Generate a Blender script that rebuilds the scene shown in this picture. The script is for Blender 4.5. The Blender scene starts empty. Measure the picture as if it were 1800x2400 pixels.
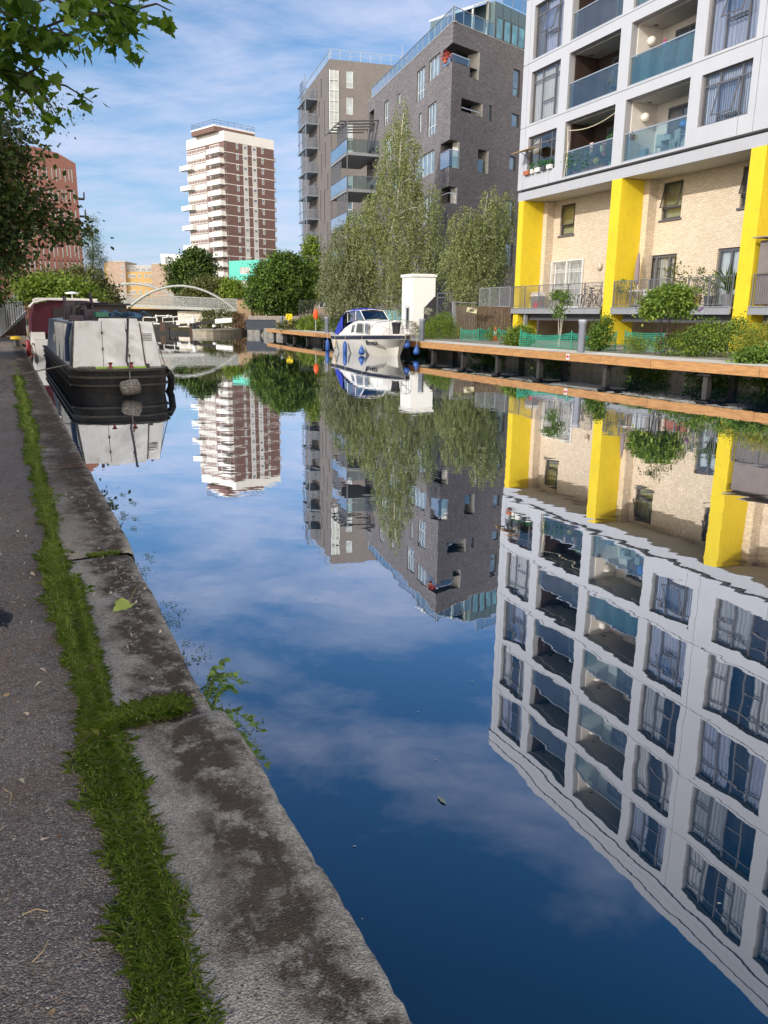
import bpy, math, random
import numpy as np
from mathutils import Vector, Matrix
R = math.radians
sc = bpy.context.scene
COL = sc.collection

# ------------------------------------------------------------------ camera
cd = bpy.data.cameras.new('camera')
cam = bpy.data.objects.new('camera', cd)
COL.objects.link(cam)
TH, RO = R(14.05), R(0.71)
right = Vector((1, 0, 0)); fwd = Vector((0, math.cos(TH), -math.sin(TH))); up = Vector((0, math.sin(TH), math.cos(TH)))
cx = right * math.cos(RO) + up * math.sin(RO)
cy = -right * math.sin(RO) + up * math.cos(RO)
M = Matrix((cx, cy, -fwd)).transposed().to_4x4()
M.translation = Vector((0, 0, 1.8))
cam.matrix_world = M
cd.sensor_fit = 'VERTICAL'; cd.sensor_height = 24.0; cd.lens = 24.0 * 1840 / 2400
cd.clip_start = 0.05; cd.clip_end = 3000
sc.camera = cam

# ------------------------------------------------------------------ sky, sun, exposure
SUN_H = Vector((-0.74, -0.672, 0)).normalized(); ELEV = R(25.0)
SUN = SUN_H * math.cos(ELEV) + Vector((0, 0, math.sin(ELEV)))
w = bpy.data.worlds.new('World'); sc.world = w; w.use_nodes = True
nt = w.node_tree; nt.nodes.clear()
def wn(t, **k):
    n = nt.nodes.new(t)
    for a, b in k.items(): setattr(n, a, b)
    return n
def wl(a, b): nt.links.new(a, b)
wout = wn('ShaderNodeOutputWorld'); bg = wn('ShaderNodeBackground'); bg.inputs['Strength'].default_value = 0.15
sky = wn('ShaderNodeTexSky', sky_type='NISHITA', sun_disc=False, sun_elevation=ELEV,
         sun_rotation=math.atan2(SUN.x, SUN.y), air_density=1.0, dust_density=0.35, ozone_density=2.2)
hs = wn('ShaderNodeHueSaturation'); hs.inputs['Hue'].default_value = .502; hs.inputs['Saturation'].default_value = 1.25; hs.inputs['Value'].default_value = 0.88
wl(sky.outputs[0], hs.inputs['Color'])
tc = wn('ShaderNodeTexCoord'); sx = wn('ShaderNodeSeparateXYZ'); wl(tc.outputs['Generated'], sx.inputs[0])
def wmath(op, a, b=None):
    n = wn('ShaderNodeMath', operation=op)
    for i, v in enumerate((a, b)):
        if v is None: continue
        if isinstance(v, (int, float)): n.inputs[i].default_value = v
        else: wl(v, n.inputs[i])
    return n.outputs[0]
zz = wmath('MAXIMUM', sx.outputs['Z'], 0.0)
den = wmath('ADD', zz, 0.16)
cb = wn('ShaderNodeCombineXYZ'); wl(wmath('DIVIDE', sx.outputs['X'], den), cb.inputs[0]); wl(wmath('DIVIDE', sx.outputs['Y'], den), cb.inputs[1])
mp = wn('ShaderNodeMapping'); mp.inputs['Rotation'].default_value = (0, 0, R(28)); mp.inputs['Scale'].default_value = (0.75, 1.25, 1); mp.inputs['Location'].default_value = (2.3, 0.55, 0)
wl(cb.outputs[0], mp.inputs[0])
n1 = wn('ShaderNodeTexNoise'); n1.inputs['Scale'].default_value = 2.9; n1.inputs['Detail'].default_value = 9; n1.inputs['Roughness'].default_value = 0.62; n1.inputs['Distortion'].default_value = 0.25
wl(mp.outputs[0], n1.inputs['Vector'])
n2 = wn('ShaderNodeTexNoise'); n2.inputs['Scale'].default_value = 0.75; n2.inputs['Detail'].default_value = 2
wl(mp.outputs[0], n2.inputs['Vector'])
mix = wmath('ADD', wmath('MULTIPLY', n1.outputs[0], 0.62), wmath('MULTIPLY', n2.outputs[0], 0.42))
thin0 = wmath('SUBTRACT', wmath('SUBTRACT', mix, wmath('MULTIPLY', zz, 0.04)), wmath('MULTIPLY', wmath('MAXIMUM', wmath('SUBTRACT', zz, 0.54), 0.0), 1.0))
back = wmath('MULTIPLY', wmath('MAXIMUM', wmath('MULTIPLY', sx.outputs['Y'], -1.0), 0.0), 0.42)   # added unseen cloud behind the camera, brightened below as fill for the shade
thin = wmath('ADD', thin0, back)
cr = wn('ShaderNodeValToRGB'); wl(thin, cr.inputs[0])
cr.color_ramp.elements[0].position = 0.40; cr.color_ramp.elements[0].color = (0, 0, 0, 1)
cr.color_ramp.elements[1].position = 0.63; cr.color_ramp.elements[1].color = (0.85, 0.85, 0.85, 1)
mx = wn('ShaderNodeMix', data_type='RGBA'); wl(cr.outputs[0], mx.inputs['Factor']); pass
cl = wn('ShaderNodeMix', data_type='RGBA'); wl(wmath('MINIMUM', wmath('MULTIPLY', back, 4.0), 1.0), cl.inputs['Factor']); cl.inputs['A'].default_value = (3.7, 4.0, 5.2, 1); cl.inputs['B'].default_value = (19.0, 17.0, 14.2, 1)
wl(cl.outputs['Result'], mx.inputs['B'])
hz = wn('ShaderNodeMix', data_type='RGBA'); hr = wn('ShaderNodeValToRGB'); wl(zz, hr.inputs[0])
hr.color_ramp.elements[0].position = 0.0; hr.color_ramp.elements[0].color = (.75, .75, .75, 1); hr.color_ramp.elements[1].position = 0.30; hr.color_ramp.elements[1].color = (0, 0, 0, 1)
wl(hr.outputs[0], hz.inputs['Factor']); wl(hs.outputs[0], hz.inputs['A']); hz.inputs['B'].default_value = (1.75, 2.6, 4.3, 1)
wl(hz.outputs['Result'], mx.inputs['A']); wl(mx.outputs['Result'], bg.inputs['Color']); wl(bg.outputs[0], wout.inputs[0])

sd = bpy.data.lights.new('sun', 'SUN'); sd.energy = 2.6; sd.angle = R(0.5); sd.color = (1.0, 0.95, 0.89)
so = bpy.data.objects.new('sun', sd); COL.objects.link(so)
so.rotation_euler = SUN.to_track_quat('Z', 'Y').to_euler(); so.location = (-40, -40, 60)

sc.view_settings.view_transform = 'Standard'; sc.view_settings.look = 'None'
sc.view_settings.exposure = 0.34; sc.view_settings.gamma = 1.0
sc.cycles.max_bounces = 7; sc.cycles.transparent_max_bounces = 12; sc.cycles.diffuse_bounces = 3; sc.cycles.glossy_bounces = 4
sc.cycles.caustics_reflective = False; sc.cycles.caustics_refractive = False

# ------------------------------------------------------------------ helpers
RN = random.Random(7)
class Fr:
    """a frame inside a thing: origin, direction of local x (degrees)"""
    def __init__(s, x=0, y=0, a=0, z=0):
        s.x, s.y, s.z = x, y, z; s.c, s.s = math.cos(R(a)), math.sin(R(a))
    def __call__(s, p):
        return (s.x + p[0] * s.c - p[1] * s.s, s.y + p[0] * s.s + p[1] * s.c, s.z + p[2])
class MB:
    def __init__(s, fr=None):
        s.v = []; s.f = []; s.m = []; s.fr = fr or (lambda p: p); s.mi = 0
    def mat(s, i): s.mi = i; return s
    def add(s, vs, fs):
        b = len(s.v); s.v += [s.fr(p) for p in vs]
        fl = getattr(s.fr, 'flip', False)
        for f in fs: s.f.append([b + i for i in (f[::-1] if fl else f)]); s.m.append(s.mi)
        return s
    def box(s, x0, x1, y0, y1, z0, z1):
        if x0 > x1: x0, x1 = x1, x0
        if y0 > y1: y0, y1 = y1, y0
        if z0 > z1: z0, z1 = z1, z0
        return s.add([(x0, y0, z0), (x1, y0, z0), (x1, y1, z0), (x0, y1, z0), (x0, y0, z1), (x1, y0, z1), (x1, y1, z1), (x0, y1, z1)],
                     [(3, 2, 1, 0), (4, 5, 6, 7), (0, 1, 5, 4), (1, 2, 6, 5), (2, 3, 7, 6), (3, 0, 4, 7)])
    def quad(s, *p): return s.add(list(p), [tuple(range(len(p)))])
    def prism(s, poly, z0, z1):
        n = len(poly)
        vs = [(x, y, z0) for x, y in poly] + [(x, y, z1) for x, y in poly]
        return s.add(vs, [tuple(range(n))[::-1], tuple(range(n, 2 * n))] + [(i, (i + 1) % n, n + (i + 1) % n, n + i) for i in range(n)])
    def loft(s, rings, closed=True, cap=True):
        n = len(rings[0]); vs = [p for r in rings for p in r]; fs = []
        for k in range(len(rings) - 1):
            for i in range(n if closed else n - 1):
                j = (i + 1) % n
                fs.append((k * n + i, k * n + j, (k + 1) * n + j, (k + 1) * n + i))
        if cap and closed:
            fs.append(tuple(range(n))[::-1]); fs.append(tuple(range((len(rings) - 1) * n, len(rings) * n)))
        return s.add(vs, fs)
    def tube(s, pts, r, n=6, r1=None):
        pts = [Vector(p) for p in pts]; rings = []
        for i, p in enumerate(pts):
            d = (pts[min(i + 1, len(pts) - 1)] - pts[max(i - 1, 0)]).normalized()
            a = d.cross(Vector((0, 0, 1)) if abs(d.z) < 0.9 else Vector((1, 0, 0))).normalized(); b = d.cross(a)
            rr = r if r1 is None else r + (r1 - r) * i / max(1, len(pts) - 1)
            rings.append([tuple(p + (a * math.cos(2 * math.pi * k / n) + b * math.sin(2 * math.pi * k / n)) * rr) for k in range(n)])
        return s.loft(rings)
    def lathe(s, prof, n=12, x=0, y=0, z=0):
        return s.loft([[(x + r * math.cos(2 * math.pi * k / n), y + r * math.sin(2 * math.pi * k / n), z + h) for k in range(n)] for r, h in prof])
    def ball(s, x, y, z, rx, ry=None, rz=None, n=10, m=7):
        ry = ry or rx; rz = rz or rx
        return s.loft([[(x + rx * max(.02, math.sin(math.pi * j / m)) * math.cos(2 * math.pi * k / n), y + ry * max(.02, math.sin(math.pi * j / m)) * math.sin(2 * math.pi * k / n), z - rz * math.cos(math.pi * j / m)) for k in range(n)] for j in range(m + 1)])
    def mesh(s, name, mats):
        me = bpy.data.meshes.new(name); me.from_pydata(s.v, [], s.f)
        for m in mats: me.materials.append(m)
        if len(mats) > 1: me.polygons.foreach_set('material_index', s.m)
        return me
    def build(s, name, mats, parent=None, smooth=False, bevel=0):
        if not isinstance(mats, (list, tuple)): mats = [mats]
        o = bpy.data.objects.new(name, s.mesh(name, mats)); COL.objects.link(o)
        if parent is not None: o.parent = parent
        if smooth: smooth_by_angle(o.data, smooth if isinstance(smooth, (int, float)) and smooth > 1 else 50)
        if bevel:
            b = o.modifiers.new('bevel', 'BEVEL'); b.width = bevel; b.segments = 2; b.limit_method = 'ANGLE'; b.angle_limit = R(40)
        return o
def smooth_by_angle(me, deg):
    import bmesh
    bm = bmesh.new(); bm.from_mesh(me); bmesh.ops.recalc_face_normals(bm, faces=bm.faces)
    for f in bm.faces: f.smooth = True
    for e in bm.edges:
        if len(e.link_faces) == 2 and e.calc_face_angle(0) > R(deg): e.smooth = False
    bm.to_mesh(me); bm.free()
def tag(o, label, cat, group=None):
    o['label'] = label; o['category'] = cat
    if group: o['group'] = group
    return o
def thing(name, label, cat, loc=(0, 0, 0), rz=0, group=None):
    o = bpy.data.objects.new(name, None); COL.objects.link(o); o.empty_display_size = .2
    o.location = loc; o.rotation_euler = (0, 0, R(rz)); return tag(o, label, cat, group)
def struct(o): o['kind'] = 'structure'; return o
def stuff(o): o['kind'] = 'stuff'; return o
def put(o, loc, rz=0): o.location = loc; o.rotation_euler = (0, 0, R(rz)); return o
def copy_tree(o, parent=None):
    c = o.copy(); COL.objects.link(c)
    if parent is not None: c.parent = parent
    for ch in list(o.children): copy_tree(ch, c)
    return c

# ------------------------------------------------------------------ materials
MATS = {}
class NT:
    def __init__(s, name):
        s.m = bpy.data.materials.new(name); s.m.use_nodes = True; s.t = s.m.node_tree; s.t.nodes.clear()
        s.out = s.n('ShaderNodeOutputMaterial'); s.b = s.n('ShaderNodeBsdfPrincipled'); s.l(s.b.outputs[0], s.out.inputs[0])
        s.tc = s.n('ShaderNodeTexCoord'); s.co = s.tc.outputs['Object']
    def n(s, t, **k):
        n = s.t.nodes.new(t)
        for a, b in k.items(): setattr(n, a, b)
        return n
    def l(s, a, b): s.t.links.new(a, b)
    def noise(s, scale, detail=4, rough=.55, vec=None, out=0, dist=0):
        n = s.n('ShaderNodeTexNoise'); n.inputs['Scale'].default_value = scale; n.inputs['Detail'].default_value = detail; n.inputs['Roughness'].default_value = rough; n.inputs['Distortion'].default_value = dist
        s.l(vec or s.co, n.inputs['Vector']); return n.outputs[out]
    def vor(s, scale, feature='F1', out=0, vec=None):
        n = s.n('ShaderNodeTexVoronoi', feature=feature); n.inputs['Scale'].default_value = scale; s.l(vec or s.co, n.inputs['Vector']); return n.outputs[out]
    def ramp(s, fac, stops):
        n = s.n('ShaderNodeValToRGB'); e = n.color_ramp.elements
        while len(e) < len(stops): e.new(.5)
        for q, (p, c) in zip(e, stops):
            q.position = p; q.color = (c, c, c, 1) if isinstance(c, (int, float)) else (*c, 1)
        s.l(fac, n.inputs[0]); return n.outputs[0]
    def mix(s, fac, a, b, mode='MIX'):
        n = s.n('ShaderNodeMix', data_type='RGBA', blend_type=mode)
        for k, v in (('Factor', fac), ('A', a), ('B', b)):
            i = n.inputs[k] if k != 'Factor' else n.inputs[0]
            if k != 'Factor': i = n.inputs[6 if k == 'A' else 7]
            if isinstance(v, (int, float)): i.default_value = v if k == 'Factor' else (v, v, v, 1)
            elif isinstance(v, tuple): i.default_value = (*v, 1)
            else: s.l(v, i)
        return n.outputs[2]
    def math(s, op, a, b=0.0):
        n = s.n('ShaderNodeMath', operation=op)
        for i, v in enumerate((a, b)):
            if isinstance(v, (int, float)): n.inputs[i].default_value = v
            else: s.l(v, n.inputs[i])
        return n.outputs[0]
    def bump(s, h, strength=.4, dist=.01):
        n = s.n('ShaderNodeBump'); n.inputs['Strength'].default_value = strength; n.inputs['Distance'].default_value = dist
        s.l(h, n.inputs['Height']); s.l(n.outputs[0], s.b.inputs['Normal'])
    def vecmap(s, scale=(1, 1, 1), rot=(0, 0, 0), vec=None):
        n = s.n('ShaderNodeMapping'); n.inputs['Scale'].default_value = scale; n.inputs['Rotation'].default_value = rot; s.l(vec or s.co, n.inputs[0]); return n.outputs[0]
    def set(s, col=None, rough=.6, metal=0, spec=.4):
        if col is not None:
            if isinstance(col, tuple): s.b.inputs['Base Color'].default_value = (*col, 1)
            else: s.l(col, s.b.inputs['Base Color'])
        if isinstance(rough, (int, float)): s.b.inputs['Roughness'].default_value = rough
        else: s.l(rough, s.b.inputs['Roughness'])
        s.b.inputs['Metallic'].default_value = metal; s.b.inputs['Specular IOR Level'].default_value = spec
        return s.m
def paint(name, col, rough=.5, metal=0, var=.18, scale=3.0, dirt=None, spec=.4):
    """painted or plain surface with uneven tone and faint streaks"""
    t = NT(name)
    a = t.noise(scale, 5); st = t.noise(6, 3, vec=t.vecmap((1.5, 1.5, .18)))
    f = t.math('ADD', t.math('MULTIPLY', a, .6), t.math('MULTIPLY', st, .4))
    c0 = tuple(max(0, x * (1 - var)) for x in col); c1 = tuple(min(1, x * (1 + var * .6)) for x in col)
    c = t.ramp(f, [(.3, c0), (.7, c1)])
    if dirt: c = t.mix(t.ramp(t.noise(scale * 2.3, 6, .65), [(.52, 0), (.72, .8)]), c, dirt)
    t.bump(t.noise(40, 3), .08, .004)
    return t.set(c, rough, metal, spec)
def brick(name, c1, c2, mortar, w=.225, h=.075, ms=.011, var=.5, spec=.2):
    t = NT(name)
    sp = t.n('ShaderNodeSeparateXYZ'); t.l(t.co, sp.inputs[0])
    cb = t.n('ShaderNodeCombineXYZ'); t.l(t.math('ADD', sp.outputs[0], sp.outputs[1]), cb.inputs[0]); t.l(sp.outputs[2], cb.inputs[1])
    b = t.n('ShaderNodeTexBrick'); t.l(cb.outputs[0], b.inputs['Vector']); b.inputs['Scale'].default_value = 1
    b.inputs['Brick Width'].default_value = w; b.inputs['Row Height'].default_value = h; b.inputs['Mortar Size'].default_value = ms; b.inputs['Bias'].default_value = 0
    b.inputs['Color1'].default_value = (*c1, 1); b.inputs['Color2'].default_value = (*c2, 1); b.inputs['Mortar'].default_value = (*mortar, 1)
    big = t.noise(.55, 5, .6); c = t.mix(t.ramp(big, [(.35, 0), (.7, var)]), b.outputs[0], tuple(x * .72 for x in c1))
    c = t.mix(t.ramp(t.noise(9, 2), [(.55, 0), (.75, .35)]), c, tuple(min(1, x * 1.25) for x in c2))
    t.bump(b.outputs['Fac'], -.35, .006)
    return t.set(c, .85, 0, spec)
def leafmat(name, dark, mid, light, trans=.35, rough=.5):
    t = NT(name)
    g = t.n('ShaderNodeNewGeometry')
    c = t.ramp(g.outputs['Random Per Island'], [(0, dark), (.5, mid), (1, light)])
    c = t.mix(t.ramp(t.noise(.5, 3), [(.35, 0), (.65, .7)]), c, tuple(a * .6 + b * .4 for a, b in zip(light, mid)), 'MIX')
    t.set(c, rough, 0, .3)
    tr = t.n('ShaderNodeBsdfTranslucent'); t.l(t.mix(1.0, c, (.9, 1.0, .45), 'MULTIPLY'), tr.inputs[0])
    ms = t.n('ShaderNodeMixShader'); ms.inputs[0].default_value = trans
    t.l(t.b.outputs[0], ms.inputs[1]); t.l(tr.outputs[0], ms.inputs[2]); t.l(ms.outputs[0], t.out.inputs[0])
    return t.m
def glassmat(name, tint, refl=.18, rough=.02, opacity=.35):
    """thin glazing: see-through with a tint, mirror-like at a slant"""
    t = NT(name)
    tr = t.n('ShaderNodeBsdfTransparent'); tr.inputs[0].default_value = (*tint, 1)
    gl = t.n('ShaderNodeBsdfGlossy'); gl.inputs['Roughness'].default_value = rough; gl.inputs[0].default_value = (.95, .97, 1, 1)
    lw = t.n('ShaderNodeLayerWeight'); lw.inputs[0].default_value = .5
    f = t.ramp(lw.outputs['Facing'], [(0, refl), (.45, refl + .05), (1, 1)])
    m = t.n('ShaderNodeMixShader'); t.l(f, m.inputs[0]); t.l(tr.outputs[0], m.inputs[1]); t.l(gl.outputs[0], m.inputs[2])
    t.l(m.outputs[0], t.out.inputs[0]); return t.m
def darkglass(name, col=(.02, .03, .04), rough=.06):
    t = NT(name); t.b.inputs['IOR'].default_value = 1.9
    c = t.ramp(t.noise(.9, 2), [(.35, col), (.7, tuple(x * 2.2 for x in col))])
    return t.set(c, rough, 0, .8)
def wood(name, c1, c2, axis=(1, 12, 12), rough=.65):
    t = NT(name); v = t.vecmap(axis)
    a = t.noise(2.2, 6, .6, vec=v, dist=.6); k = t.vor(1.1)
    c = t.ramp(a, [(.3, c1), (.7, c2)])
    c = t.mix(t.ramp(k, [(.02, .75), (.07, 0)]), c, tuple(x * .35 for x in c1))
    t.bump(a, .2, .003); return t.set(c, rough, 0, .25)

def m(name, *a, **k):
    if name not in MATS: MATS[name] = k.pop('fn', paint)(name, *a, **k)
    return MATS[name]

# ------------------------------------------------------------------ fast leaf and blade meshes
def mesh_np(name, V, n, mats, smooth=False):
    """V: (faces*n, 3) - every face owns its n vertices"""
    V = np.ascontiguousarray(V, dtype=np.float32); nv = len(V); nf = nv // n
    me = bpy.data.meshes.new(name)
    me.vertices.add(nv); me.vertices.foreach_set('co', V.ravel())
    me.loops.add(nv); me.loops.foreach_set('vertex_index', np.arange(nv, dtype=np.int32))
    me.polygons.add(nf); me.polygons.foreach_set('loop_start', np.arange(0, nv, n, dtype=np.int32))
    me.update(calc_edges=True); me.validate()
    for q in mats: me.materials.append(q)
    return me
def obj_np(name, V, n, mats, parent=None):
    if not isinstance(mats, (list, tuple)): mats = [mats]
    o = bpy.data.objects.new(name, mesh_np(name, V, n, mats)); COL.objects.link(o)
    if parent is not None: o.parent = parent
    return o
def unit(a): return a / np.maximum(1e-9, np.linalg.norm(a, axis=1, keepdims=True))
LEAF = np.array([(0, 0), (.34, .38), (.22, .75), (0, 1), (-.22, .75), (-.34, .38)])
MAPLE = np.array([(0, 0), (.16, .06), (.42, -.04), (.38, .14), (.60, .40), (.36, .44), (.33, .62), (.18, .60), (.13, .84), (0, 1.05), (-.13, .84), (-.18, .60), (-.33, .62), (-.36, .44), (-.60, .40), (-.38, .14), (-.42, -.04), (-.16, .06)])
NEEDLE = np.array([(0, 0), (.07, .5), (0, 1), (-.07, .5)])
def leaf_verts(C, D, N, size, shape=LEAF, wide=1.0, cup=.12):
    """leaves at C growing along D with normal near N"""
    D = unit(D); S = unit(np.cross(D, N)); N = np.cross(S, D)
    out = np.empty((len(C), len(shape), 3))
    for i, (x, y) in enumerate(shape):
        out[:, i] = C + (S * (x * wide) + D * y + N * (cup * (abs(x) * 1.2 - y * y * .6))) * size[:, None]
    return out.reshape(-1, 3)
def in_blobs(rng, blobs, n, shell=.55):
    """points spread through ellipsoids (x, y, z, rx, ry, rz); most sit towards the outside"""
    vol = np.array([b[3] * b[4] * b[5] for b in blobs]) ** .75; k = rng.choice(len(blobs), n, p=vol / vol.sum())
    B = np.array(blobs)[k]; d = unit(rng.normal(size=(n, 3)))
    r = rng.random(n) ** (1 / 3) * (1 - shell) + shell * (1 - rng.random(n) ** 2 * .5)
    r = np.clip(r, 0, 1.02)
    return B[:, :3] + d * B[:, 3:] * r[:, None], d
def clumps(rng, blobs, nclump, per, rad, size, mat, name, parent, shape=LEAF, wide=1.0, droop=.35, shell=.6, cup=.12, flat=.6):
    """a crown: leaf clumps scattered through the blobs, each clump a loose spray of leaves"""
    C, d = in_blobs(rng, blobs, nclump, shell)
    k = np.repeat(np.arange(nclump), per); n = len(k)
    rad_k = rad * rng.uniform(.6, 1.5, nclump)
    off = rng.normal(size=(n, 3)) * rad_k[k][:, None] * np.array([1, 1, flat])
    P = C[k] + off
    D = unit(d[k] * .6 + rng.normal(size=(n, 3)) * .8 + np.array([0, 0, -droop])); N = rng.normal(size=(n, 3)) * .7 + d[k] * .5 + np.array([0, 0, .8])
    return obj_np(name, leaf_verts(P, D, N, size * rng.uniform(.6, 1.3, n), shape, wide, cup), len(shape), mat, parent)
def blades(name, P, h, wdt, rng, mat, parent=None, lean=.5):
    n = len(P); a = rng.uniform(0, 2 * math.pi, n); d = np.stack([np.cos(a), np.sin(a), np.zeros(n)], 1); s = np.stack([-np.sin(a), np.cos(a), np.zeros(n)], 1)
    ln = (rng.random(n) * lean + .08)[:, None]; h = h[:, None]; w2 = wdt[:, None]
    Z = np.array([0, 0, 1.0])
    b0, b1 = P - s * w2, P + s * w2
    mid = P + Z * h * .6 + d * h * ln * .45; m0, m1 = mid - s * w2 * .8, mid + s * w2 * .8
    tip = P + Z * h * (1 - ln * .45) + d * h * ln * 1.5
    V = np.stack([b0, b1, m1, tip, m0], 1).reshape(-1, 3)
    return obj_np(name, V, 5, mat, parent)

# ------------------------------------------------------------------ the canal, banks and ground
QA = 115.3                       # heading of the towpath edge
QO = (.645, 0.0)
QF = Fr(QO[0], QO[1], QA)        # s along the edge, w to the path side
PZ = .415
def qp(s, w_, z=PZ): return QF((s, w_, z))

# water: dark body under a mirror that strengthens at a slant
t = NT('canal_water')
geo = t.n('ShaderNodeNewGeometry')
rip = t.math('ADD', t.math('MULTIPLY', t.noise(1.0, 2, .5, vec=t.vecmap((1.7, 2.6, 1), (0, 0, R(20)), geo.outputs['Position'])), .55),
             t.math('MULTIPLY', t.noise(1.0, 3, .55, vec=t.vecmap((5, 7.0, 1), (0, 0, R(-15)), geo.outputs['Position'])), .05))
calm = t.ramp(t.noise(.10, 2, vec=geo.outputs['Position']), [(.35, .45), (.65, 1)])
bp = t.n('ShaderNodeBump'); bp.inputs['Strength'].default_value = 1; bp.inputs['Distance'].default_value = .0025; t.l(t.math('MULTIPLY', rip, calm), bp.inputs['Height'])
gl = t.n('ShaderNodeBsdfGlossy'); gl.inputs['Roughness'].default_value = .0; gl.inputs[0].default_value = (.93, .95, 1, 1); t.l(bp.outputs[0], gl.inputs['Normal'])
df = t.n('ShaderNodeBsdfDiffuse'); df.inputs[0].default_value = (.0, .024, .055, 1)
lw = t.n('ShaderNodeLayerWeight'); lw.inputs[0].default_value = .5
fac = t.ramp(lw.outputs['Facing'], [(0, .08), (.30, .17), (.55, .43), (.8, .84), (1, 1)])
ms = t.n('ShaderNodeMixShader'); t.l(fac, ms.inputs[0]); t.l(df.outputs[0], ms.inputs[1]); t.l(gl.outputs[0], ms.inputs[2]); t.l(ms.outputs[0], t.out.inputs[0])
WATER = t.m
b = MB(); b.quad((-70, -60, 0), (80, -60, 0), (80, 92, 0), (-70, 92, 0)); struct(b.build('canal_water', WATER))

# asphalt: gritty, worn, with brown litter dust
t = NT('asphalt')
st = t.vor(200, out=0); stc = t.vor(200, out=1)
base = t.ramp(t.noise(1.1, 6, .65), [(.3, (.16, .142, .134)), (.52, (.245, .218, .208)), (.72, (.34, .303, .285))])
grit = t.n('ShaderNodeSeparateColor'); t.l(stc, grit.inputs[0])
c = t.mix(.55, base, t.ramp(grit.outputs[0], [(0, (.07, .06, .054)), (.6, (.24, .207, .19)), (.9, (.44, .38, .34)), (1, (.80, .70, .58))]))
c = t.mix(t.ramp(t.noise(2.4, 6, .7), [(.52, 0), (.70, .65)]), c, (.21, .135, .095))
c = t.mix(t.ramp(t.noise(38, 2), [(.66, 0), (.72, .8)]), c, (.22, .16, .11))
pits = t.noise(24, 5, .75)
c = t.mix(t.ramp(pits, [(.30, .75), (.44, 0)]), c, (.035, .030, .028))
c = t.mix(t.ramp(t.noise(1.0, 5, .7, vec=t.vecmap((.55, 2.2, 1))), [(.56, 0), (.68, .6)]), c, (.055, .046, .042))
c = t.mix(t.math('MULTIPLY', t.ramp(t.noise(3.1, 5, .7), [(.50, 0), (.62, 1)]), t.ramp(t.noise(60, 3, .7), [(.52, 0), (.60, .9)])), c, (.30, .19, .12))
t.bump(t.math('ADD', t.math('MULTIPLY', st, -.5), t.math('ADD', t.math('MULTIPLY', t.noise(9, 6, .7), 1.4), t.math('MULTIPLY', pits, 1.3))), .95, .016)
ASPH = t.set(c, .92, 0, .2)
# granite coping: granular grey with brown-black moss along the outer side
t = NT('coping_granite')
gr = t.n('ShaderNodeSeparateColor'); t.l(t.vor(260, out=1), gr.inputs[0])
c = t.mix(.62, t.ramp(t.noise(2.1, 6, .6), [(.3, (.38, .335, .28)), (.7, (.63, .57, .485))]), t.ramp(gr.outputs[0], [(0, (.13, .115, .10)), (.5, (.40, .365, .32)), (1, (.74, .69, .61))]))
sp = t.n('ShaderNodeSeparateXYZ'); t.l(t.co, sp.inputs[0])
yy = t.math('ADD', sp.outputs[1], t.math('MULTIPLY', t.math('MAXIMUM', t.math('SUBTRACT', 2.86, sp.outputs[0]), 0.0), .026))
wy = t.math('ADD', yy, t.math('MULTIPLY', t.math('SUBTRACT', t.noise(3.4, 6, .7), .5), .55))
band = t.math('MULTIPLY', t.ramp(wy, [(.0, 0), (.07, 1), (.20, 1), (.31, 0)]), t.ramp(t.noise(11, 7, .72), [(.36, 0), (.50, 1)]))
c = t.mix(t.math('MULTIPLY', band, .92), c, t.ramp(t.noise(22, 4), [(.3, (.018, .013, .010)), (.7, (.075, .052, .036))]))
far = t.ramp(t.math('MULTIPLY', sp.outputs[0], .05), [(.22, 0), (.40, 1)])
c = t.mix(t.math('MULTIPLY', far, t.ramp(t.noise(1.6, 6, .7), [(.30, .25), (.55, .95)])), c, (.085, .058, .042))
pk = t.vor(58); pm = t.ramp(t.noise(4.0, 4, .65), [(.44, 0), (.60, 1)])
c = t.mix(t.math('MULTIPLY', t.ramp(pk, [(.15, .8), (.32, 0)]), pm), c, (.050, .040, .032))
c = t.mix(t.ramp(t.noise(30, 4, .75), [(.60, 0), (.70, .55)]), c, (.50, .46, .39))
c = t.mix(t.ramp(t.noise(.9, 5, .65), [(.45, 0), (.68, .38)]), c, (.115, .095, .078))
lip = t.math('MULTIPLY', t.ramp(yy, [(.01, 1), (.085, .0)]), t.ramp(t.noise(8, 8, .8), [(.44, 0), (.56, .75)]))
c = t.mix(lip, c, t.ramp(t.noise(70, 3, .7), [(.35, (.34, .30, .25)), (.6, (.78, .70, .57))]))
c = t.mix(t.ramp(t.noise(16, 3), [(.64, 0), (.70, .75)]), c, (.42, .39, .34))
t.bump(t.math('ADD', t.math('MULTIPLY', t.vor(200), -.5), t.math('MULTIPLY', t.noise(13, 7, .7), 1.6)), .9, .012)
COPE = t.set(c, .9, 0, .2)
QWALL = m('quay_wall_brick', (.07, .055, .045), (.11, .085, .065), (.05, .05, .045), fn=brick)

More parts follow.
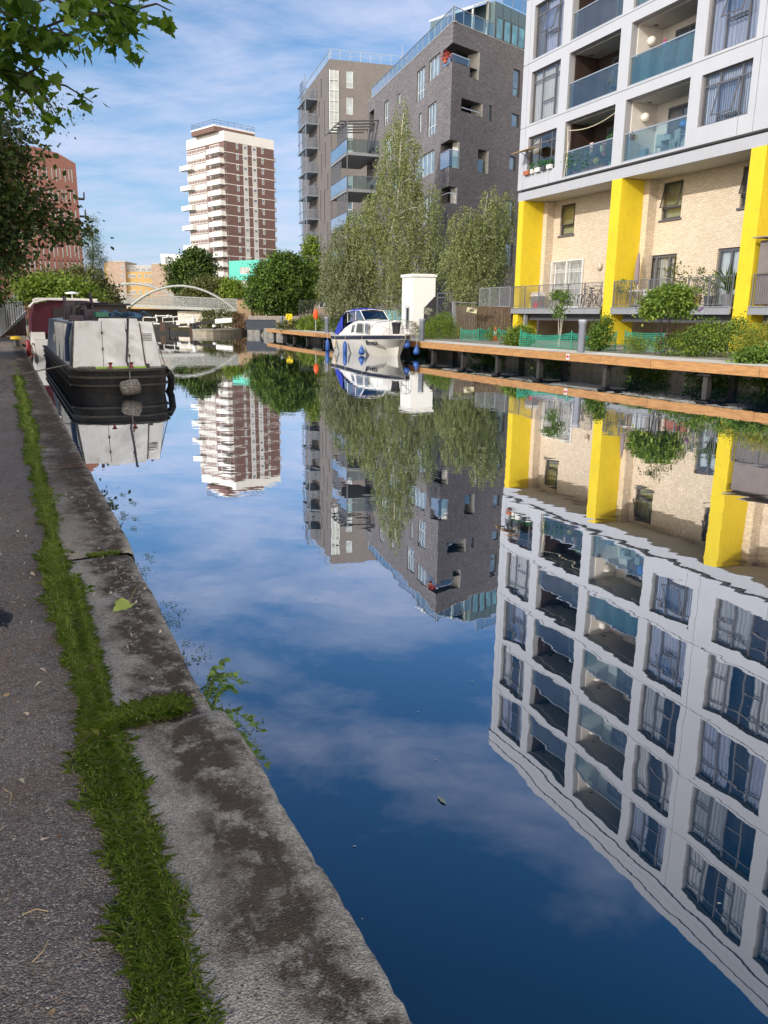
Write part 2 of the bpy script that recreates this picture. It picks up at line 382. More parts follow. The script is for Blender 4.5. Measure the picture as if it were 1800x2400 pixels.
# towpath sheet, slightly uneven
pth = put(bpy.data.objects.new('towpath', None), (0, 0, 0)); bpy.data.objects.remove(pth)
b = MB(); ns, nw = 240, 26; rng = np.random.default_rng(3)
S = -7 + np.linspace(0, 1, ns) ** 1.6 * 85; Wd = .345 + np.linspace(0, 1, nw) ** 1.7 * 7.1
hump = lambda s, w_: .012 * math.sin(s * .9 + w_ * 2) + .010 * math.sin(s * 2.3 - w_ * 1.3) + .05 * math.exp(-((s - 4.16) ** 2 / .05 + (w_ - .76) ** 2 / .012)) * .4 + .025 * math.exp(-((s - 2.15) ** 2 / .25 + (w_ - .85) ** 2 / .05))
vs = [(s, w_, PZ - .02 + hump(s, w_)) for s in S for w_ in Wd]
b.add(vs, [(i * nw + j, (i + 1) * nw + j, (i + 1) * nw + j + 1, i * nw + j + 1) for i in range(ns - 1) for j in range(nw - 1)])
o = b.build('towpath', ASPH, smooth=80); put(o, (QO[0], QO[1], 0), QA); struct(o)
# coping stones: long blocks with worn edges, one structure
joints = [-7, -4.4, -1.9, .6, 2.86, 5.0, 7.30, 7.95, 10.2, 12.35, 14.9, 17.2, 19.6, 22, 25, 28, 31, 34, 37, 40, 43, 46, 49, 52, 55, 58, 61, 64, 67, 70, 73, 76]
b = MB(); b2 = MB()
for i in range(len(joints) - 1):
    a0, a1 = joints[i] + .008, joints[i + 1] - .008
    dz = RN.uniform(-.008, .010); sk = RN.uniform(-.010, .010)
    if i == 4: dz, sk = -.004, .02
    if i == 3: dz, sk = .020, -.012
    nx, nyy = max(4, int((a1 - a0) / (.035 if a0 < 8 else .10))) if a1 < 16 else 8, 8
    ys = [0, 0, .012, .035, .12, .22, .31, .392]
    g = []; chip = [max(0, RN.gauss(-.002, .006)) * (1 + 2 * (RN.random() < .06)) for _ in range(97)]
    for ix in range(nx + 1):
        s = a0 + (a1 - a0) * ix / nx
        e = .035 * max(0, 1 - (min(ix, nx - ix) * (a1 - a0) / nx) / .05)
        for iy, y in enumerate(ys):
            wob = (.010 * math.sin(s * 7.3 + i) + .012 * math.sin(s * 2.2 + i * 3)) if iy == 7 else .004 * math.sin(s * 3.1 + i) + .003 * math.sin(s * 9.7 + i * 2) + chip[ix % 97] if iy < 4 or iy == 7 else 0
            zt_ = [PZ - .26, PZ - .05, PZ - .014, PZ - .002][iy] if iy < 4 else PZ
            if i <= 3: wob = wob * (.35 if iy == 7 else 1) - .026 * max(0, 2.86 - s)
            g.append((s, y + wob + sk, zt_ + dz - e * .6 + .004 * math.sin(s * 5 + y * 14)))
    b.add(g, [(p * 8 + q, (p + 1) * 8 + q, (p + 1) * 8 + q + 1, p * 8 + q + 1) for p in range(nx) for q in range(7)])
o = b.build('quay_kerb', COPE, smooth=60); put(o, (QO[0], QO[1], 0), QA); struct(o)
b = MB(); b.box(-7, 76, .03, .36, -1.2, PZ - .12)
o = b.build('quay_wall', QWALL); put(o, (QO[0], QO[1], 0), QA); struct(o)

# land: left bank, right bank, far ground
SOIL = NT('soil'); t = SOIL
SOIL = t.set(t.ramp(t.noise(.8, 8, .65), [(.3, (.035, .030, .020)), (.5, (.060, .055, .030)), (.7, (.095, .090, .055))]), .95, 0, .1)
t = NT('gravel'); gc = t.n('ShaderNodeSeparateColor'); t.l(t.vor(22, out=1), gc.inputs[0]); t.bump(t.vor(22), .5, .02)
GRAVEL = t.set(t.mix(.5, t.ramp(gc.outputs[0], [(0, (.16, .15, .13)), (1, (.42, .40, .37))]), t.ramp(t.noise(1.2, 5), [(.35, (.10, .10, .07)), (.6, (.34, .32, .29))])), .9, 0, .2)
b = MB(); b.box(-7, 76, 7.4, 120, -1, PZ - .03)
o = b.build('left_bank', SOIL); put(o, (QO[0], QO[1], 0), QA); struct(o)
b = MB(); b.quad((-900, 79, .42), (900, 79, .42), (900, 1400, .42), (-900, 1400, .42)); b.quad((-900, 79, -.6), (900, 79, -.6), (900, 79, .42), (-900, 79, .42))
struct(b.build('ground', SOIL))
PONT = [(20.5, 3.0), (13.8, 11.6), (11.4, 15.9), (9.3, 19.75), (7.6, 22.8), (5.75, 26.7), (3.5, 31.5), (1.35, 36.3), (-.9, 42.0), (-3.4, 48.9), (-6.2, 55.5), (-9.5, 64.3)]
def offset(poly, d):
    out = []
    for i, p in enumerate(poly):
        a = Vector(poly[max(i - 1, 0)]); c_ = Vector(poly[min(i + 1, len(poly) - 1)]); v = (c_ - a).normalized(); nrm = Vector((v.y, -v.x))
        out.append((p[0] + nrm.x * d, p[1] + nrm.y * d))
    return out
BE = offset(PONT, 1.72)
BZ = .70
bank_poly = BE + [(-10.3, 68.5), (-12.6, 73), (-12.8, 79.2), (40, 79.2), (60, 40), (60, 0)]
b = MB(); b.prism(bank_poly[::-1], -.9, BZ - .06)
struct(b.build('far_bank', GRAVEL))
# bank wall under the pontoon: pale capping over a weedy concrete face
CONC = m('old_concrete', (.72, .66, .56), .9, dirt=(.14, .14, .07), var=.35, scale=1.6)
b = MB(); A0 = offset(PONT, 1.58); A1 = offset(PONT, 1.70)
for i in range(len(A0) - 1):
    b.add([(*A0[i], -.8), (*A0[i + 1], -.8), (*A0[i + 1], .40), (*A0[i], .40), (*A1[i], -.8), (*A1[i + 1], -.8), (*A1[i + 1], .40), (*A1[i], .40)], [(0, 1, 2, 3), (3, 2, 6, 7)])
struct(b.build('bank_wall', CONC))

# grass growing in the joint between path and coping
t = NT('grass_blades'); g_ = t.n('ShaderNodeNewGeometry')
c = t.ramp(g_.outputs['Random Per Island'], [(0, (.26, .38, .05)), (.4, (.44, .60, .085)), (.8, (.56, .64, .15)), (.90, (.64, .60, .30)), (1, (.70, .60, .36))])
c = t.mix(t.ramp(t.noise(2.2, 4, .6), [(.35, .5), (.65, 0)]), c, (.20, .31, .05))
t.set(c, .5, 0, .3); tr = t.n('ShaderNodeBsdfTranslucent'); t.l(c, tr.inputs[0]); ms = t.n('ShaderNodeMixShader'); ms.inputs[0].default_value = .5
t.l(t.b.outputs[0], ms.inputs[1]); t.l(tr.outputs[0], ms.inputs[2]); t.l(ms.outputs[0], t.out.inputs[0]); GRASS = t.m
rng = np.random.default_rng(11)
def strip_pts(n, s0, s1, pw=1.0):
    s = s0 + (s1 - s0) * rng.random(n) ** pw
    wc = .438 + .012 * np.sin(s * 1.7) + .010 * np.sin(s * 5.3); hw = .040 + .020 * np.sin(s * 2.9 + 1) + .016 * np.sin(s * 7.7) + .016 * np.sin(s * 23.7)
    w_ = wc + hw * np.clip(rng.normal(size=n) * .55, -1.3, 1.3)
    return s, w_
parts = []
for n, s0, s1, h, wd in ((44000, .2, 3.6, .026, .0010), (32000, 3.6, 9.5, .030, .0017), (18000, 9.5, 19.5, .045, .004)):
    s, w_ = strip_pts(n, s0, s1)
    keep = (np.sin(s * 4.1) + np.sin(s * 1.3 + 2) + rng.normal(size=n) * .5) > -1.6
    s, w_ = s[keep], w_[keep]
    w_ = w_ - .026 * np.maximum(0, 2.86 - s)
    parts.append((s, w_, h * rng.uniform(.45, 1.35, len(s)), np.full(len(s), wd)))
# a tongue of grass along the open joint between two stones, and tufts in other joints
n = 5200; q = rng.random(n); s = 2.86 + .02 * rng.normal(size=n) + .03 * q; w_ = .44 - .29 * q
parts.append((s, w_, .04 * rng.uniform(.5, 1.4, n), np.full(n, .001)))
n = 7000; s = .9 + 3.6 * rng.random(n) ** .9; w_ = .385 - .026 * np.maximum(0, 2.86 - s) - np.abs(rng.normal(size=n)) * .010; edge_n = n
parts.append((s, w_, .022 * rng.uniform(.5, 1.3, n), np.full(n, .0009)))
n = 500; q = rng.random(n); parts.append((5.0 + .012 * rng.normal(size=n), .26 - .16 * q, .022 * rng.uniform(.5, 1.3, n), np.full(n, .0015)))
s = np.concatenate([p[0] for p in parts]); w_ = np.concatenate([p[1] for p in parts]); h = np.concatenate([p[2] for p in parts]); wd = np.concatenate([p[3] for p in parts])
P = np.stack([s, w_, PZ - .012 + .026 * (w_ < .386 - .026 * np.maximum(0, 2.86 - s)) * (s < 4.6)], 1)
o = blades('grass', P, h, wd, rng, GRASS, None, 1.15); put(o, (QO[0], QO[1], 0), QA)
tag(o, 'strip of short green grass between dark path and stone edge', 'grass'); stuff(o)
# soil under the grass
b = MB(); n = 120
ss = np.linspace(-2, 24, n); vs = []
for s_ in ss:
    wc = .445 + .012 * math.sin(s_ * 1.7) + .010 * math.sin(s_ * 5.3) - .026 * max(0, 2.86 - s_)
    vs += [(s_, wc - .07, PZ - .020), (s_, wc, PZ - .006), (s_, wc + .07, PZ - .035)]
b.add(vs, [(3 * i + j, 3 * i + 3 + j, 3 * i + 4 + j, 3 * i + 1 + j) for i in range(n - 1) for j in (0, 1)])
o = b.build('joint_soil', m('mossy_joint', (.17, .22, .04), .95, var=.5, scale=14, dirt=(.06, .045, .03)), smooth=80); put(o, (QO[0], QO[1], 0), QA); struct(o)

# ------------------------------------------------------------------ façade helpers
def wall(mb, u0, u1, z0, z1, holes, y=0.0, depth=.2, flip=False, mats=(0, 1, 2)):
    """a wall in the plane y (outside towards -y) with recesses (u0, u1, z0, z1[, depth])"""
    us = sorted({u0, u1, *[h[0] for h in holes], *[h[1] for h in holes]}); zs = sorted({z0, z1, *[h[2] for h in holes], *[h[3] for h in holes]})
    us = [u for u in us if u0 <= u <= u1]; zs = [z for z in zs if z0 <= z <= z1]
    mb.mat(mats[0])
    for a, c in zip(us, us[1:]):
        run = None
        for e, g in zip(zs, zs[1:]):
            um, zm = (a + c) / 2, (e + g) / 2
            if any(h[0] < um < h[1] and h[2] < zm < h[3] for h in holes): continue
            mb.quad((a, y, e), (c, y, e), (c, y, g), (a, y, g))
    for h in holes:
        a, c, e, g = h[:4]; d = y + (h[4] if len(h) > 4 else depth)
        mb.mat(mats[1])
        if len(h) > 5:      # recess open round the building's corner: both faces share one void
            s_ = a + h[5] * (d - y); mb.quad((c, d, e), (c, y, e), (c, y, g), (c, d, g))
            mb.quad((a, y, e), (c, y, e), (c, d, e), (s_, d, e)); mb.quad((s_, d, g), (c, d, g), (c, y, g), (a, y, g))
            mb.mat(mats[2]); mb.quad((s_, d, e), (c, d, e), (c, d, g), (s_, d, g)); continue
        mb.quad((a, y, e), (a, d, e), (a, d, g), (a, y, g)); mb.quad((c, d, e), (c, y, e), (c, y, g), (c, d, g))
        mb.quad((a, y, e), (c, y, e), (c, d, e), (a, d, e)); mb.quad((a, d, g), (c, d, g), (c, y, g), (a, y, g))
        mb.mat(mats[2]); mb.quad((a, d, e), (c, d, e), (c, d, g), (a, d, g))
    mb.mat(0)
FRAME = m('window_frame_grey', (.115, .115, .13), .45, var=.1)
FRAME_L = m('window_frame_pale', (.60, .64, .66), .45, var=.1)
GLASS = glassmat('window_glass', (.80, .83, .86), .11)
BALG = glassmat('balcony_glass', (.68, .78, .79), .09)
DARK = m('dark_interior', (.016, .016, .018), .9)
DGLASS = darkglass('dark_window_glass')
SKYGLASS = darkglass('pale_window_glass', (.10, .14, .17), .05)
def fabric(name, col, freq=16, var=.35):
    t = NT(name); sp = t.n('ShaderNodeSeparateXYZ'); t.l(t.co, sp.inputs[0])
    u = t.math('ADD', sp.outputs[0], sp.outputs[1]); s = t.math('SINE', t.math('ADD', t.math('MULTIPLY', u, freq * 2), t.math('MULTIPLY', t.noise(2, 2), 6)))
    c = t.ramp(t.math('MULTIPLY_ADD', s, .5), [(.0, tuple(x * (1 - var) for x in col)), (1, col)])
    return t.set(c, .9, 0, .1)
CURT = [fabric('curtain_white', (.62, .60, .56)), fabric('curtain_cream', (.60, .54, .40)), fabric('curtain_blue', (.40, .43, .54)), fabric('curtain_grey', (.42, .42, .42))]
BLIND = m('vertical_blind', (.55, .58, .66), .8, fn=lambda n, *a, **k: fabric(n, (.52, .56, .66), 30, .7))
def window(parent, fr, u0, u1, z0, z1, y=.1, mull=(), trans=(), fw=.055, frame=None, glass=None, curtain=None, seed=0, open_tilt=None, name='window', bar=None, dk=.09):
    frame = frame or FRAME; glass = glass or GLASS
    b = MB(fr); b.box(u0, u1, y, y + .06, z0, z0 + fw); b.box(u0, u1, y, y + .06, z1 - fw, z1)
    b.box(u0, u0 + fw, y + .002, y + .058, z0 + fw, z1 - fw); b.box(u1 - fw, u1, y + .002, y + .058, z0 + fw, z1 - fw)
    xs = [u0] + list(mull) + [u1]
    for q in mull: b.box(q - fw / 2, q + fw / 2, y + .004, y + .056, z0 + fw, z1 - fw)
    for q in trans:
        za, i0, i1 = q if isinstance(q, tuple) else (q, 0, len(xs) - 1)
        b.box(xs[i0] + fw / 2, xs[i1] - fw / 2, y + .006, y + .054, za - fw / 2, za + fw / 2)
    w_ = b.build(name, frame, parent)
    g = MB(fr); g.quad((u0 + fw * .5, y + .03, z0 + fw * .5), (u1 - fw * .5, y + .03, z0 + fw * .5), (u1 - fw * .5, y + .03, z1 - fw * .5), (u0 + fw * .5, y + .03, z1 - fw * .5))
    g.build('pane', glass, w_)
    if open_tilt:
        a, c, e, g_, out = open_tilt; b = MB(fr); T = .045
        def P(u, z, k=0): f = (g_ - z) / (g_ - e); return (u, y - .03 - out * f - k, z)
        for (ua, za, ub, zb) in ((a, e, c, e + T), (a, g_ - T, c, g_), (a, e, a + T, g_), (c - T, e, c, g_)):
            b.add([P(ua, za), P(ub, za), P(ub, zb), P(ua, zb), P(ua, za, .04), P(ub, za, .04), P(ub, zb, .04), P(ua, zb, .04)], [(0, 1, 2, 3), (7, 6, 5, 4), (0, 4, 5, 1), (1, 5, 6, 2), (2, 6, 7, 3), (3, 7, 4, 0)])
        b.mat(1).quad(P(a + T, e + T, .02), P(c - T, e + T, .02), P(c - T, g_ - T, .02), P(a + T, g_ - T, .02))
        b.build('open_casement', [frame, glass], w_)
    if curtain is not None:
        r = random.Random(seed); b = MB(fr); spans = curtain[1] if isinstance(curtain, tuple) else [(0, 1)]; cm = curtain[0] if isinstance(curtain, tuple) else curtain
        for (f0, f1) in spans:
            b = MB(fr); a, c = u0 + .02 + (u1 - u0 - .04) * f0, u0 + .02 + (u1 - u0 - .04) * f1; n = max(6, int((c - a) / .05)); pts = []
            for i in range(n + 1): pts.append((a + (c - a) * i / n, y + dk + .06 + .03 * math.sin(i * 1.9 + seed) + .015 * r.random()))
            for p, q in zip(pts, pts[1:]): b.quad((p[0], p[1], z0 + .03), (q[0], q[1], z0 + .03), (q[0], q[1], z1 - .03), (p[0], p[1], z1 - .03))
            b.build('curtain', cm, w_)
    return w_
def railing(mb, pts, z0, z1, step=.11, post=1.2, r=.008, pr=.02, bottom=.08):
    """top rail, bottom rail, thin uprights along a path of (x, y)"""
    for (a, c) in zip(pts, pts[1:]):
        a, c = Vector((*a, 0)), Vector((*c, 0)); L = (c - a).length; d = (c - a) / L
        ang = math.degrees(math.atan2(d.y, d.x)); old = mb.fr; f2 = Fr(a.x, a.y, ang); mb.fr = (lambda o_, f_: (lambda p: o_(f_(p))))(old, f2)
        mb.box(-.02, L + .02, -.022, .022, z1 - .03, z1); mb.box(0, L, -.012, .012, z0 + bottom, z0 + bottom + .025)
        n = int(L / step)
        for i in range(1, n): x = L * i / n; mb.box(x - r, x + r, -r, r, z0 + bottom + .025, z1 - .03)
        k = max(1, round(L / post))
        for i in range(k + 1): x = L * i / k; mb.box(x - pr, x + pr, -pr, pr, z0, z1 - .03)
        mb.fr = old

# ------------------------------------------------------------------ pale panelled flats on yellow fins
PANEL = m('pale_grey_panel', (.47, .485, .52), .42, var=.06, scale=.8)
JOINT = m('panel_joint', (.10, .10, .12), .8)
REVEAL = m('grey_reveal', (.36, .36, .38), .5, var=.08)
SOFF = m('soffit_board', (.52, .50, .46), .8, var=.12, scale=1.2)
YELL = m('yellow_render', (.74, .56, .024), .6, var=.10, scale=.9, dirt=(.62, .45, .03))
BUFF = m('buff_brick', (.65, .52, .37), (.78, .66, .50), (.44, .385, .32), fn=brick, var=.35)
WHITEWALL = m('white_wall', (.66, .62, .57), .8, var=.08)
BROWNDOOR = m('brown_timber_door', (.050, .032, .027), .5, var=.3)
STEEL = m('grey_painted_steel', (.20, .205, .22), .45, .3, var=.12)
STEEL_L = m('light_grey_steel', (.36, .37, .39), .45, .3, var=.12)
AP = thing('apartment_building', 'pale grey panelled apartment block raised on bright yellow fins over buff brick', 'building', (6.94, 44.4, 0), -66.96)
ZS = [8.28, 11.28, 14.24, 17.22, 20.2, 23.18]
SEC = [('w', .62, 3.12), ('b', 3.80, 7.48), ('b', 8.16, 11.92), ('w', 12.52, 14.93), ('W', 16.15, 19.45), ('W', 20.08, 23.4), ('b', 24.0, 27.4)]
UEND = 28.2
holes = []
for k in range(5):
    z0, z1 = ZS[k], ZS[k + 1]
    for typ, a, c in SEC:
        if typ == 'b': holes.append((a, c, z0 + .09, z1 - .42, 1.75))
        else: holes.append((a, c, z0 + (.66 if k == 0 else .11), z1 - .46 if k else z1 - .52, .9))
b = MB(); wall(b, -.18, UEND, 8.28, 23.18, holes, .03, .2)
# balcony side walls and floors get the pale wall, window recess backs are dark
b.mat(0); b.quad((-.18, .03, 8.28), (-.18, 13, 8.28), (-.18, 13, 24.4), (-.18, .03, 24.4)); b.quad((UEND, 13, 8.28), (UEND, .03, 8.28), (UEND, .03, 24.4), (UEND, 13, 24.4))
b.quad((-.18, 13, 8.28), (UEND, 13, 8.28), (UEND, 13, 24.4), (-.18, 13, 24.4)); b.quad((-.18, .03, 24.30), (UEND, .03, 24.30), (UEND, 13, 24.30), (-.18, 13, 24.30))
b.mat(3); b.quad((-.18, .03, 8.28), (UEND, .03, 8.28), (UEND, 1.75, 8.28), (-.18, 1.75, 8.28))
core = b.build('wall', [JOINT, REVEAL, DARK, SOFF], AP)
# cladding panels proud of the dark core, open joints between them
b = MB(); g = .012
edges = [-.18, .62] + [v for s_ in SEC for v in (s_[1], s_[2])] + [UEND]
edges = sorted(set(edges))
for k in range(5):
    z0, z1 = ZS[k], ZS[k + 1]
    for i, (a, c) in enumerate(zip(edges, edges[1:])):
        bay = next((s_ for s_ in SEC if abs(s_[1] - a) < .01), None)
        if bay is None:
            cuts = [a, c] if c - a < 1.0 else [a, a + .32 if a > 14 else a + .5, c]
            if abs(a + .18) < .01: cuts = [a, .30, c]
            for p, q in zip(cuts, cuts[1:]): b.box(p + (g if p != a else 0), q - (g if q != c else 0), .0, .029, z0 + g, z1 - g)
        else:
            h = next(h for h in holes if abs(h[0] - a) < .01 and z0 < h[2] < z1)
            b.box(a, c, .002, .0295, h[3], z1 - g); 
            lo = h[2] - z0
            if lo > .2:
                mid = (a + c) / 2 + .8; b.box(a, mid - g, .002, .0295, z0 + g, h[2]); b.box(mid + g, c, .002, .0295, z0 + g, h[2])
            else: b.box(a, c, .002, .0295, z0 + g, h[2])
            if bay[0] == 'b':
                pass
b.box(-.24, UEND, -.05, .5, 23.22, 23.56); b.box(-.24, UEND, -.02, .5, 23.60, 24.0); b.box(-.26, UEND, -.06, .6, 24.03, 24.46)
b.build('cladding', PANEL, AP)
b = MB(); b.box(-.1, UEND, .03, .32, 7.74, 8.16); b.box(-.12, -.099, .03, 12, 7.74, 8.16)
b.build('fascia', m('fascia_panel', (.42, .43, .46), .45, var=.06), AP)
b = MB(); b.box(-.1, UEND, .22, 1.9, 8.16, 8.275)
b.build('shadow_gap', JOINT, AP)
b = MB(); b.box(-.1, UEND, .33, 1.76, 7.75, 7.80); b.build('soffit', SOFF, AP)
# windows of the frame
wi = 0
for k in range(5):
    z0, z1 = ZS[k], ZS[k + 1]
    for typ, a, c in SEC:
        if typ == 'b': continue
        h = next(h for h in holes if abs(h[0] - a) < .01 and z0 < h[2] < z1)
        e, q = h[2], h[3]; wi += 1; ww = c - a
        zt = q - .48 if k else q - .42
        cur = [(CURT[0], [(0, .3), (.62, 1)]), (CURT[0], [(0, 1)]), (CURT[2], [(0, .4), (.7, 1)]), (CURT[0], [(0, .36), (.36, .62)]), (CURT[3], [(0, .5)]), (CURT[1], [(.05, .38), (.6, 1)])][(k * 2 + int(a)) % 6]
        if typ == 'w':
            mu = (a + ww * .34, a + ww * .77)
            tr = [(zt, 0, 3)]
            ot = None
            if (k, int(a)) == (0, 12): cur = (BLIND, [(0, 1)]); ot = (mu[0] + .03, mu[1] - .03, e + .22, zt - .03, .30); tr.append((e + .24, 1, 2))
            elif (k, int(a)) == (1, 12): cur = (CURT[2], [(0, 1)]); ot = (mu[0] + .03, mu[1] - .03, e + 1.05, zt - .03, .26); tr.append((e + 1.05, 1, 2))
            elif (k, int(a)) == (1, 0): cur = (CURT[0], [(0, 1)]); tr.append((e + .85, 1, 2))
            elif (k, int(a)) == (2, 0): cur = (CURT[2], [(.3, 1)]); ot = (mu[0] + .03, mu[1] - .03, e + .95, zt - .03, .24); tr.append((e + .95, 1, 2))
            elif (k, int(a)) == (0, 0): cur = (CURT[1], [(0, .3), (.8, 1)])
            else: tr.append((e + .9, 1, 2))
        else:
            mu = (a + ww * .26, a + ww * .52, a + ww * .76); tr = [(zt, 0, 4), (e + .85, 0, 1), (e + .85, 2, 3)]; ot = None
        window(AP, None or (lambda p: p), a + .02, c - .02, e + .01, q - .01, .14, mu, tr, .06, FRAME, GLASS, cur, wi, ot)
# balconies: side lining, rear doors, glass front
for k in range(5):
    z0, z1 = ZS[k], ZS[k + 1]
    for j, (typ, a, c) in enumerate(SEC):
        if typ != 'b': continue
        h = next(h for h in holes if abs(h[0] - a) < .01 and z0 < h[2] < z1); e, q = h[2], h[3]
        b = MB(); dark = (j == 1)
        b.mat(0).box(a + .003, c - .003, .34, 1.74, q - .05, q - .003)                 # ceiling
        b.mat(1).box(a + .003, a + .05, .34, 1.74, e + .004, q - .05); b.mat(1).box(c - .05, c - .003, .34, 1.74, e + .004, q - .05)
        b.mat(2).box(a + .05, c - .05, 1.66, 1.72, e + .004, q - .05)
        b.mat(3).box(a + .25, a + .4, .9, 1.1, q - .062, q - .05)
        lin = b.build('balcony_lining', [SOFF, BROWNDOOR if dark else WHITEWALL, BROWNDOOR if dark else WHITEWALL, JOINT], AP)
        wu0, wu1 = (a + .9, c - .1) if not dark else (a + 1.2, c - .15)
        window(AP, lambda p: p, wu0, wu1, e + .06, q - .35, 1.56, (wu0 + (wu1 - wu0) * .3, wu0 + (wu1 - wu0) * .62), ((q - .8, 0, 3),), .08, FRAME, DGLASS, None, name='balcony_door')
        if not dark:
            b = MB(); b.ball(a + .20, .95, q - .62, .19, n=14, m=10); b.build('globe_lamp', m('opal_globe', (.78, .74, .66), .35, var=.04), AP, smooth=80)
        # frameless glass with top rail
        b = MB(); n = 4
        for i in range(n):
            p0 = a + .03 + (c - a - .06) * i / n; p1 = a + .03 + (c - a - .06) * (i + 1) / n
            b.box(p0 + .008, p1 - .008, .10, .116, e + .05, e + 1.12)
        gp = b.build('balcony_glass', BALG, AP)
        b = MB(); b.box(a + .01, c - .01, .075, .14, e + 1.12, e + 1.17); b.box(a + .01, c - .01, .07, .15, e + .002, e + .06)
        b.build('handrail', m('aluminium_rail', (.55, .57, .58), .35, .7, var=.05), gp)
# roof block
b = MB(); b.box(9, 24, 4, 11, 24.3, 26.2); b.build('plant_room', m('plant_room_grey', (.30, .31, .33), .6), AP)

# yellow fins
for (a, c) in ((0, .48), (7.64, 8.30), (15.3, 15.98), (23.2, 23.9)):
    b = MB(); b.box(a, c, .0, 1.27, .3, 7.735); b.build('column', YELL, AP, bevel=.012)
# brick base with openings
YW = 1.75
base_holes = [(1.38, 2.62, 5.98, 7.50, .5), (8.98, 10.18, 6.02, 7.55, .5), (13.35, 14.55, 6.05, 7.55, .5), (.98, 3.62, 2.32, 4.68, .5), (8.35, 10.2, 2.32, 4.56, .5), (12.5, 14.9, 2.32, 4.6, .5), (17.5, 19.5, 2.32, 4.6, .5), (18, 19.2, 6, 7.5, .5)]
b = MB(); wall(b, -.1, UEND, 2.0, 7.8, base_holes, YW, .5)
b.mat(0); b.quad((-.1, YW, .2), (-.1, 12, .2), (-.1, 12, 7.8), (-.1, YW, 7.8)); b.mat(0).quad((-.1, 3.4, .2), (UEND, 3.4, .2), (UEND, 3.4, 2.2), (-.1, 3.4, 2.2)); b.mat(0).quad((-.1, YW, 2.0), (UEND, YW, 2.0), (UEND, 3.4, 2.0), (-.1, 3.4, 2.0))
for (a, c) in ((0, .48), (7.64, 8.30), (15.3, 15.98), (23.2, 23.9)): b.mat(0).box(a + .01, c + .35, 1.271, YW + .02, 2.0, 7.74)
b.build('brick_wall', [BUFF, BUFF, DARK], AP)
idf = lambda p: p
for i, (a, c, e, g_, d) in enumerate(base_holes):
    if g_ > 5:
        window(AP, idf, a, c, e, g_, YW + .08, (), ((e + .48, 0, 1),), .085, m('window_frame_brown', (.075, .068, .07), .5), GLASS, (m('olive_blind', (.34, .36, .24), .8), [(0, 1)]), i, (a + .08, c - .05, e + .5, g_ - .05, .22 if i in (1, 2) else .02))
        b = MB(); b.box(a - .08, c + .08, YW - .08, YW + .06, e - .07, e - .003); b.build('sill', FRAME, AP)
    elif i == 3:
        w_ = window(AP, idf, a, c, e, g_, YW + .12, ((a + c) / 2,), (), .09, m('white_frame', (.70, .71, .70), .45), GLASS, (CURT[0], [(0, 1)]), i)
    else:
        w_ = window(AP, idf, a, c, e, g_, YW + .08, (a + (c - a) * .28, a + (c - a) * .72), (), .11, FRAME, GLASS, (CURT[0] if i != 5 else m('slat_blind', (.62, .66, .62), .8), [(.05, .3), (.35, .8)] if i == 4 else [(0, 1)]), i, name='patio_door')
# white security grille over the first patio door
b = MB(); a, c, e, g_ = .92, 3.66, 2.32, 4.72
for x in (a, (a + c) / 2, c): b.box(x - .035, x + .035, YW - .09, YW - .03, e, g_)
for z in (e, e + .95, e + 1.05, g_ - .62, g_ - .5, g_ - .05): b.box(a, c, YW - .08, YW - .05, z, z + (.05 if z in (e, g_ - .05) else .02))
n = 26
for i in range(1, n): x = a + (c - a) * i / n; b.box(x - .009, x + .009, YW - .075, YW - .06, e, g_)
for z in (e + 1.0, g_ - .55):
    for i in range(n): x = a + (c - a) * i / n; b.tube([(x, YW - .068, z - .06), (x + .05, YW - .068, z), (x, YW - .068, z + .06)], .006, 4)
b.build('security_grille', m('white_enamel', (.74, .74, .72), .4), AP)
b = MB()
for x in (8.46, 16.14): b.tube([(x, 1.34, 2.2), (x, 1.34, 7.7)], .055, 8)
b.build('rain_pipe', STEEL, AP, smooth=60)
b = MB(); b.ball(5.05, YW - .1, 4.28, .17, .1, .2); b.build('wall_lamp', m('cream_plastic', (.62, .52, .40), .4), AP, smooth=70)

# steel terrace decks
def deck(u0, u1, d0, posts, label, ext=False):
    T = thing('terrace_deck', label, 'terrace', (6.94, 44.4, 0), -66.96, None)
    b = MB(); b.box(u0, u1, d0, YW - .01, 2.20, 2.26); b.build('floor', m('deck_boards', (.24, .22, .20), .8, var=.3), T)
    b = MB(); b.box(u0, u1, d0 - .06, d0 - .005, 2.02, 2.28); b.box(u0, u1, d0 - .10, d0 - .061, 1.99, 2.03); b.box(u0, u1, d0 - .10, d0 - .061, 2.26, 2.29)
    k = max(2, int((u1 - u0) / 1.1))
    for i in range(k + 1): x = u0 + .04 + (u1 - u0 - .08) * i / k; b.box(x - .02, x + .02, d0 - .098, d0 - .06, 2.03, 2.26)
    b.build('edge_channel', STEEL_L, T)
    b = MB(); b.box(u0 + .35, u1 - .1, d0 + .35, d0 + .55, 1.66, 2.19); b.box(u0 + .35, u1 - .1, d0 + .28, d0 + .349, 1.66, 1.69); b.build('beam', m('dark_steel', (.11, .11, .12), .5, .2), T)
    b = MB(); railing(b, [(u0 + .04, d0), (u1 - .04, d0)], 2.28, 3.42, .10 if not ext else .085, 1.2, .007)
    b.build('railing', STEEL_L if ext else STEEL, T)
    for x in posts:
        b = MB(); b.box(x - .08, x + .08, d0 + .05, d0 + .21, .55, 2.19); b.build('post', STEEL_L, T)
    return T
deck(-3.75, -.3, -.02, (-3.6, -.5), 'empty left end terrace deck with dense pale grey railing on posts', True)
deck(-.2, 7.56, -.02, (1.1,), 'terrace deck between first two yellow fins with a leaning bike')
deck(8.36, 15.24, -.02, (), 'terrace deck behind round topped shrub with a row of plant pots')
T = deck(16.1, 23.1, -.02, (), 'terrace deck with taupe privacy screen and awning above the railing')
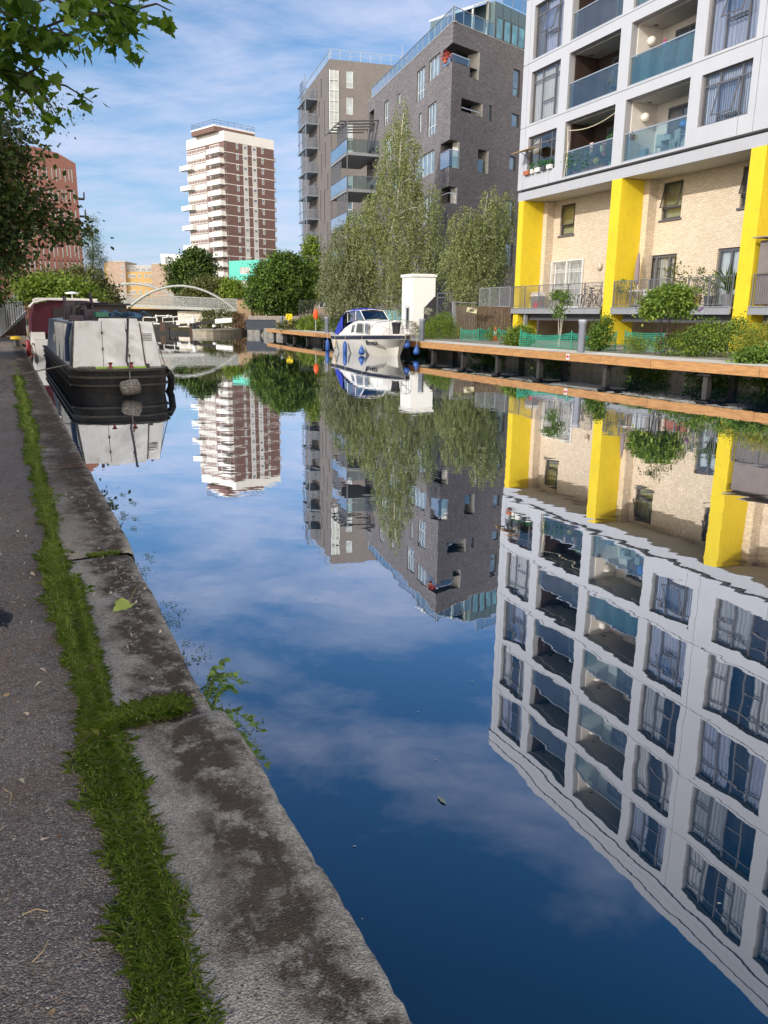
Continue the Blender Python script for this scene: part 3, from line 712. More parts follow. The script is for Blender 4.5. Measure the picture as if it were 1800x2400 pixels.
b = MB(); b.box(16.2, 18.6, .02, .04, 3.44, 4.55); b.box(16.2, 23.0, .05, .06, 2.34, 3.40); b.build('privacy_screen', m('taupe_screen', (.22, .19, .18), .7), T)
b = MB(); b.prism([(16.1, -.3), (19.5, -.3), (19.5, 1.4), (16.1, 1.4)], 4.62, 4.66); b.build('awning', m('taupe_canvas', (.30, .25, .21), .8), T)

# ------------------------------------------------------------------ slate brick flats with a sharp corner
SLATE = m('slate_brick', (.15, .14, .15), (.27, .255, .27), (.12, .115, .12), fn=brick, var=.4)
GB = thing('slate_brick_building', 'dark slate brick flats with sharp corner and corner balconies behind birch trees', 'building', (4.12, 57.3, 0))
# canal face: x runs away from the corner; outside is on the left of travel => use mirrored frame
class Fr2:
    """x along a heading (deg right of straight ahead), y inwards"""
    def __init__(s, x, y, hd, inward=1):
        s.x, s.y = x, y; a = R(hd); s.u = (math.sin(a), math.cos(a)); s.n = (math.cos(a) * inward, -math.sin(a) * inward); s.flip = s.u[0] * s.n[1] - s.u[1] * s.n[0] < 0
    def __call__(s, p): return (s.x + p[0] * s.u[0] + p[1] * s.n[0], s.y + p[0] * s.u[1] + p[1] * s.n[1], p[2])
FC = Fr2(0, 0, -16.6, 1); FE = Fr2(0, 0, 44.6, -1)
PAR = 20.40
canal_w = [(2.31, 4.62, 17.94, 19.31), (5.46, 7.28, 17.22, 19.30), (2.81, 4.64, 14.32, 16.39), (3.0, 7.55, 11.77, 13.30), (14.67, 15.83, 17.33, 19.18), (11.3, 12.04, 18.13, 18.9), (6.04, 6.61, 15.0, 16.33), (9.3, 11.2, 14.3, 16.3), (9.6, 13.4, 11.75, 13.3), (3.2, 5.4, 8.5, 10.3), (8.2, 10.2, 8.4, 10.3), (13.6, 15.4, 14.4, 16.3)]
canal_rec = [(19.0, 20.6, 17.68, 19.42), (19.0, 20.3, 14.54, 16.22), (19.0, 20.3, 11.5, 13.2), (.0, 1.85, 18.09, 19.19), (0.0, 1.78, 11.64, 13.35), (0.0, 1.5, 9.36, 10.42)]
end_w = [(6.76, 7.6, 17.28, 19.04), (6.8, 7.69, 15.26, 16.14), (6.79, 7.56, 12.31, 13.26), (6.69, 7.63, 8.54, 10.23), (6.73, 7.75, 5.45, 7.2), (4.07, 4.42, 15.19, 16.18)]
end_rec = [(0.0, 2.89, 18.09, 19.19), (1.85, 2.85, 17.5, 18.11), (1.07, 3.42, 15.28, 16.09), (3.08, 4.31, 11.71, 13.2), (0.0, 1.06, 11.64, 13.35), (0.0, .98, 9.36, 10.42)]
CD = {(True, True): 1.0, (False, True): .58, (False, False): .52}
PALE = m('pale_reveal', (.52, .50, .46), .7)
b = MB(FC); wall(b, 0, 21.3, .3, PAR, [(*h, .22) for h in canal_w] + [(*h, 1.1) if h[0] else (*h, CD[h[2] > 15, h[2] > 11], 1.69) for h in canal_rec])
b.fr = FE; wall(b, 0, 16, .3, PAR, [(*h, .2) for h in end_w] + [(*h, 1.0) if h[0] else (*h, CD[h[2] > 15, h[2] > 11], 1.69) for h in end_rec])
b.fr = idf
def fp(f, x, y=0): return f((x, y, 0))[:2]
a_, c_, e_ = fp(FC, 21.3), fp(FE, 16), (fp(FC, 21.3)[0] + 16 * FE.u[0], fp(FC, 21.3)[1] + 16 * FE.u[1])
b.mat(0).prism([fp(FC, .05, .05), c_, e_, a_], PAR - .25, PAR - .02)
for p, q in ((a_, e_), (e_, c_)): b.quad((*p, .3), (*q, .3), (*q, PAR), (*p, PAR))
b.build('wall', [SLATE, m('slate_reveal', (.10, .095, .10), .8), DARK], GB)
b = MB(FC); b.box(-.03, 21.3, -.03, .25, PAR, PAR + .05); b.fr = FE; b.box(.1, 16, -.03, .25, PAR, PAR + .05); b.build('coping', m('grey_coping', (.42, .42, .42), .5), GB)
for i, (a, c, e, g_) in enumerate(canal_w):
    w_ = c - a; mu = tuple(a + w_ * f for f in ((.33, .66) if w_ > 1.5 else (.5,))); 
    if w_ > 3: mu = tuple(a + w_ * f for f in (.2, .4, .6, .8))
    window(GB, FC, a, c, e, g_, .10, mu, ((e + .6, 0, len(mu) + 1),) if g_ - e > 1.8 else (), .06, FRAME_L, SKYGLASS, None, i)
for i, (a, c, e, g_) in enumerate(end_w):
    window(GB, FE, a, c, e, g_, .10, () if c - a < .6 else (), ((e + .55, 0, 1),) if g_ - e > 1.4 else (), .055, FRAME, SKYGLASS, None, i)
# pale end cheeks of the recesses, rails and glass
for (a, c, e, g_) in end_rec:
    b = MB(FE); b.box(c - .16, c - .002, .01, .95 if c > 1.2 else .5, e + .003, g_ - .003)
    b.build('recess_cheek', PALE, GB)
b = MB(FE); b.box(.02, 1.85, -.02, .02, 18.5, 18.56); b.box(1.1, 3.2, .0, .03, 15.48, 15.53); b.box(.0, 1.0, -.02, .03, 12.7, 12.75); b.box(0, .95, -.02, .03, 9.95, 10.0); b.fr = FC; b.box(.0, 1.8, -.02, .02, 18.5, 18.56); b.box(0, 1.75, -.02, .02, 12.7, 12.75); b.box(0, 1.45, -.02, .02, 9.95, 10.0)
b.build('balcony_rail', m('aluminium_rail', (.55, .57, .58), .35, .7), GB)
for z0_, z1_, ue, uc in ((18.12, 18.5, 1.85, 1.8), (11.68, 12.7, 1.0, 1.75)):
    b = MB(FE); b.box(.02, ue, 0, .012, z0_, z1_); b.fr = FC; b.box(.02, uc, 0, .012, z0_, z1_); b.build('balcony_glass', BALG, GB)
b = MB(FE); b.box(3.1, 4.15, .2, .212, 11.73, 12.6); b.build('balcony_glass', BALG, GB)
# roof terrace glass balustrade
def glass_rail(parent, fr, u0, u1, z0, h, step=1.25, y=.06):
    b = MB(fr); n = max(1, round((u1 - u0) / step))
    for i in range(n): p0 = u0 + (u1 - u0) * i / n; p1 = u0 + (u1 - u0) * (i + 1) / n; b.box(p0 + .04, p1 - .04, y, y + .012, z0 + .08, z0 + h - .06)
    g = b.build('roof_balustrade', BALG, parent); b = MB(fr)
    for i in range(n + 1): x = u0 + (u1 - u0) * i / n; b.box(x - .02, x + .02, y - .02, y + .03, z0, z0 + h)
    b.box(u0, u1, y - .025, y + .035, z0 + h, z0 + h + .04); b.build('rail', m('rail_blue_grey', (.30, .36, .42), .4, .4), g)
glass_rail(GB, FC, 0, 20, PAR + .05, .85); glass_rail(GB, FE, 0, 4.4, PAR + .05, .85)
# teal glazed penthouse with a raked canopy
TEAL = m('teal_metal', (.13, .19, .20), .4, .3, var=.08)
b = MB(FE); b.box(4.45, 15.5, .1, 6, PAR + .05, 22.75); pn = b.build('penthouse', TEAL, GB)
for i, x in enumerate((4.6, 5.5, 6.4, 7.2, 8.0, 8.9, 9.8)):
    window(GB, FE, x, x + .78, PAR + .1, 21.85, .03, (), (), .04, FRAME, darkglass('teal_glass', (.09, .20, .22), .05), None, i, name='penthouse_window', dk=.03)
b = MB(FE); 
for x in np.arange(4.5, 12, .9): b.box(x - .012, x + .012, .08, .1, 21.9, 22.75)
b.build('standing_seam', m('dark_seam', (.08, .11, .12), .5), GB)
b = MB(FE); b.add([(2.6, .5, 22.0), (4.5, .5, 22.9), (4.5, 4.5, 22.9), (2.6, 4.5, 22.0), (2.6, .5, 22.08), (4.5, .5, 22.98), (4.5, 4.5, 22.98), (2.6, 4.5, 22.08)], [(0, 1, 2, 3), (7, 6, 5, 4), (0, 4, 5, 1), (1, 5, 6, 2), (2, 6, 7, 3), (3, 7, 4, 0)])
b.box(4.3, 4.44, .6, .74, PAR + .05, 22.85); b.box(2.7, 2.8, .6, .7, PAR + .05, 22.02)
b.build('canopy', m('canopy_white', (.62, .66, .64), .5), GB)
glass_rail(GB, FE, 5.2, 15, 22.75, .9)
# stacked balconies with louvre screens at the far end of the canal face
LOUV = m('louvre_grey', (.17, .17, .18), .5, .2)
for i, zf in enumerate((3.6, 6.55, 9.5, 12.45, 15.4)):
    b = MB(FC); x0, x1 = 17.2, 23.6
    b.box(x0, x1, -2.9, -.01, zf - .22, zf); bal = b.build('balcony', m('balcony_slab', (.24, .26, .28), .5), GB)
    b = MB(FC); n = 6
    for q in range(n): p0 = x0 + (x1 - x0) * q / n; b.box(p0 + .02, p0 + (x1 - x0) / n - .02, -2.9, -2.886, zf + .05, zf + 1.05)
    for q in range(3): b.box(x0, x0 + .012, -2.9 + q * .95 + .02, -2.9 + (q + 1) * .95 - .02, zf + .05, zf + 1.05)
    b.build('glass_panel', BALG, bal)
    b = MB(FC); b.box(x0 - .02, x1, -2.93, -2.86, zf + 1.05, zf + 1.1); b.box(x0 - .02, x0 + .03, -2.9, 0, zf + 1.05, zf + 1.1)
    u0 = x0 + .2 + (i % 2) * 2.2
    for q in range(4):
        p0 = u0 + q * .95
        b.box(p0, p0 + .05, -2.86, -2.81, zf, zf + 2.68); b.box(p0 + .85, p0 + .9, -2.86, -2.81, zf, zf + 2.68)
        for z in np.arange(zf + .1, zf + 2.6, .16): b.box(p0 + .05, p0 + .85, -2.86, -2.80, z, z + .085)
    b.build('louvre_screen', LOUV, bal)
b = MB(FC)
for q in range(5): x = 17.4 + q * 1.2; b.add([(x, -3.4, 17.85), (x + .4, -3.4, 17.85), (x + .4, 0, 18.15), (x, 0, 18.15), (x, -3.4, 17.9), (x + .4, -3.4, 17.9), (x + .4, 0, 18.2), (x, 0, 18.2)], [(0, 1, 2, 3), (7, 6, 5, 4), (0, 4, 5, 1), (1, 5, 6, 2), (2, 6, 7, 3), (3, 7, 4, 0)])
b.box(17.2, 23.6, -3.45, -3.38, 17.82, 17.93); b.box(17.2, 17.28, -2.9, -2.82, 3, 18.0); b.box(23.4, 23.5, -2.9, -2.8, 3, 18.0)
b.build('louvre_canopy', LOUV, GB)

# ------------------------------------------------------------------ tall slate flats behind
TB = thing('tall_slate_building', 'tall grey brick flats with a glazed corner bay and roof rail, farther back', 'building', (-7.03, 102, 0))
SLATE2 = m('warm_slate_brick', (.165, .150, .148), (.215, .196, .19), (.15, .14, .138), fn=brick, var=.35)
FR_, FL_ = Fr2(0, 0, 74, -1), Fr2(0, 0, -16.6, 1)
ZT = 30.86
r_w = []
for k in range(9): r_w.append((2.0, 2.84, 27.95 - k * 2.85, 29.82 - k * 2.85))
l_w = [(4.36, 5.02, 27.8, 29.9), (2.78, 3.1, 23.1, 27.1), (5.8, 6.4, 25.9, 27.6), (5.6, 6.15, 21.9, 25.0), (2.4, 2.8, 19.4, 22.3), (4.6, 5.0, 18.4, 21.4), (.95, 1.45, 16.7, 18.6), (3.0, 3.4, 13, 17), (5.3, 5.7, 13.6, 17.2), (1.2, 1.6, 8, 13), (3.6, 4.0, 5, 10.6), (5.4, 5.8, 6, 12)]
b = MB(FR_); wall(b, 0, 26, .3, ZT, [(*h, .2) for h in r_w] + [(0.0, 1.08, 22.98, 29.76, .3)]); b.fr = FL_; wall(b, 0, 18, .3, ZT, [(*h, .2) for h in l_w] + [(0.0, .6, 22.98, 29.76, .3)])
b.fr = idf; b.prism([fp(FL_, 18), fp(FL_, .05, .05), fp(FR_, 26), (fp(FR_, 26)[0] - 5, fp(FR_, 26)[1] + 17)], ZT - .4, ZT - .02)
b.quad((*fp(FR_, 26), .3), (fp(FR_, 26)[0] - 5, fp(FR_, 26)[1] + 17, .3), (fp(FR_, 26)[0] - 5, fp(FR_, 26)[1] + 17, ZT), (*fp(FR_, 26), ZT))
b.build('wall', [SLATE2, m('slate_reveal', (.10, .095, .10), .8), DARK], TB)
for i, (a, c, e, g_) in enumerate(r_w): window(TB, FR_, a, c, e, g_, .08, (), ((e + .7, 0, 1),), .07, FRAME_L, SKYGLASS, None, i)
for i, (a, c, e, g_) in enumerate(l_w): window(TB, FL_, a, c, e, g_, .08, (), tuple((z, 0, 1) for z in np.arange(e + 1, g_ - .4, 1.3)), .06, FRAME, SKYGLASS, None, i)
PALEG = darkglass('bay_glass', (.10, .13, .13), .10)
b = MB(FR_)
for k in range(6):
    z = 23.0 + k * 1.13; b.mat(0).box(-.05, 1.06, -.06, .1, z, z + .07); b.mat(1).box(-.03, 1.04, -.03, .08, z + .07, z + 1.06)
for x in (-.05, .48, 1.0): b.mat(0).box(x, x + .07, -.07, .1, 23, 29.75)
b.build('corner_bay', [FRAME_L, PALEG], TB)
b = MB(FR_)
for k in range(20): x = k * 1.25; b.box(x - .03, x + .03, .1, .16, ZT, ZT + 1.1)
b.box(0, 25, .1, .15, ZT + 1.05, ZT + 1.1); b.box(0, 25, .1, .13, ZT + .5, ZT + .53); b.fr = FL_; b.box(0, 17, .1, .15, ZT + 1.05, ZT + 1.1)
for k in range(13): x = k * 1.3; b.box(x - .03, x + .03, .1, .16, ZT, ZT + 1.1)
b.build('roof_rail', m('rail_blue_grey', (.30, .36, .42), .4, .4), TB)
b = MB(FR_); b.box(10, 16, 2, 7, ZT, ZT + 1.6); b.tube([(9.5, 2, ZT), (9.5, 2, ZT + 2.8)], .05, 5); b.build('plant_box', m('plant_room_grey', (.30, .31, .33), .6), TB)
for k in range(10):
    zf = 2.6 + k * 2.85; b = MB(FL_); b.box(7.0, 12.5, -1.6, -.01, zf - .2, zf); b.box(7, 7.06, -1.6, -.02, zf + 1.0, zf + 1.06); b.box(7, 12.5, -1.62, -1.55, zf + 1.0, zf + 1.06)
    for q in range(4):
        if (q + k) % 3 == 0: continue
        for z in np.arange(zf + .1, zf + 2.5, .2): b.box(7.1 + q * 1.3, 8.3 + q * 1.3, -1.55, -1.5, z, z + .08)
    for z in np.arange(zf + .1, zf + 1.0, .14): b.box(6.98, 7.02, -1.6, 0, z, z + .05)
    b.box(7.0, 7.1, -1.6, -1.5, zf, zf + 2.65)
    b.build('balcony', m('balcony_slab2', (.20, .24, .30), .5), TB)

# ------------------------------------------------------------------ the tower block
TW = thing('tower_block', 'white and brown brick tower block of many storeys with stacked white balconies', 'building', (-42.56, 220, 0))
TBR = m('brown_brick', (.155, .085, .078), (.205, .115, .10), (.17, .13, .12), fn=brick, var=.3)
TWH = m('white_concrete', (.74, .73, .70), .8, var=.08, scale=.4)
TCR = m('cream_concrete', (.57, .565, .55), .8, var=.1, scale=.4)
F1, F2 = Fr2(0, 0, 45.2, -1), Fr2(0, 0, -44.8, 1)
W1, W2 = 15.92, 18.3
FH = 2.58
def floorz(k): return 45.15 - FH * (k + 1)      # bottom of storey k counted from the top
b = MB(F1); b.mat(0).box(0, W1, 0, 18, 3, 45.15); b.mat(1).box(-.06, W1 + .06, -.06, 18.06, 45.15, 47.56)
for k in range(17): z = floorz(k); b.mat(1).box(-.02, W1 + .02, -.03, .5, z - .075, z + .075)
b.build('wall', [TBR, TWH], TW)
b = MB(F2)
for k in range(17):
    z = floorz(k); b.mat(0).box(8.75, 18.3, -.12, .4, z - .35, z + .82); b.mat(0).box(.1, 7.1, -.10, .4, z - .35, z + .75)
b.mat(1).box(7.15, 8.7, -.03, .4, 3, 45.1); b.mat(2).box(0, W2, .06, .5, 3, 45.15)
b.build('spandrel', [TCR, TBR, TCR], TW)
b = MB(F1); b.mat(0).box(-1.5, 11.2, 2.0, 13, 47.56, 48.9); b.mat(1).box(-1.6, 11.3, 1.9, 13.1, 48.7, 49.05); b.build('roof_house', [TBR, TWH], TW)
b = MB(F1); P = [(-1.5, 2.1), (11.2, 2.1), (11.2, 12.9), (-1.5, 12.9), (-1.5, 2.1)]
for (p, q) in zip(P, P[1:]):
    for z in (49.7, 50.3): b.tube([(*p, z), (*q, z)], .05, 4)
    for i in range(7): b.tube([(p[0] + (q[0] - p[0]) * i / 6, p[1] + (q[1] - p[1]) * i / 6, 49), (p[0] + (q[0] - p[0]) * i / 6, p[1] + (q[1] - p[1]) * i / 6, 50.35)], .05, 4)
b.build('roof_rail', m('rail_dark_blue', (.12, .15, .22), .5), TW)
WF = m('white_window_frame', (.72, .72, .70), .5)
protos = {}
def shared(parent, key, fr, maker, dx, dz):
    """repeat a window: first one is built, later ones are copies moved along the face"""
    if key not in protos: protos[key] = (maker(), dx, dz); return protos[key][0]
    o, x0, z0 = protos[key]; c = copy_tree(o, parent)
    d = Vector(fr((dx - x0, 0, dz - z0))) - Vector(fr((0, 0, 0))); c.location = o.location + d; return c
for k in range(14):
    z = floorz(k)
    for a, c, e, g_, ky in ((3.61, 4.3, 1.05, 2.5, 's'), (11.72, 12.42, 1.05, 2.5, 's'), (5.9, 7.06, 1.35, 2.2, 'm'), (8.8, 9.95, 1.35, 2.2, 'm')):
        shared(TW, 't' + ky, F1, lambda: window(TW, F1, a, c, z + e, z + g_, -.11, (), ((z + e + .5, 0, 1),) if ky == 's' else (), .11, WF, DGLASS, None, 0, dk=.0), a, z)
    for a in (5.72, 8.62): b = MB(F1); b.box(a, a + 1.55, -.04, .1, z + .076, z + 2.50); b.build('pale_panel', TCR, TW)
    for n_, a, c in ((0, 8.95, 13.2), (1, 13.4, 18.1), (2, 2.3, 6.9)):
        shared(TW, 'l%d' % (n_ % 2 if n_ < 2 else 2), F2, lambda: window(TW, F2, a, c, z + .82, z + 2.2, -.02, tuple(a + (c - a) * f for f in (.17, .33, .5, .67, .83)), ((z + 1.3, 0, 6),), .12, WF, DGLASS if n_ else SKYGLASS, None, 0, dk=0), a, z)
    b = MB(F2); b.box(.2, 6.3, -1.5, -.12, z - .25, z - .08); b.box(.2, 6.3, -1.5, -1.4, z - .08, z + .95); b.box(6.2, 6.3, -1.4, -.12, z - .08, z + .95); b.box(.2, .3, -1.4, -.12, z - .08, z + .95)
    b.build('balcony', TWH, TW)
    if k % 2: b = MB(F2); b.box(14.6, 20.0, -1.4, -.12, z - .25, z - .08); b.box(14.6, 20.0, -1.4, -1.3, z - .08, z + .95); b.box(14.6, 14.7, -1.3, -.12, z - .08, z + .95); b.build('balcony', TWH, TW)
    b = MB(F1); b.box(W1 + .02, W1 + 1.5, 1.2, 6, z - .25, z - .08); b.box(W1 + 1.4, W1 + 1.5, 1.2, 6, z - .08, z + .95); b.box(W1 + .02, W1 + 1.4, 1.2, 1.3, z - .08, z + .95); b.build('balcony', m('grey_balcony', (.48, .48, .50), .7), TW)

# ------------------------------------------------------------------ other buildings in the distance
RB = thing('red_brick_building', 'red brick apartment block with narrow upright windows behind left bank trees', 'building', (-55.5, 150, 0))
RBR = m('red_brick', (.19, .075, .058), (.25, .105, .085), (.20, .13, .11), fn=brick, var=.3)
G1 = Fr2(0, 0, -105, 1); G1 = Fr2(-22, -10, 65.56, -1)
L1 = math.hypot(22, 10)
ZR = 27.3
rows = [(24.4, 26.4), (20.9, 22.9), (17.6, 19.7), (14.5, 16.7), (11.5, 13.7), (8.6, 10.8), (5.6, 7.7)]
hol = []
for i, (e, g_) in enumerate(rows):
    for j in range(14):
        x = L1 - .5 - j * .62 * (1.0 + .02 * j) - (.12 if (i + j) % 3 == 0 else 0)
        if x > 1: hol.append((round(x - .26, 3), round(x, 3), e + (.0 if j % 2 else -.3), g_))
b = MB(G1); wall(b, 0, L1, .3, ZR, [(*h, .25) for h in hol])
b.fr = idf; b.mat(0).prism([(0, 0), (-22, -10), (-36, 6), (-12, 18)], ZR - .5, ZR - .01); b.quad((0, 0, .3), (-12, 18, .3), (-12, 18, ZR), (0, 0, ZR))
b.add([(0, 0, ZR), (-2.6, -1.18, ZR + 1.5), (-6, -2.73, ZR + 2.2), (-22, -10, ZR + 2.5), (-22, -10, ZR)], [(0, 1, 2, 3, 4)])
b.build('wall', [RBR, RBR, DARK], RB)
for i, h in enumerate(hol[:90]):
    shared(RB, 'r%d' % (i % 2), G1, lambda: window(RB, G1, h[0], h[1], h[2], h[3], .12, (), ((h[2] + .5, 0, 1),), .04, m('window_frame_brown', (.075, .068, .07), .5), DGLASS, None, 0, dk=0), h[0], h[2])
for z in (15.6, 18.6, 21.6):
    b = MB(G1); b.box(L1, L1 + 1.2, .6, 3, z, z + .15); b.box(L1 + 1.1, L1 + 1.2, .6, 3, z + .15, z + 1.2); b.build('balcony', m('dark_steel', (.11, .11, .12), .5, .2), RB)

TF = thing('tan_brick_flats', 'long tan and ochre brick flats beyond the footbridge', 'building', (-106, 302, 0))
TAN = m('tan_brick', (.40, .29, .22), (.48, .36, .28), (.40, .33, .27), fn=brick, w=.5, h=.2, ms=.02)
OCH = m('ochre_brick', (.52, .33, .12), (.58, .39, .17), (.46, .34, .18), fn=brick, w=.5, h=.2, ms=.02)
b = MB(); b.mat(0).box(2.9, 9.6, 0, 14, .3, 19.7); b.mat(1).box(9.6, 19.4, 1.2, 14, .3, 16.4); b.mat(2).box(9.6, 19.4, 2.6, 13, 16.4, 18.9); b.mat(0).box(19.4, 27, -.2, 14, .3, 18.95); b.mat(2).box(27, 48, 1, 14, .3, 18.3)
b.mat(1).add([(2.9, 0, .3), (0, 5, .3), (0, 5, 19.2), (2.9, 0, 19.6)], [(0, 3, 2, 1)]); b.mat(3).box(2.6, 9.8, -.15, 14, 19.7, 20.05); b.mat(3).box(19.2, 27.2, -.35, 14, 18.95, 19.3)
b.mat(3).box(9.6, 19.4, 1.0, 1.1, 17.4, 17.5)
for x in np.arange(9.8, 19.4, .8): b.box(x, x + .05, 1.0, 1.06, 16.4, 17.5)
b.build('wall', [TAN, OCH, m('grey_render', (.44, .45, .46), .8), m('stone_coping', (.52, .46, .38), .8)], TF)
for (x, zs_, wd, y) in ((8.1, (17.0, 14.0, 11.0, 8.0, 5), 1.0, -.02), (25.5, (16.5, 13.7, 10.8, 7.8, 5), 1.0, -.22), (10.2, (14.3, 11.4, 8.6, 5.6), 2.6, 1.18), (13.9, (14.2, 11.2, 8.4, 5.4), .9, 1.18), (16.2, (14.2, 11.2, 8.4, 5.4), .9, 1.18), (17.6, (14.4, 11.4, 8.6, 5.6), 1.6, 1.18), (10.6, (16.5,), 1.3, 2.58), (12.6, (16.5,), 1.3, 2.58), (14.8, (16.5,), 1.3, 2.58), (17, (16.5,), 1.3, 2.58)):
    for z in zs_: window(TF, idf, x, x + wd, z, z + (1.5 if wd < 1.5 else 1.1), y - .06, (x + wd / 2,) if wd > 1.2 else (), (), .1, FRAME_L, DGLASS, None, 0, dk=0)
WM = thing('white_angular_building', 'white angular building with a cut out corner above the tan flats', 'building', (-91.1, 332, 0))
b = MB(); wall(b, 0, 26, 15, 24.2, [(1.6, 4.6, 20.9, 23.6, .8)], 0, .8); b.mat(0).add([(0, 0, 20.6), (0, 0, 24.2), (-.5, 0, 24.9), (26, 0, 24.2)], [(0, 1, 2), (1, 3, 2)])
b.box(0, 26, .85, 9, .3, 24.1); b.box(2.9, 3.3, .3, .5, 20.9, 23.6)
b.build('wall', [m('white_render', (.68, .68, .68), .7), m('white_render', (.68, .68, .68), .7), SKYGLASS], WM)
b = MB(); b.box(3.4, 4.5, .5, .56, 21, 22.2); b.build('window', SKYGLASS, WM)
TQ = thing('turquoise_building', 'flat roofed turquoise building below the tower block', 'building', (-28.9, 150, 0))
TURQ = m('turquoise_render', (.13, .62, .52), .6, var=.06)
b = MB(); wall(b, 0, 5.7, .3, 11.1, [(1.95, 3.85, 8.9, 10.05, .25), (2.15, 3.7, 6.5, 7.75, .25)], 0, .25); b.quad((5.7, 0, .3), (5.7, 9, .3), (5.7, 9, 11.4), (5.7, 0, 11.4)); b.add([(0, 0, 11.1), (5.7, 0, 11.1), (5.7, 0, 11.4)], [(0, 1, 2)])
b.quad((0, 0, 11.1), (5.7, 0, 11.4), (5.7, 9, 11.4), (0, 9, 11.1)); b.mat(1).box(5.75, 8.4, 4, 9, .3, 10.7); b.mat(0).box(6.4, 9, 2.5, 8, 9, 11.65); b.mat(0).box(5.3, 12, 9.5, 16, .3, 9.4)
b.build('wall', [TURQ, m('white_render', (.68, .68, .68), .7), DARK], TQ)
for a, c, e, g_ in ((1.95, 3.85, 8.9, 10.05), (2.15, 3.7, 6.5, 7.75)): window(TQ, idf, a, c, e, g_, .05, tuple(a + (c - a) * f for f in (.33, .66)), (), .12, WF, m('pale_blind', (.5, .5, .5), .7), None, 0, dk=0)
# pale block far right of the round tree
LB = thing('low_brick_house', 'low brick building half hidden between round tree and grey flats', 'building', (-11.5, 96, 0))
b = MB(); b.mat(0).box(0, 9, 0, 8, .3, 5.2); b.mat(1).prism([(-.3, -.3), (9.3, -.3), (9.3, 8.3), (-.3, 8.3)], 5.2, 5.6); b.build('wall', [TAN, m('slate_roof', (.09, .09, .10), .7)], LB)
for x in (1, 3.5, 6): window(LB, idf, x, x + 1.2, 2.6, 4.2, -.04, (x + .6,), (), .08, WF, DGLASS, None, 0, dk=0)

# ------------------------------------------------------------------ mooring pontoon
PT = thing('mooring_pontoon', 'long timber faced mooring pontoon with pale decking along the far bank', 'pontoon', (0, 0, 0))
t = NT('pale_decking'); sp = t.n('ShaderNodeSeparateXYZ'); t.l(t.co, sp.inputs[0])
DECKM = t.set(t.mix(t.ramp(t.noise(.45, 6, .65), [(.35, 0), (.7, .6)]), (.70, .67, .60), (.45, .41, .35)), .75, 0, .2)
TIMB = wood('orange_timber', (.36, .18, .075), (.60, .335, .14), (1.2, 1.2, 9))
PB = offset(PONT, 1.48)
b = MB(); f = MB(); gcap = MB()
for i in range(len(PONT) - 1):
    p, q, p2, q2 = PONT[i], PONT[i + 1], PB[i], PB[i + 1]
    b.add([(*p, .62), (*q, .62), (*q2, .62), (*p2, .62), (*p, .69), (*q, .69), (*q2, .69), (*p2, .69)], [(0, 1, 2, 3), (7, 6, 5, 4), (2, 6, 7, 3)] )
    v = (Vector(q) - Vector(p)); L = v.length; v /= L; nrm = Vector((v.y, -v.x)); k = max(1, round(L / 2.4))
    for j in range(k):
        a0 = Vector(p) + v * (L * j / k + .006); a1 = Vector(p) + v * (L * (j + 1) / k - .006); o1, o2 = nrm * -.055, nrm * .0
        f.add([(*(a0 + o1), .43), (*(a1 + o1), .43), (*(a1 + o1), .685), (*(a0 + o1), .685), (*(a0 - nrm * .002), .43), (*(a1 - nrm * .002), .43), (*(a1 - nrm * .002), .685), (*(a0 - nrm * .002), .685)], [(0, 1, 2, 3), (7, 6, 5, 4), (3, 2, 6, 7), (4, 5, 1, 0), (0, 3, 7, 4), (1, 5, 6, 2)])
b.build('deck', DECKM, PT); f.build('timber_fascia', TIMB, PT)
# end face
b = MB(); e0, e1 = Vector(PONT[-1]), Vector(PB[-1]); vv = (e0 - Vector(PONT[-2])).normalized() * .05
b.add([(*e0, .43), (*e1, .43), (*e1, .685), (*e0, .685), (*(e0 + vv), .43), (*(e1 + vv), .43), (*(e1 + vv), .685), (*(e0 + vv), .685)], [(0, 1, 2, 3), (7, 6, 5, 4), (3, 2, 6, 7), (0, 3, 7, 4), (1, 5, 6, 2)]); b.build('end_board', TIMB, PT)
PILE = m('wet_pile', (.055, .052, .048), .7, dirt=(.03, .035, .02), scale=3)
seg = 0
for i in range(len(PONT) - 1):
    p, q = Vector(PONT[i]), Vector(PONT[i + 1]); v = q - p; L = v.length; v /= L; nrm = Vector((v.y, -v.x)); ang = math.degrees(math.atan2(v.y, v.x))
    k = max(1, round(L / 3.4))
    for j in range(k):
        c = p + v * (L * (j + .5) / k); fr = Fr(c.x, c.y, ang)
        b = MB(fr); b.box(-.075, .075, -.34, -.16, -1, .42); b.box(-.14, .14, -1.5, -.06, .395, .425); b.box(-.20, .20, -.40, -.08, .34, .394); b.add([(-.7, -.1, .42), (-.2, -.1, .34), (-.2, -.4, .34), (-.7, -.4, .42)], [(0, 1, 2, 3)]); b.box(-.09, .09, -1.40, -1.24, -1, .40)
        b.build('pile', PILE, PT)
b = MB(); c = Vector((4.27, 29.85)); v = (Vector(PONT[6]) - Vector(PONT[5])).normalized(); ang = math.degrees(math.atan2(v.y, v.x)); fr = Fr(c.x, c.y, ang)
# small red and white notice on the fascia
nz = Fr(6.0, 26.15, math.degrees(math.atan2(PONT[5][1] - PONT[4][1], PONT[5][0] - PONT[4][0])))
b = MB(nz); b.mat(0).box(-.09, .09, .062, .066, .47, .66); b.mat(1).box(-.07, .07, .0665, .068, .53, .61); b.mat(0).box(-.05, -.035, .0685, .069, .54, .60)
NOTICE = b.build('notice_plate', [m('white_enamel', (.74, .74, .72), .4), m('sign_red', (.62, .04, .04), .4)], PT)

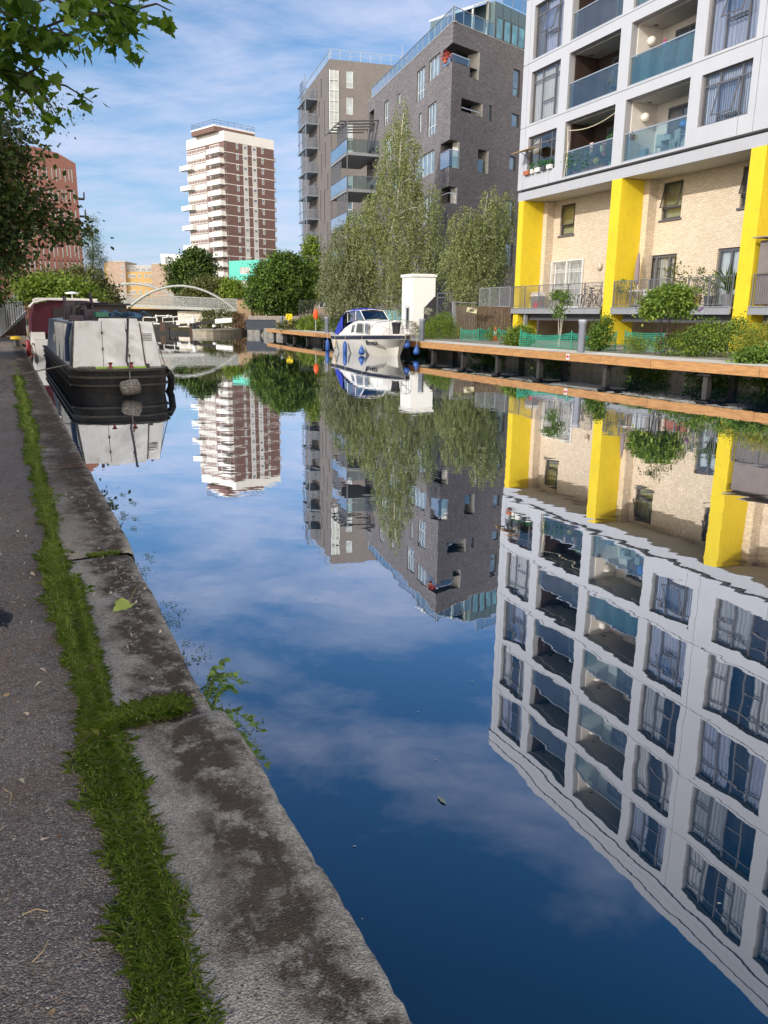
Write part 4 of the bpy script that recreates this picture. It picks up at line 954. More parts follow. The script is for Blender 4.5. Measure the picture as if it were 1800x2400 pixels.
# service pedestals
def pedestal(x, y, rz, label, h=1.05, lean=0):
    T = thing('service_pedestal', label, 'power pedestal', (x, y, .69), rz, 'service pedestals on the pontoon')
    b = MB(); w_ = .105; b.prism([(-w_, -.07), (-.07, -w_), (.07, -w_), (w_, -.07), (w_, .07), (.07, w_), (-.07, w_), (-w_, .07)], .0, h - .13); b.build('body', m('pedestal_grey', (.15, .165, .20), .4, .2, var=.1), T)
    b = MB(); b.prism([(-.12, -.08), (-.08, -.12), (.08, -.12), (.12, -.08), (.12, .08), (.08, .12), (-.08, .12), (-.12, .08)], h - .1, h - .05); b.loft([[(-.12, -.12, h - .05), (.12, -.12, h - .05), (.12, .12, h - .05), (-.12, .12, h - .05)], [(-.10, -.10, h), (.10, -.10, h), (.10, .10, h), (-.10, .10, h)]]); b.prism([(-.1, -.1), (.1, -.1), (.1, .1), (-.1, .1)], h - .13, h - .1)
    b.build('cap', m('pedestal_cap', (.26, .275, .32), .35, .2), T)
    b = MB(); b.box(-.018, .018, -w_ - .006, -w_ + .002, .05, h - .16); b.box(-.05, .05, -w_ - .02, -w_, .55, .68); b.build('socket_strip', m('dark_steel', (.11, .11, .12), .5, .2), T)
    return T
pedestal(6.42, 26.4, 60, 'large grey service pedestal on the pontoon in front of yellow fin building', 1.06)
pedestal(-3.72, 50.6, 60, 'grey service pedestal beside the blue canopied cruiser stern', .98)
pedestal(-8.3, 64.1, 60, 'grey service pedestal at the far pontoon end near yellow sign', .95)
pedestal(1.65, 37.2, 60, 'grey service pedestal half hidden behind the cruiser bow rail', 1.0)

# ------------------------------------------------------------------ white cruiser with blue canopy
GEL = m('white_gelcoat', (.70, .67, .60), .28, var=.08, spec=.5)
GELW = m('bright_gelcoat', (.76, .75, .72), .3, var=.06)
BLUEC = m('blue_canvas', (.028, .05, .40), .75, var=.25, scale=2)
NAVY = m('navy_strake', (.018, .02, .04), .4, var=.3)
CRU = thing('cabin_cruiser', 'white cabin cruiser with royal blue canopy and blue fenders moored at pontoon', 'boat', (.85, 35.15, 0), 114.3)
LH = 6.75
def hb(x):   # half beam at the gunwale
    t_ = x / LH; return 1.02 * min(1, (t_ / .30)) ** .55 * (1 - .10 * max(0, t_ - .5)) if t_ > 0 else 0.0
def gz_(x): return 1.02 - .19 * min(1, x / LH * 1.15)
xs_ = [0, .12, .3, .6, 1, 1.6, 2.4, 3.4, 4.6, 5.8, LH]
rings = []
for x in xs_:
    g_ = gz_(x); hbx = max(.02, hb(x)); xo = x
    wlh = max(.015, hb(max(0, x - .75)) * .86) if x > .75 else .012; chz = .16 + .30 * max(0, 1 - x / 2.2)
    xw = x + (.85 * max(0, 1 - x / 2.0))
    ch = max(.014, wlh + (hbx - wlh) * .55)
    rings.append([(xw, 0, -.35), (xw, wlh * .8, -.18), (xw * .75 + x * .25, ch * .93, chz), (x, hbx * .985, g_ - .22), (x, hbx, g_ - .2), (x, hbx * .99, g_), (x, 0, g_ + .02),
                  (x, -hbx * .99, g_), (x, -hbx, g_ - .2), (x, -hbx * .985, g_ - .22), (xw * .75 + x * .25, -ch * .93, chz), (xw, -wlh * .8, -.18)])
b = MB(); b.loft(rings); b.build('hull', GEL, CRU, smooth=16)
b = MB()
for sgn in (1, -1):
    for p, q in zip(xs_, xs_[1:]):
        hp, hq = max(.02, hb(p)), max(.02, hb(q)); zp_, zq = gz_(p), gz_(q)
        vs = [(p, sgn * (hp + .004), zp_ - .21), (q, sgn * (hq + .004), zq - .21), (q, sgn * (hq + .02), zq - .06), (p, sgn * (hp + .02), zp_ - .06)]
        b.mat(0).add(vs, [(0, 1, 2, 3)])
        vs = [(p, sgn * (hp + .03), zp_ - .06), (q, sgn * (hq + .03), zq - .06), (q, sgn * (hq + .03), zq - .02), (p, sgn * (hp + .03), zp_ - .02)]
        b.mat(1).add(vs, [(0, 1, 2, 3)])
b.build('rubbing_strake', [NAVY, m('steel_rub', (.5, .5, .5), .4, .4)], CRU)
# cabin: a long white coachroof with raked front
def ring_c(x, hw, z, zb): return [(x, hw, zb), (x, hw * .97, zb + (z - zb) * .45), (x, hw * .86, zb + (z - zb) * .93), (x, hw * .74, z), (x, 0, z + .05), (x, -hw * .74, z), (x, -hw * .86, zb + (z - zb) * .93), (x, -hw * .97, zb + (z - zb) * .45), (x, -hw, zb)]
b = MB(); b.loft([ring_c(1.35, .62, 1.03, .95), ring_c(1.62, .70, 1.45, .92), ring_c(1.85, .73, 1.54, .9), ring_c(3.0, .80, 1.57, .86), ring_c(3.7, .82, 1.60, .84), ring_c(4.3, .84, 1.52, .82), ring_c(5.4, .85, 1.22, .81), ring_c(6.5, .80, .95, .80)], closed=True)
b.build('cabin', GELW, CRU, smooth=40)
CG = darkglass('cabin_glass', (.06, .065, .07), .08)
for i, (a, c, a2, c2, e, g_, ) in enumerate(((2.25, 2.62, 2.32, 2.66, 1.03, 1.40), (2.9, 3.7, 3.05, 3.62, 1.02, 1.40), (4.0, 4.35, 4.0, 4.2, 1.0, 1.32))):
    for sgn in (1, -1):
        b = MB(); y0, y1 = sgn * .812, sgn * .775
        b.mat(1).add([(a - .05, y0 + sgn * .004, e - .05), (c + .05, y0 + sgn * .02, e - .05), (c2 + .05, y1 + sgn * .02, g_ + .05), (a2 - .05, y1 + sgn * .004, g_ + .05)], [(0, 1, 2, 3)])
        b.mat(0).add([(a, y0 + sgn * .01, e), (c, y0 + sgn * .026, e), (c2, y1 + sgn * .026, g_), (a2, y1 + sgn * .01, g_)], [(0, 1, 2, 3)])
        b.build('cabin_window', [CG, m('steel_rub', (.5, .5, .5), .4, .4)], CRU)
for yy in ((.06, .52), (-.52, -.06)):
    b = MB(); b.add([(1.41, yy[0], 1.12), (1.41, yy[1], 1.12), (1.615, yy[1], 1.42), (1.615, yy[0], 1.42)], [(0, 1, 2, 3)]); b.build('windscreen', m('windscreen_pale', (.40, .44, .45), .08, spec=.8), CRU)
b = MB()   # upper screen frame and clear panels of the canopy
for sgn in (1, -1):
    b.tube([(3.15, sgn * .62, 1.58), (3.75, sgn * .60, 2.02)], .022, 6); b.tube([(3.75, sgn * .60, 2.02), (5.2, sgn * .74, 1.98)], .018, 6); b.tube([(4.1, sgn * .68, 1.58), (4.15, sgn * .66, 2.02)], .02, 6); b.tube([(4.95, sgn * .76, 1.45), (5.05, sgn * .72, 1.95)], .02, 6)
b.tube([(3.75, -.60, 2.02), (3.7, 0, 2.07), (3.75, .60, 2.02)], .02, 6); b.tube([(3.15, -.62, 1.58), (3.05, 0, 1.62), (3.15, .62, 1.58)], .02, 6)
b.build('screen_frame', GELW, CRU)
VINYL = glassmat('clear_vinyl', (.40, .42, .46), .14)
b = MB()
for sgn in (1, -1):
    b.quad((3.2, sgn * .63, 1.58), (4.95, sgn * .76, 1.45), (5.05, sgn * .73, 1.97), (3.76, sgn * .61, 2.02)); b.quad((5.0, sgn * .77, 1.40), (5.5, sgn * .80, 1.15), (5.5, sgn * .74, 1.85), (5.06, sgn * .73, 1.96))
b.quad((3.17, -.60, 1.6), (3.17, .60, 1.6), (3.75, .58, 2.02), (3.75, -.58, 2.02))
b.build('clear_screen', VINYL, CRU)
def arch(x, hw, z, zs_, n=9): return [(x + (.06 * math.sin(i * 2.1 + x * 5)), hw * math.cos(math.pi * i / (n - 1)) if False else hw * (1 - 2 * i / (n - 1)), zs_ + (z - zs_) * (1 - abs(1 - 2 * i / (n - 1)) ** 3.2)) for i in range(n)]
b = MB(); rr = [arch(3.72, .62, 2.06, 2.0), arch(4.3, .72, 2.14, 1.99), arch(5.0, .78, 2.12, 1.93), arch(5.55, .80, 2.05, 1.78), arch(6.1, .82, 1.92, 1.38), arch(6.45, .84, 1.72, 1.0), arch(6.72, .86, 1.12, .84)]
b.loft(rr, closed=False, cap=False)
for sgn in (1, -1):  # side skirts hanging aft
    pts = [(5.5, .80, 1.80, 1.16), (5.8, .81, 1.62, .98), (6.1, .83, 1.40, .86), (6.4, .85, 1.05, .84)]
    for p, q in zip(pts, pts[1:]): b.quad((p[0], sgn * (p[1] + .02), p[3]), (q[0], sgn * (q[1] + .03), q[3]), (q[0], sgn * q[1], q[2]), (p[0], sgn * p[1], p[2]))
b.build('canopy', BLUEC, CRU, smooth=70)
b = MB(); b.box(4.3, 4.7, .55, .6, 1.55, 1.85); b.build('red_seat', m('red_cloth', (.55, .04, .06), .8), CRU)
# bow rail and grab handles
RAIL = m('chrome_rail', (.62, .62, .60), .25, .8)
b = MB()
for z in (.55, ):
    pts = [(2.2, .84, 1.0), (1.9, .80, 1.32), (1.3, .78, 1.50), (.6, .60, 1.56), (.15, .25, 1.58), (.05, 0, 1.58), (.15, -.25, 1.58), (.6, -.60, 1.56), (1.3, -.78, 1.50), (1.9, -.80, 1.32), (2.2, -.84, 1.0)]
    b.tube(pts, .016, 6)
for (x, y) in ((1.25, .78), (.5, .55), (.1, .12), (.1, -.12), (.5, -.55), (1.25, -.78)): b.tube([(x, y, .98), (x, y, 1.55)], .013, 5)
b.tube([(2.35, .88, 1.02), (2.3, .86, 1.25), (2.0, .80, 1.38)], .018, 6); b.tube([(.9, -.2, 1.02), (.9, -.2, 1.24), (.2, -.2, 1.24)], .013, 5)
b.build('bow_rail', RAIL, CRU, smooth=60)
b = MB(); b.tube([(1.2, .55, 1.62), (4.0, .75, 1.57)], .012, 5); b.tube([(1.2, -.55, 1.62), (4.0, -.75, 1.57)], .012, 5); b.build('grab_rail', m('green_moss', (.10, .14, .04), .9), CRU)
def text(name, s, size, mat, parent, mw, extrude=.002):
    cu = bpy.data.curves.new(name, 'FONT'); cu.body = s; cu.size = size; cu.extrude = extrude; cu.offset = .010; cu.align_x = 'CENTER'; cu.align_y = 'CENTER'
    tmp = bpy.data.objects.new(name, cu); COL.objects.link(tmp); dg = bpy.context.evaluated_depsgraph_get(); me = bpy.data.meshes.new_from_object(tmp.evaluated_get(dg)); bpy.data.objects.remove(tmp)
    me.materials.clear(); me.materials.append(mat); o = bpy.data.objects.new(name, me); COL.objects.link(o); o.parent = parent; o.matrix_local = mw; return o
INK = m('sign_black', (.012, .012, .018), .5)
# boat's name on the side: written along the hull, reading bow-ward
sx0, sx1 = 2.35, .85; p0 = Vector((sx0, .965, .62)); d_ = Vector((-1, -.06, .035)).normalized(); u_ = Vector((0, .20, 1)).normalized(); n_ = d_.cross(u_).normalized()
mw = Matrix((d_, u_, n_)).transposed().to_4x4(); mw.translation = Vector((1.62, hb(1.62) * .955 + .055, .60))
text('name_lettering', 'Breeze', .40, INK, CRU, mw, .003).scale = (1.05, .72, 1)
d_ = Vector((1, -1.2, .05)).normalized()
# black bin standing on the foredeck
T = thing('black_bin', 'black plastic bin standing on the cruiser foredeck', 'bin', (0, 0, 0))
def on_cru(x, y, z): a = R(114.3); return (.85 + x * math.cos(a) - y * math.sin(a), 35.15 + x * math.sin(a) + y * math.cos(a), z)
T.location = on_cru(.72, .12, 1.01)
b = MB(); b.lathe([(.15, 0), (.20, .42), (.21, .44)], 14); b.build('tub', m('black_plastic', (.03, .03, .033), .5), T, smooth=40); b = MB(); b.lathe([(.225, .44), (.225, .475), (.19, .50), (.02, .51)], 14); b.build('lid', m('black_plastic', (.03, .03, .033), .5), T, smooth=40)
FEND = m('blue_fender', (.03, .10, .36), .4, var=.2)
def fender(x, y, z0, kind, label):
    T = thing('fender', label, 'fender', on_cru(x, y, 0), 114.3, 'blue fenders hung round the cruiser'); b = MB()
    if kind == 'long': b.lathe([(.02, z0 + .62), (.05, z0 + .60), (.10, z0 + .50), (.105, z0 + .1), (.08, z0 + .02), (.02, z0)], 12)
    else: b.lathe([(.02, z0 + .46), (.03, z0 + .42), (.10, z0 + .28), (.15, z0 + .16), (.14, z0 + .07), (.08, z0 + .01), (.02, z0)], 12)
    b.build('body', FEND, T, smooth=60); b = MB(); b.tube([(0, 0, z0 + (.6 if kind == 'long' else .45)), (0, -.02, 1.0)], .01, 4); b.build('rope', m('rope_pale', (.45, .43, .38), .9), T)
fender(6.85, 1.12, -.02, 'long', 'dark blue long fender hanging off the cruiser stern corner')
fender(4.35, 1.14, -.04, 'long', 'tall blue sausage fender hanging amidships on cruiser side')
fender(2.35, 1.10, .02, 'drop', 'teardrop blue fender under the boat name')
fender(.15, -.62, .12, 'drop', 'teardrop blue fender between cruiser bow and pontoon')
fender(.22, -.18, .40, 'drop', 'dark blue fender tucked under the cruiser bow')
T = thing('fender', 'small grubby white fender on the cruiser side near stern', 'fender', on_cru(5.95, 1.06, 0), 114.3); b = MB(); b.lathe([(.02, .62), (.06, .58), (.075, .5), (.075, .25), (.05, .18), (.02, .16)], 10); b.build('body', m('cream_plastic', (.62, .52, .40), .4), T, smooth=60); b = MB(); b.tube([(0, 0, .6), (0, -.02, .9)], .01, 4); b.build('rope', m('rope_pale', (.45, .43, .38), .9), T)

# ------------------------------------------------------------------ grey steel narrowboat
NB = thing('narrowboat', 'shabby pale grey steel narrowboat with black hull moored along the towpath', 'boat', (-5.97, 17.82, 0), QA)
HULL = m('black_hull', (.012, .0115, .0115), .5, var=.5, dirt=(.045, .04, .035), scale=2.4)
GREYP = m('weathered_grey_paint', (.56, .575, .59), .55, var=.12, scale=1.1, dirt=(.36, .33, .30))
GREYB = m('blue_grey_side', (.20, .245, .30), .55, var=.25, dirt=(.10, .10, .10))
L = 13.0
def bow_pts(n=12, r=1.0): return [(-.62 * r * math.sqrt(max(0, 1 - abs(-1 + 2 * i / n) ** 2.6)) , 1.03 * (-1 + 2 * i / n)) for i in range(n + 1)]
bp_ = bow_pts()
outl = [(x, y) for x, y in bp_] + [(L, 1.03), (L, -1.03)]
b = MB(); 
b.loft([[(x * .72 + .12, y * .93, -.4) if i < 13 else (x, y * .93, -.4) for i, (x, y) in enumerate(outl)], [(x * .86 + .05, y * .985, .20) if i < 13 else (x, y, .2) for i, (x, y) in enumerate(outl)], [(x, y, .585) for x, y in outl]])
b.build('hull', HULL, NB, smooth=35)
b = MB()
for z, e in ((.22, .035), (.40, .03), (.56, .04)):
    for p, q in zip(outl[:13] , outl[1:13]):
        k = .86 + .14 * (z - .2) / .385; s_ = .05 * (1 - (z - .2) / .385)
        P_ = lambda u, zz, ee: (u[0] * k + s_ - ee * (1 if abs(u[1]) < 1 else .3), u[1] * (1 + ee * .6), zz)
        b.add([P_(p, z, 0), P_(q, z, 0), P_(q, z, e), P_(p, z, e), P_(p, z + .045, 0), P_(q, z + .045, 0), P_(q, z + .045, e), P_(p, z + .045, e)], [(3, 2, 6, 7), (4, 7, 6, 5), (0, 1, 2, 3)])
    b.box(0, L, 1.03, 1.03 + e, z, z + .045); b.box(0, L, -1.03 - e, -1.03, z, z + .045)
b.build('rubbing_band', m('rusty_black', (.030, .026, .023), .6, dirt=(.10, .07, .05), scale=6), NB)
b = MB(); b.prism(outl, .586, .60); b.build('foredeck', m('grey_deck', (.20, .19, .18), .7, dirt=(.08, .075, .07)), NB)
b = MB(); b.box(-.30, -.12, -.55, .52, .602, .628); b.build('lime_mat', m('lime_green', (.28, .48, .03), .7), NB)
for y in (.22, -.22):
    b = MB(); b.lathe([(.055, .602), (.03, .66), (.03, .69), (.06, .72), (.02, .735)], 10, -.34, y); b.build('mooring_stud', m('red_oxide', (.20, .04, .035), .5), NB, smooth=40)
b = MB(); b.box(-.3, -.22, -.62, -.54, .602, .69); b.build('stud_block', m('rusty_black', (.05, .042, .036), .6), NB)
# front screen of tilted plates
def fp_(y, z): return (.16 + (z - .6) * .22, y, z)
b = MB(); seams = [.96, .31, -.27, -.62, -.96]
for a, c in zip(seams, seams[1:]):
    ka, kc = a * (1 - .13), c * (1 - .13)
    tz = 1.60 if a < .5 or True else 1.58
    b.add([fp_(a - .006, .604), fp_(c + .006, .604), fp_(kc + .006, tz), fp_(ka - .006, tz)], [(0, 1, 2, 3)])
b.add([fp_(.34, 1.60), fp_(-.52, 1.60), fp_(-.50, 1.665), fp_(.32, 1.665)], [(0, 1, 2, 3)])
b.build('front_panel', GREYP, NB)
b = MB(); b.add([(fp_(.97, .6)[0] + .03, .97, .6), (fp_(-.97, .6)[0] + .03, -.97, .6), (fp_(-.84, 1.6)[0] + .03, -.84, 1.6), (fp_(.84, 1.6)[0] + .03, .84, 1.6)], [(0, 1, 2, 3)])
for (y, z) in ((.31, 1.0), (.31, 1.35), (-.27, .85), (-.27, 1.4), (-.27, 1.15)): p = fp_(y * (1 - .13 * (z - .6)), z); b.box(p[0] - .02, p[0] + .01, p[1] - .018, p[1] + .018, z - .03, z + .03)
p, q = fp_(-.60, .64), fp_(-.55, 1.55); b.tube([(p[0] - .012, p[1], p[2]), (q[0] - .012, q[1], q[2])], .014, 5)
b.build('seam_backing', m('rust_brown', (.09, .055, .04), .8, var=.4), NB)
# cabin
b = MB()
CAB = [(.30, .93, .62), (11.6, .95, .62)]
b.mat(0).quad((.75, .965, .6), (11.6, .965, .6), (11.6, .84, 1.56), (.75, .84, 1.56)); b.mat(1).quad((.30, -.965, .6), (11.6, -.965, .6), (11.6, -.84, 1.56), (.5, -.84, 1.56))
b.mat(1).add([(.5, .84, 1.56), (.5, .4, 1.60), (.5, -.4, 1.60), (.5, -.84, 1.56), (11.6, .84, 1.56), (11.6, .4, 1.60), (11.6, -.4, 1.60), (11.6, -.84, 1.56)], [(0, 4, 5, 1), (1, 5, 6, 2), (2, 6, 7, 3), (4, 7, 6, 5)])
b.mat(1).quad((11.6, .965, .6), (11.6, -.965, .6), (11.6, -.84, 1.56), (11.6, .84, 1.56))
b.mat(0).add([(.75, .965, .6), (.75, -.9, .6), (.75, -.84, 1.56), (.75, .84, 1.56)], [(0, 1, 2, 3)])
b.build('cabin', [GREYB, GREYP, HULL], NB)
b = MB(); b.add([(.36, .965, .6), (.50, .95, .6), (.62, .84, 1.52), (.50, .84, 1.52)], [(0, 1, 2, 3)]); b.build('side_frame', GREYP, NB)
for x in (1.4, 2.2, 3.6, 5.4): b = MB(); b.box(x, x + .05, .86, .99, .6, 1.52); b.build('side_frame', GREYP, NB)
for x in (3.0, 5.0, 7.2):
    b = MB(); b.add([(x, .95 - .02, .85), (x + .8, .95 - .02, .85), (x + .8, .885, 1.32), (x, .885, 1.32)], [(0, 1, 2, 3)]); b.build('cabin_window', CG, NB)
b = MB(); b.tube([(.18, -.30, 1.70), (-.10, -.24, 1.66), (.02, -.22, 1.2), (-.06, -.16, .75), (-.08, -.2, .61)], .026, 7); b.build('tow_mast', m('purple_black', (.03, .018, .035), .4), NB, smooth=60)
b = MB()
for k in range(5): p, q = fp_(-.55, 1.32 - k * .035), fp_(-.80, 1.32 - k * .035); b.add([(p[0] - .008, p[1], p[2]), (q[0] - .008, q[1], q[2]), (q[0] - .012, q[1], q[2] + .018), (p[0] - .012, p[1], p[2] + .018)], [(0, 1, 2, 3)])
b.build('vent_grille', m('grey_deck', (.20, .19, .18), .7, dirt=(.08, .075, .07)), NB)
b = MB(); b.add([(.42, .952, .62), (.73, .968, .62), (.73, .85, 1.50), (.60, .85, 1.50)], [(0, 1, 2, 3)]); b.build('side_opening', m('dark_hatch', (.022, .018, .018), .6), NB)
b = MB(); rg = np.random.default_rng(8)
for k in range(5): rr_ = .10 + .022 * k; b.tube([(-.12 + rr_ * math.cos(a), .70 + rr_ * math.sin(a), .615 + .006 * (k % 2)) for a in np.linspace(0, 6.1, 14)], .014, 4)
b.build('coiled_rope', m('grey_rope', (.14, .13, .12), .9), NB)
b = MB(); b.tube([(2.0, -.7, 1.64), (8.5, -.62, 1.66)], .03, 5); b.tube([(2.4, -.45, 1.66), (7.5, -.40, 1.68)], .022, 5); b.build('boat_pole', wood('pole_wood', (.16, .10, .05), (.30, .20, .11)), NB)
# clutter on the roof
b = MB(); b.lathe([(.10, 1.56), (.10, 1.66), (.07, 1.68), (.07, 1.95)], 10, 3.0, .62); b.tube([(3.0, .62, 1.86), (3.0, .5, 1.94), (3.05, .5, 2.02)], .065, 9); b.build('stove_pipe', m('black_plastic', (.03, .03, .033), .5), NB, smooth=50)
b = MB(); b.box(1.3, 2.6, -.5, .35, 1.60, 1.68); b.box(1.0, 1.2, -.60, -.3, 1.6, 1.68); b.build('roof_board', m('dark_board', (.05, .045, .04), .8), NB)
b = MB(); b.tube([(3.4, .84, 1.6), (3.42, .8, 2.18)], .04, 6); b.tube([(3.3, .14, 1.6), (3.25, .2, 2.28)], .04, 6); b.tube([(3.2, .5, 2.0), (3.2, -.2, 2.02)], .025, 5); b.box(2.2, 3.2, -.1, .45, 1.6, 1.86); b.box(1.9, 2.3, .5, .82, 1.57, 1.72); b.box(3.3, 4.0, .3, .8, 1.6, 2.05); b.build('roof_prop', m('purple_black', (.03, .018, .035), .4), NB)
b = MB(); b.box(4.2, 6.4, -.8, .1, 1.58, 1.98); b.box(4.1, 6.5, -.9, .5, 1.98, 2.03); b.build('hatch_box', m('dark_hatch', (.022, .018, .018), .6), NB)
b = MB(); b.box(1.1, 1.8, .02, .3, 1.69, 1.8); b.build('green_crate', m('green_plastic', (.02, .12, .08), .5), NB)
b = MB(); rg = np.random.default_rng(5)
for i in range(16): a = rg.uniform(-.8, .3); b.tube([(1.5 + rg.uniform(-.4, .6), a, 1.70), (1.4 + rg.uniform(-.2, .3), a - .1, 1.78 + .05 * rg.random()), (1.7 + rg.uniform(-.3, .3), a - .35, 1.70)], .018, 4)
b.ball(1.7, -.62, 1.71, .22, .24, .09); b.build('blue_tarpaulin', m('blue_tarp', (.05, .12, .22), .6, var=.4), NB)
b = MB(); b.tube([(.9, .90, 1.55), (.95, .98, 1.2), (1.1, 1.0, .7)], .05, 6); b.build('blue_cover', m('dark_blue_cloth', (.02, .04, .10), .8, var=.4), NB)
T = thing('fender', 'dark woven rope fender hanging on the narrowboat bow', 'fender', (-5.97, 17.82, 0), QA)
ft = R(-10); fa = Vector((0, math.cos(ft), math.sin(ft))); fc = Vector((0, -math.sin(ft), math.cos(ft))); f0 = Vector((-.72, -.12, .215))
b = MB(); b.loft([[tuple(f0 + fa * (.19 * q) + Vector((1, 0, 0)) * (.13 * r_ * math.cos(a)) + fc * (.165 * r_ * math.sin(a))) for a in np.linspace(0, 2 * math.pi, 14, endpoint=False)] for q, r_ in ((-1.12, .45), (-1.0, .85), (-.8, 1.0), (0, 1.06), (.8, 1.0), (1.0, .85), (1.12, .45))])
t = NT('woven_rope'); ww = t.vor(38); t.bump(ww, -.9, .02); ROPEF = t.set(t.ramp(ww, [(.2, (.05, .046, .043)), (.8, (.26, .24, .22))]), .95)
b.build('body', ROPEF, T, smooth=60); b = MB(); b.tube([(-.74, -.12, .37), (-.6, -.14, .60), (-.1, -.2, .66)], .016, 5); b.build('rope', m('grey_rope', (.14, .13, .12), .9), T)
T = thing('fender', 'black tyre like fender on the narrowboat canal side', 'fender', (-5.97, 17.82, 0), QA)
b = MB(); b.tube([(.1, -1.05, .5), (.2, -1.17, .35), (.3, -1.17, .1), (.4, -1.12, -.05)], .085, 8); b.build('body', HULL, T, smooth=60)
b = MB(); b.tube([(.45, -.85, 1.5), (.15, -1.03, .62)], .012, 4); b.build('rope', m('grey_rope', (.14, .13, .12), .9), T)

# ------------------------------------------------------------------ maroon topped cruiser behind it
MC = thing('canal_cruiser', 'white cruiser with maroon canvas cover moored behind the narrowboat', 'boat', (-12.35, 31.4, 0), QA)
MAR = m('maroon_canvas', (.060, .004, .014), .75, var=.25, scale=2)
b = MB(); b.loft([[(0, 1.15, -.3), (0, 1.32, .75), (0, -1.32, .75), (0, -1.15, -.3)], [(1, 1.25, -.3), (1, 1.4, .75), (1, -1.4, .75), (1, -1.25, -.3)], [(8, 1.0, -.3), (8, 1.3, .9), (8, -1.3, .9), (8, -1.0, -.3)], [(9.5, .05, -.3), (9.8, .1, 1), (9.8, -.1, 1), (9.5, -.05, -.3)]]); b.box(0, 6, 1.38, 1.44, .55, .62); b.build('hull', GELW, MC)
b = MB(); b.box(.05, 1.4, .9, 1.36, .76, 1.02); b.build('coaming', GELW, MC)
b = MB(); b.loft([[(x, 1.36, .9), (x, 1.33, 1.55), (x, 1.18, 2.06), (x, .6, 2.20), (x, -.6, 2.20), (x, -1.18, 2.06), (x, -1.33, 1.55), (x, -1.36, .9)] for x in (.1, 4.6)]); b.build('canvas_cover', MAR, MC)
b = MB()
for x in (.04,): b.tube([(x, 1.38, 1.95), (x, 1.2, 2.13), (x, .6, 2.27), (x, -.6, 2.27), (x, -1.2, 2.13), (x, -1.38, 1.95)], .045, 6)
b.box(.0, 4.7, -1.1, 1.1, 2.22, 2.30); b.build('roof_edge', GELW, MC)
b = MB(); b.box(.02, .09, -1.1, .55, 1.5, 1.95); b.build('rear_window', m('dark_hatch', (.022, .018, .018), .6), MC)
b = MB(); b.lathe([(.02, 2.3), (.02, 2.5), (.28, 2.52), (.27, 2.56), (.1, 2.60), (.02, 2.61)], 12, 2.2, -.35); b.build('dish_aerial', GELW, MC, smooth=50)
for (y, z) in ((1.45, .35),):
    T = thing('fender', 'dark red fender between maroon cruiser and towpath', 'fender', (-12.35, 31.4, 0), QA); b = MB(); b.lathe([(.02, .75), (.09, .68), (.10, .2), (.03, .1)], 9, .3, 1.52); b.build('body', m('dark_red_fender', (.22, .02, .03), .5), T, smooth=60); b = MB(); b.tube([(.3, 1.52, .75), (.4, 1.4, 1.0)], .012, 4); b.build('rope', m('grey_rope', (.14, .13, .12), .9), T)
b = MB(); b.tube([(-7.05, 17.6, .66), (-7.75, 17.2, .50), (-8.3, 17.3, .43)], .014, 5); tag(b.build('mooring_rope', m('grey_rope', (.14, .13, .12), .9)), 'grey mooring rope from the narrowboat bow to the path edge', 'rope')
for i, (a, c) in enumerate((((-14.72, 32.5, .5), (-13.6, 31.9, .85)), ((-16.9, 38.9, .5), (-14.6, 36, .9)))):
    b = MB(); p, q = Vector(a), Vector(c); mid = (p + q) / 2 - Vector((0, 0, .12)); b.tube([p, mid, q], .018, 5); tag(b.build('mooring_rope', m('grey_rope', (.14, .13, .12), .9)), ('dark mooring rope running from nearer yellow bollard to cruiser', 'dark mooring rope running from farther yellow bollard to cruiser')[i], 'rope')
for i, (x, y) in enumerate(((-14.95, 32.4), (-17.3, 39.2))):
    T = thing('mooring_bollard', ('low bollard with yellow top on the towpath edge, nearer one', 'low bollard with yellow top on the towpath edge, farther one')[i], 'bollard', (x, y, PZ), 0, 'yellow topped bollards on the towpath')
    b = MB(); b.lathe([(.16, 0), (.13, .05), (.12, .26)], 12); b.build('post', m('black_iron', (.03, .03, .03), .5), T, smooth=40); b = MB(); b.lathe([(.12, .26), (.20, .28), (.20, .36), (.12, .40), (.02, .41)], 12); b.build('cap', m('bollard_yellow', (.75, .48, .03), .5, dirt=(.4, .25, .05)), T, smooth=40)

# ------------------------------------------------------------------ lock gates, island and footbridge
WHP = m('white_paint', (.72, .72, .70), .5, var=.1); BLK = m('black_lock_timber', (.018, .018, .018), .6, var=.5); LST = m('lock_stone', (.36, .32, .25), .85, var=.3, scale=1.5, dirt=(.12, .12, .07))
isl = MB()
pp = [(-17.0 + 1.75 + 1.75 * math.cos(a), 71.2 + 3.0 * math.sin(a)) for a in np.linspace(0, 2 * math.pi, 20, endpoint=False)]
isl.prism(pp, -.6, .36); isl.prism([(-15.25 + (x + 15.25) * 1.02, 71.2 + (y - 71.2) * 1.02) for x, y in pp], .36, .46); isl.box(-17.2, -13.6, 72, 80, -.6, .44)
struct(isl.build('lock_island', LST))
isl = MB(); isl.box(-40, -24.2, 70, 79.2, -.8, .44); struct(isl.build('lock_side', LST))
G = thing('lock_gate', 'pair of black lock gates with white handrails across the canal', 'lock gate', (-20.4, 72.5, 0))
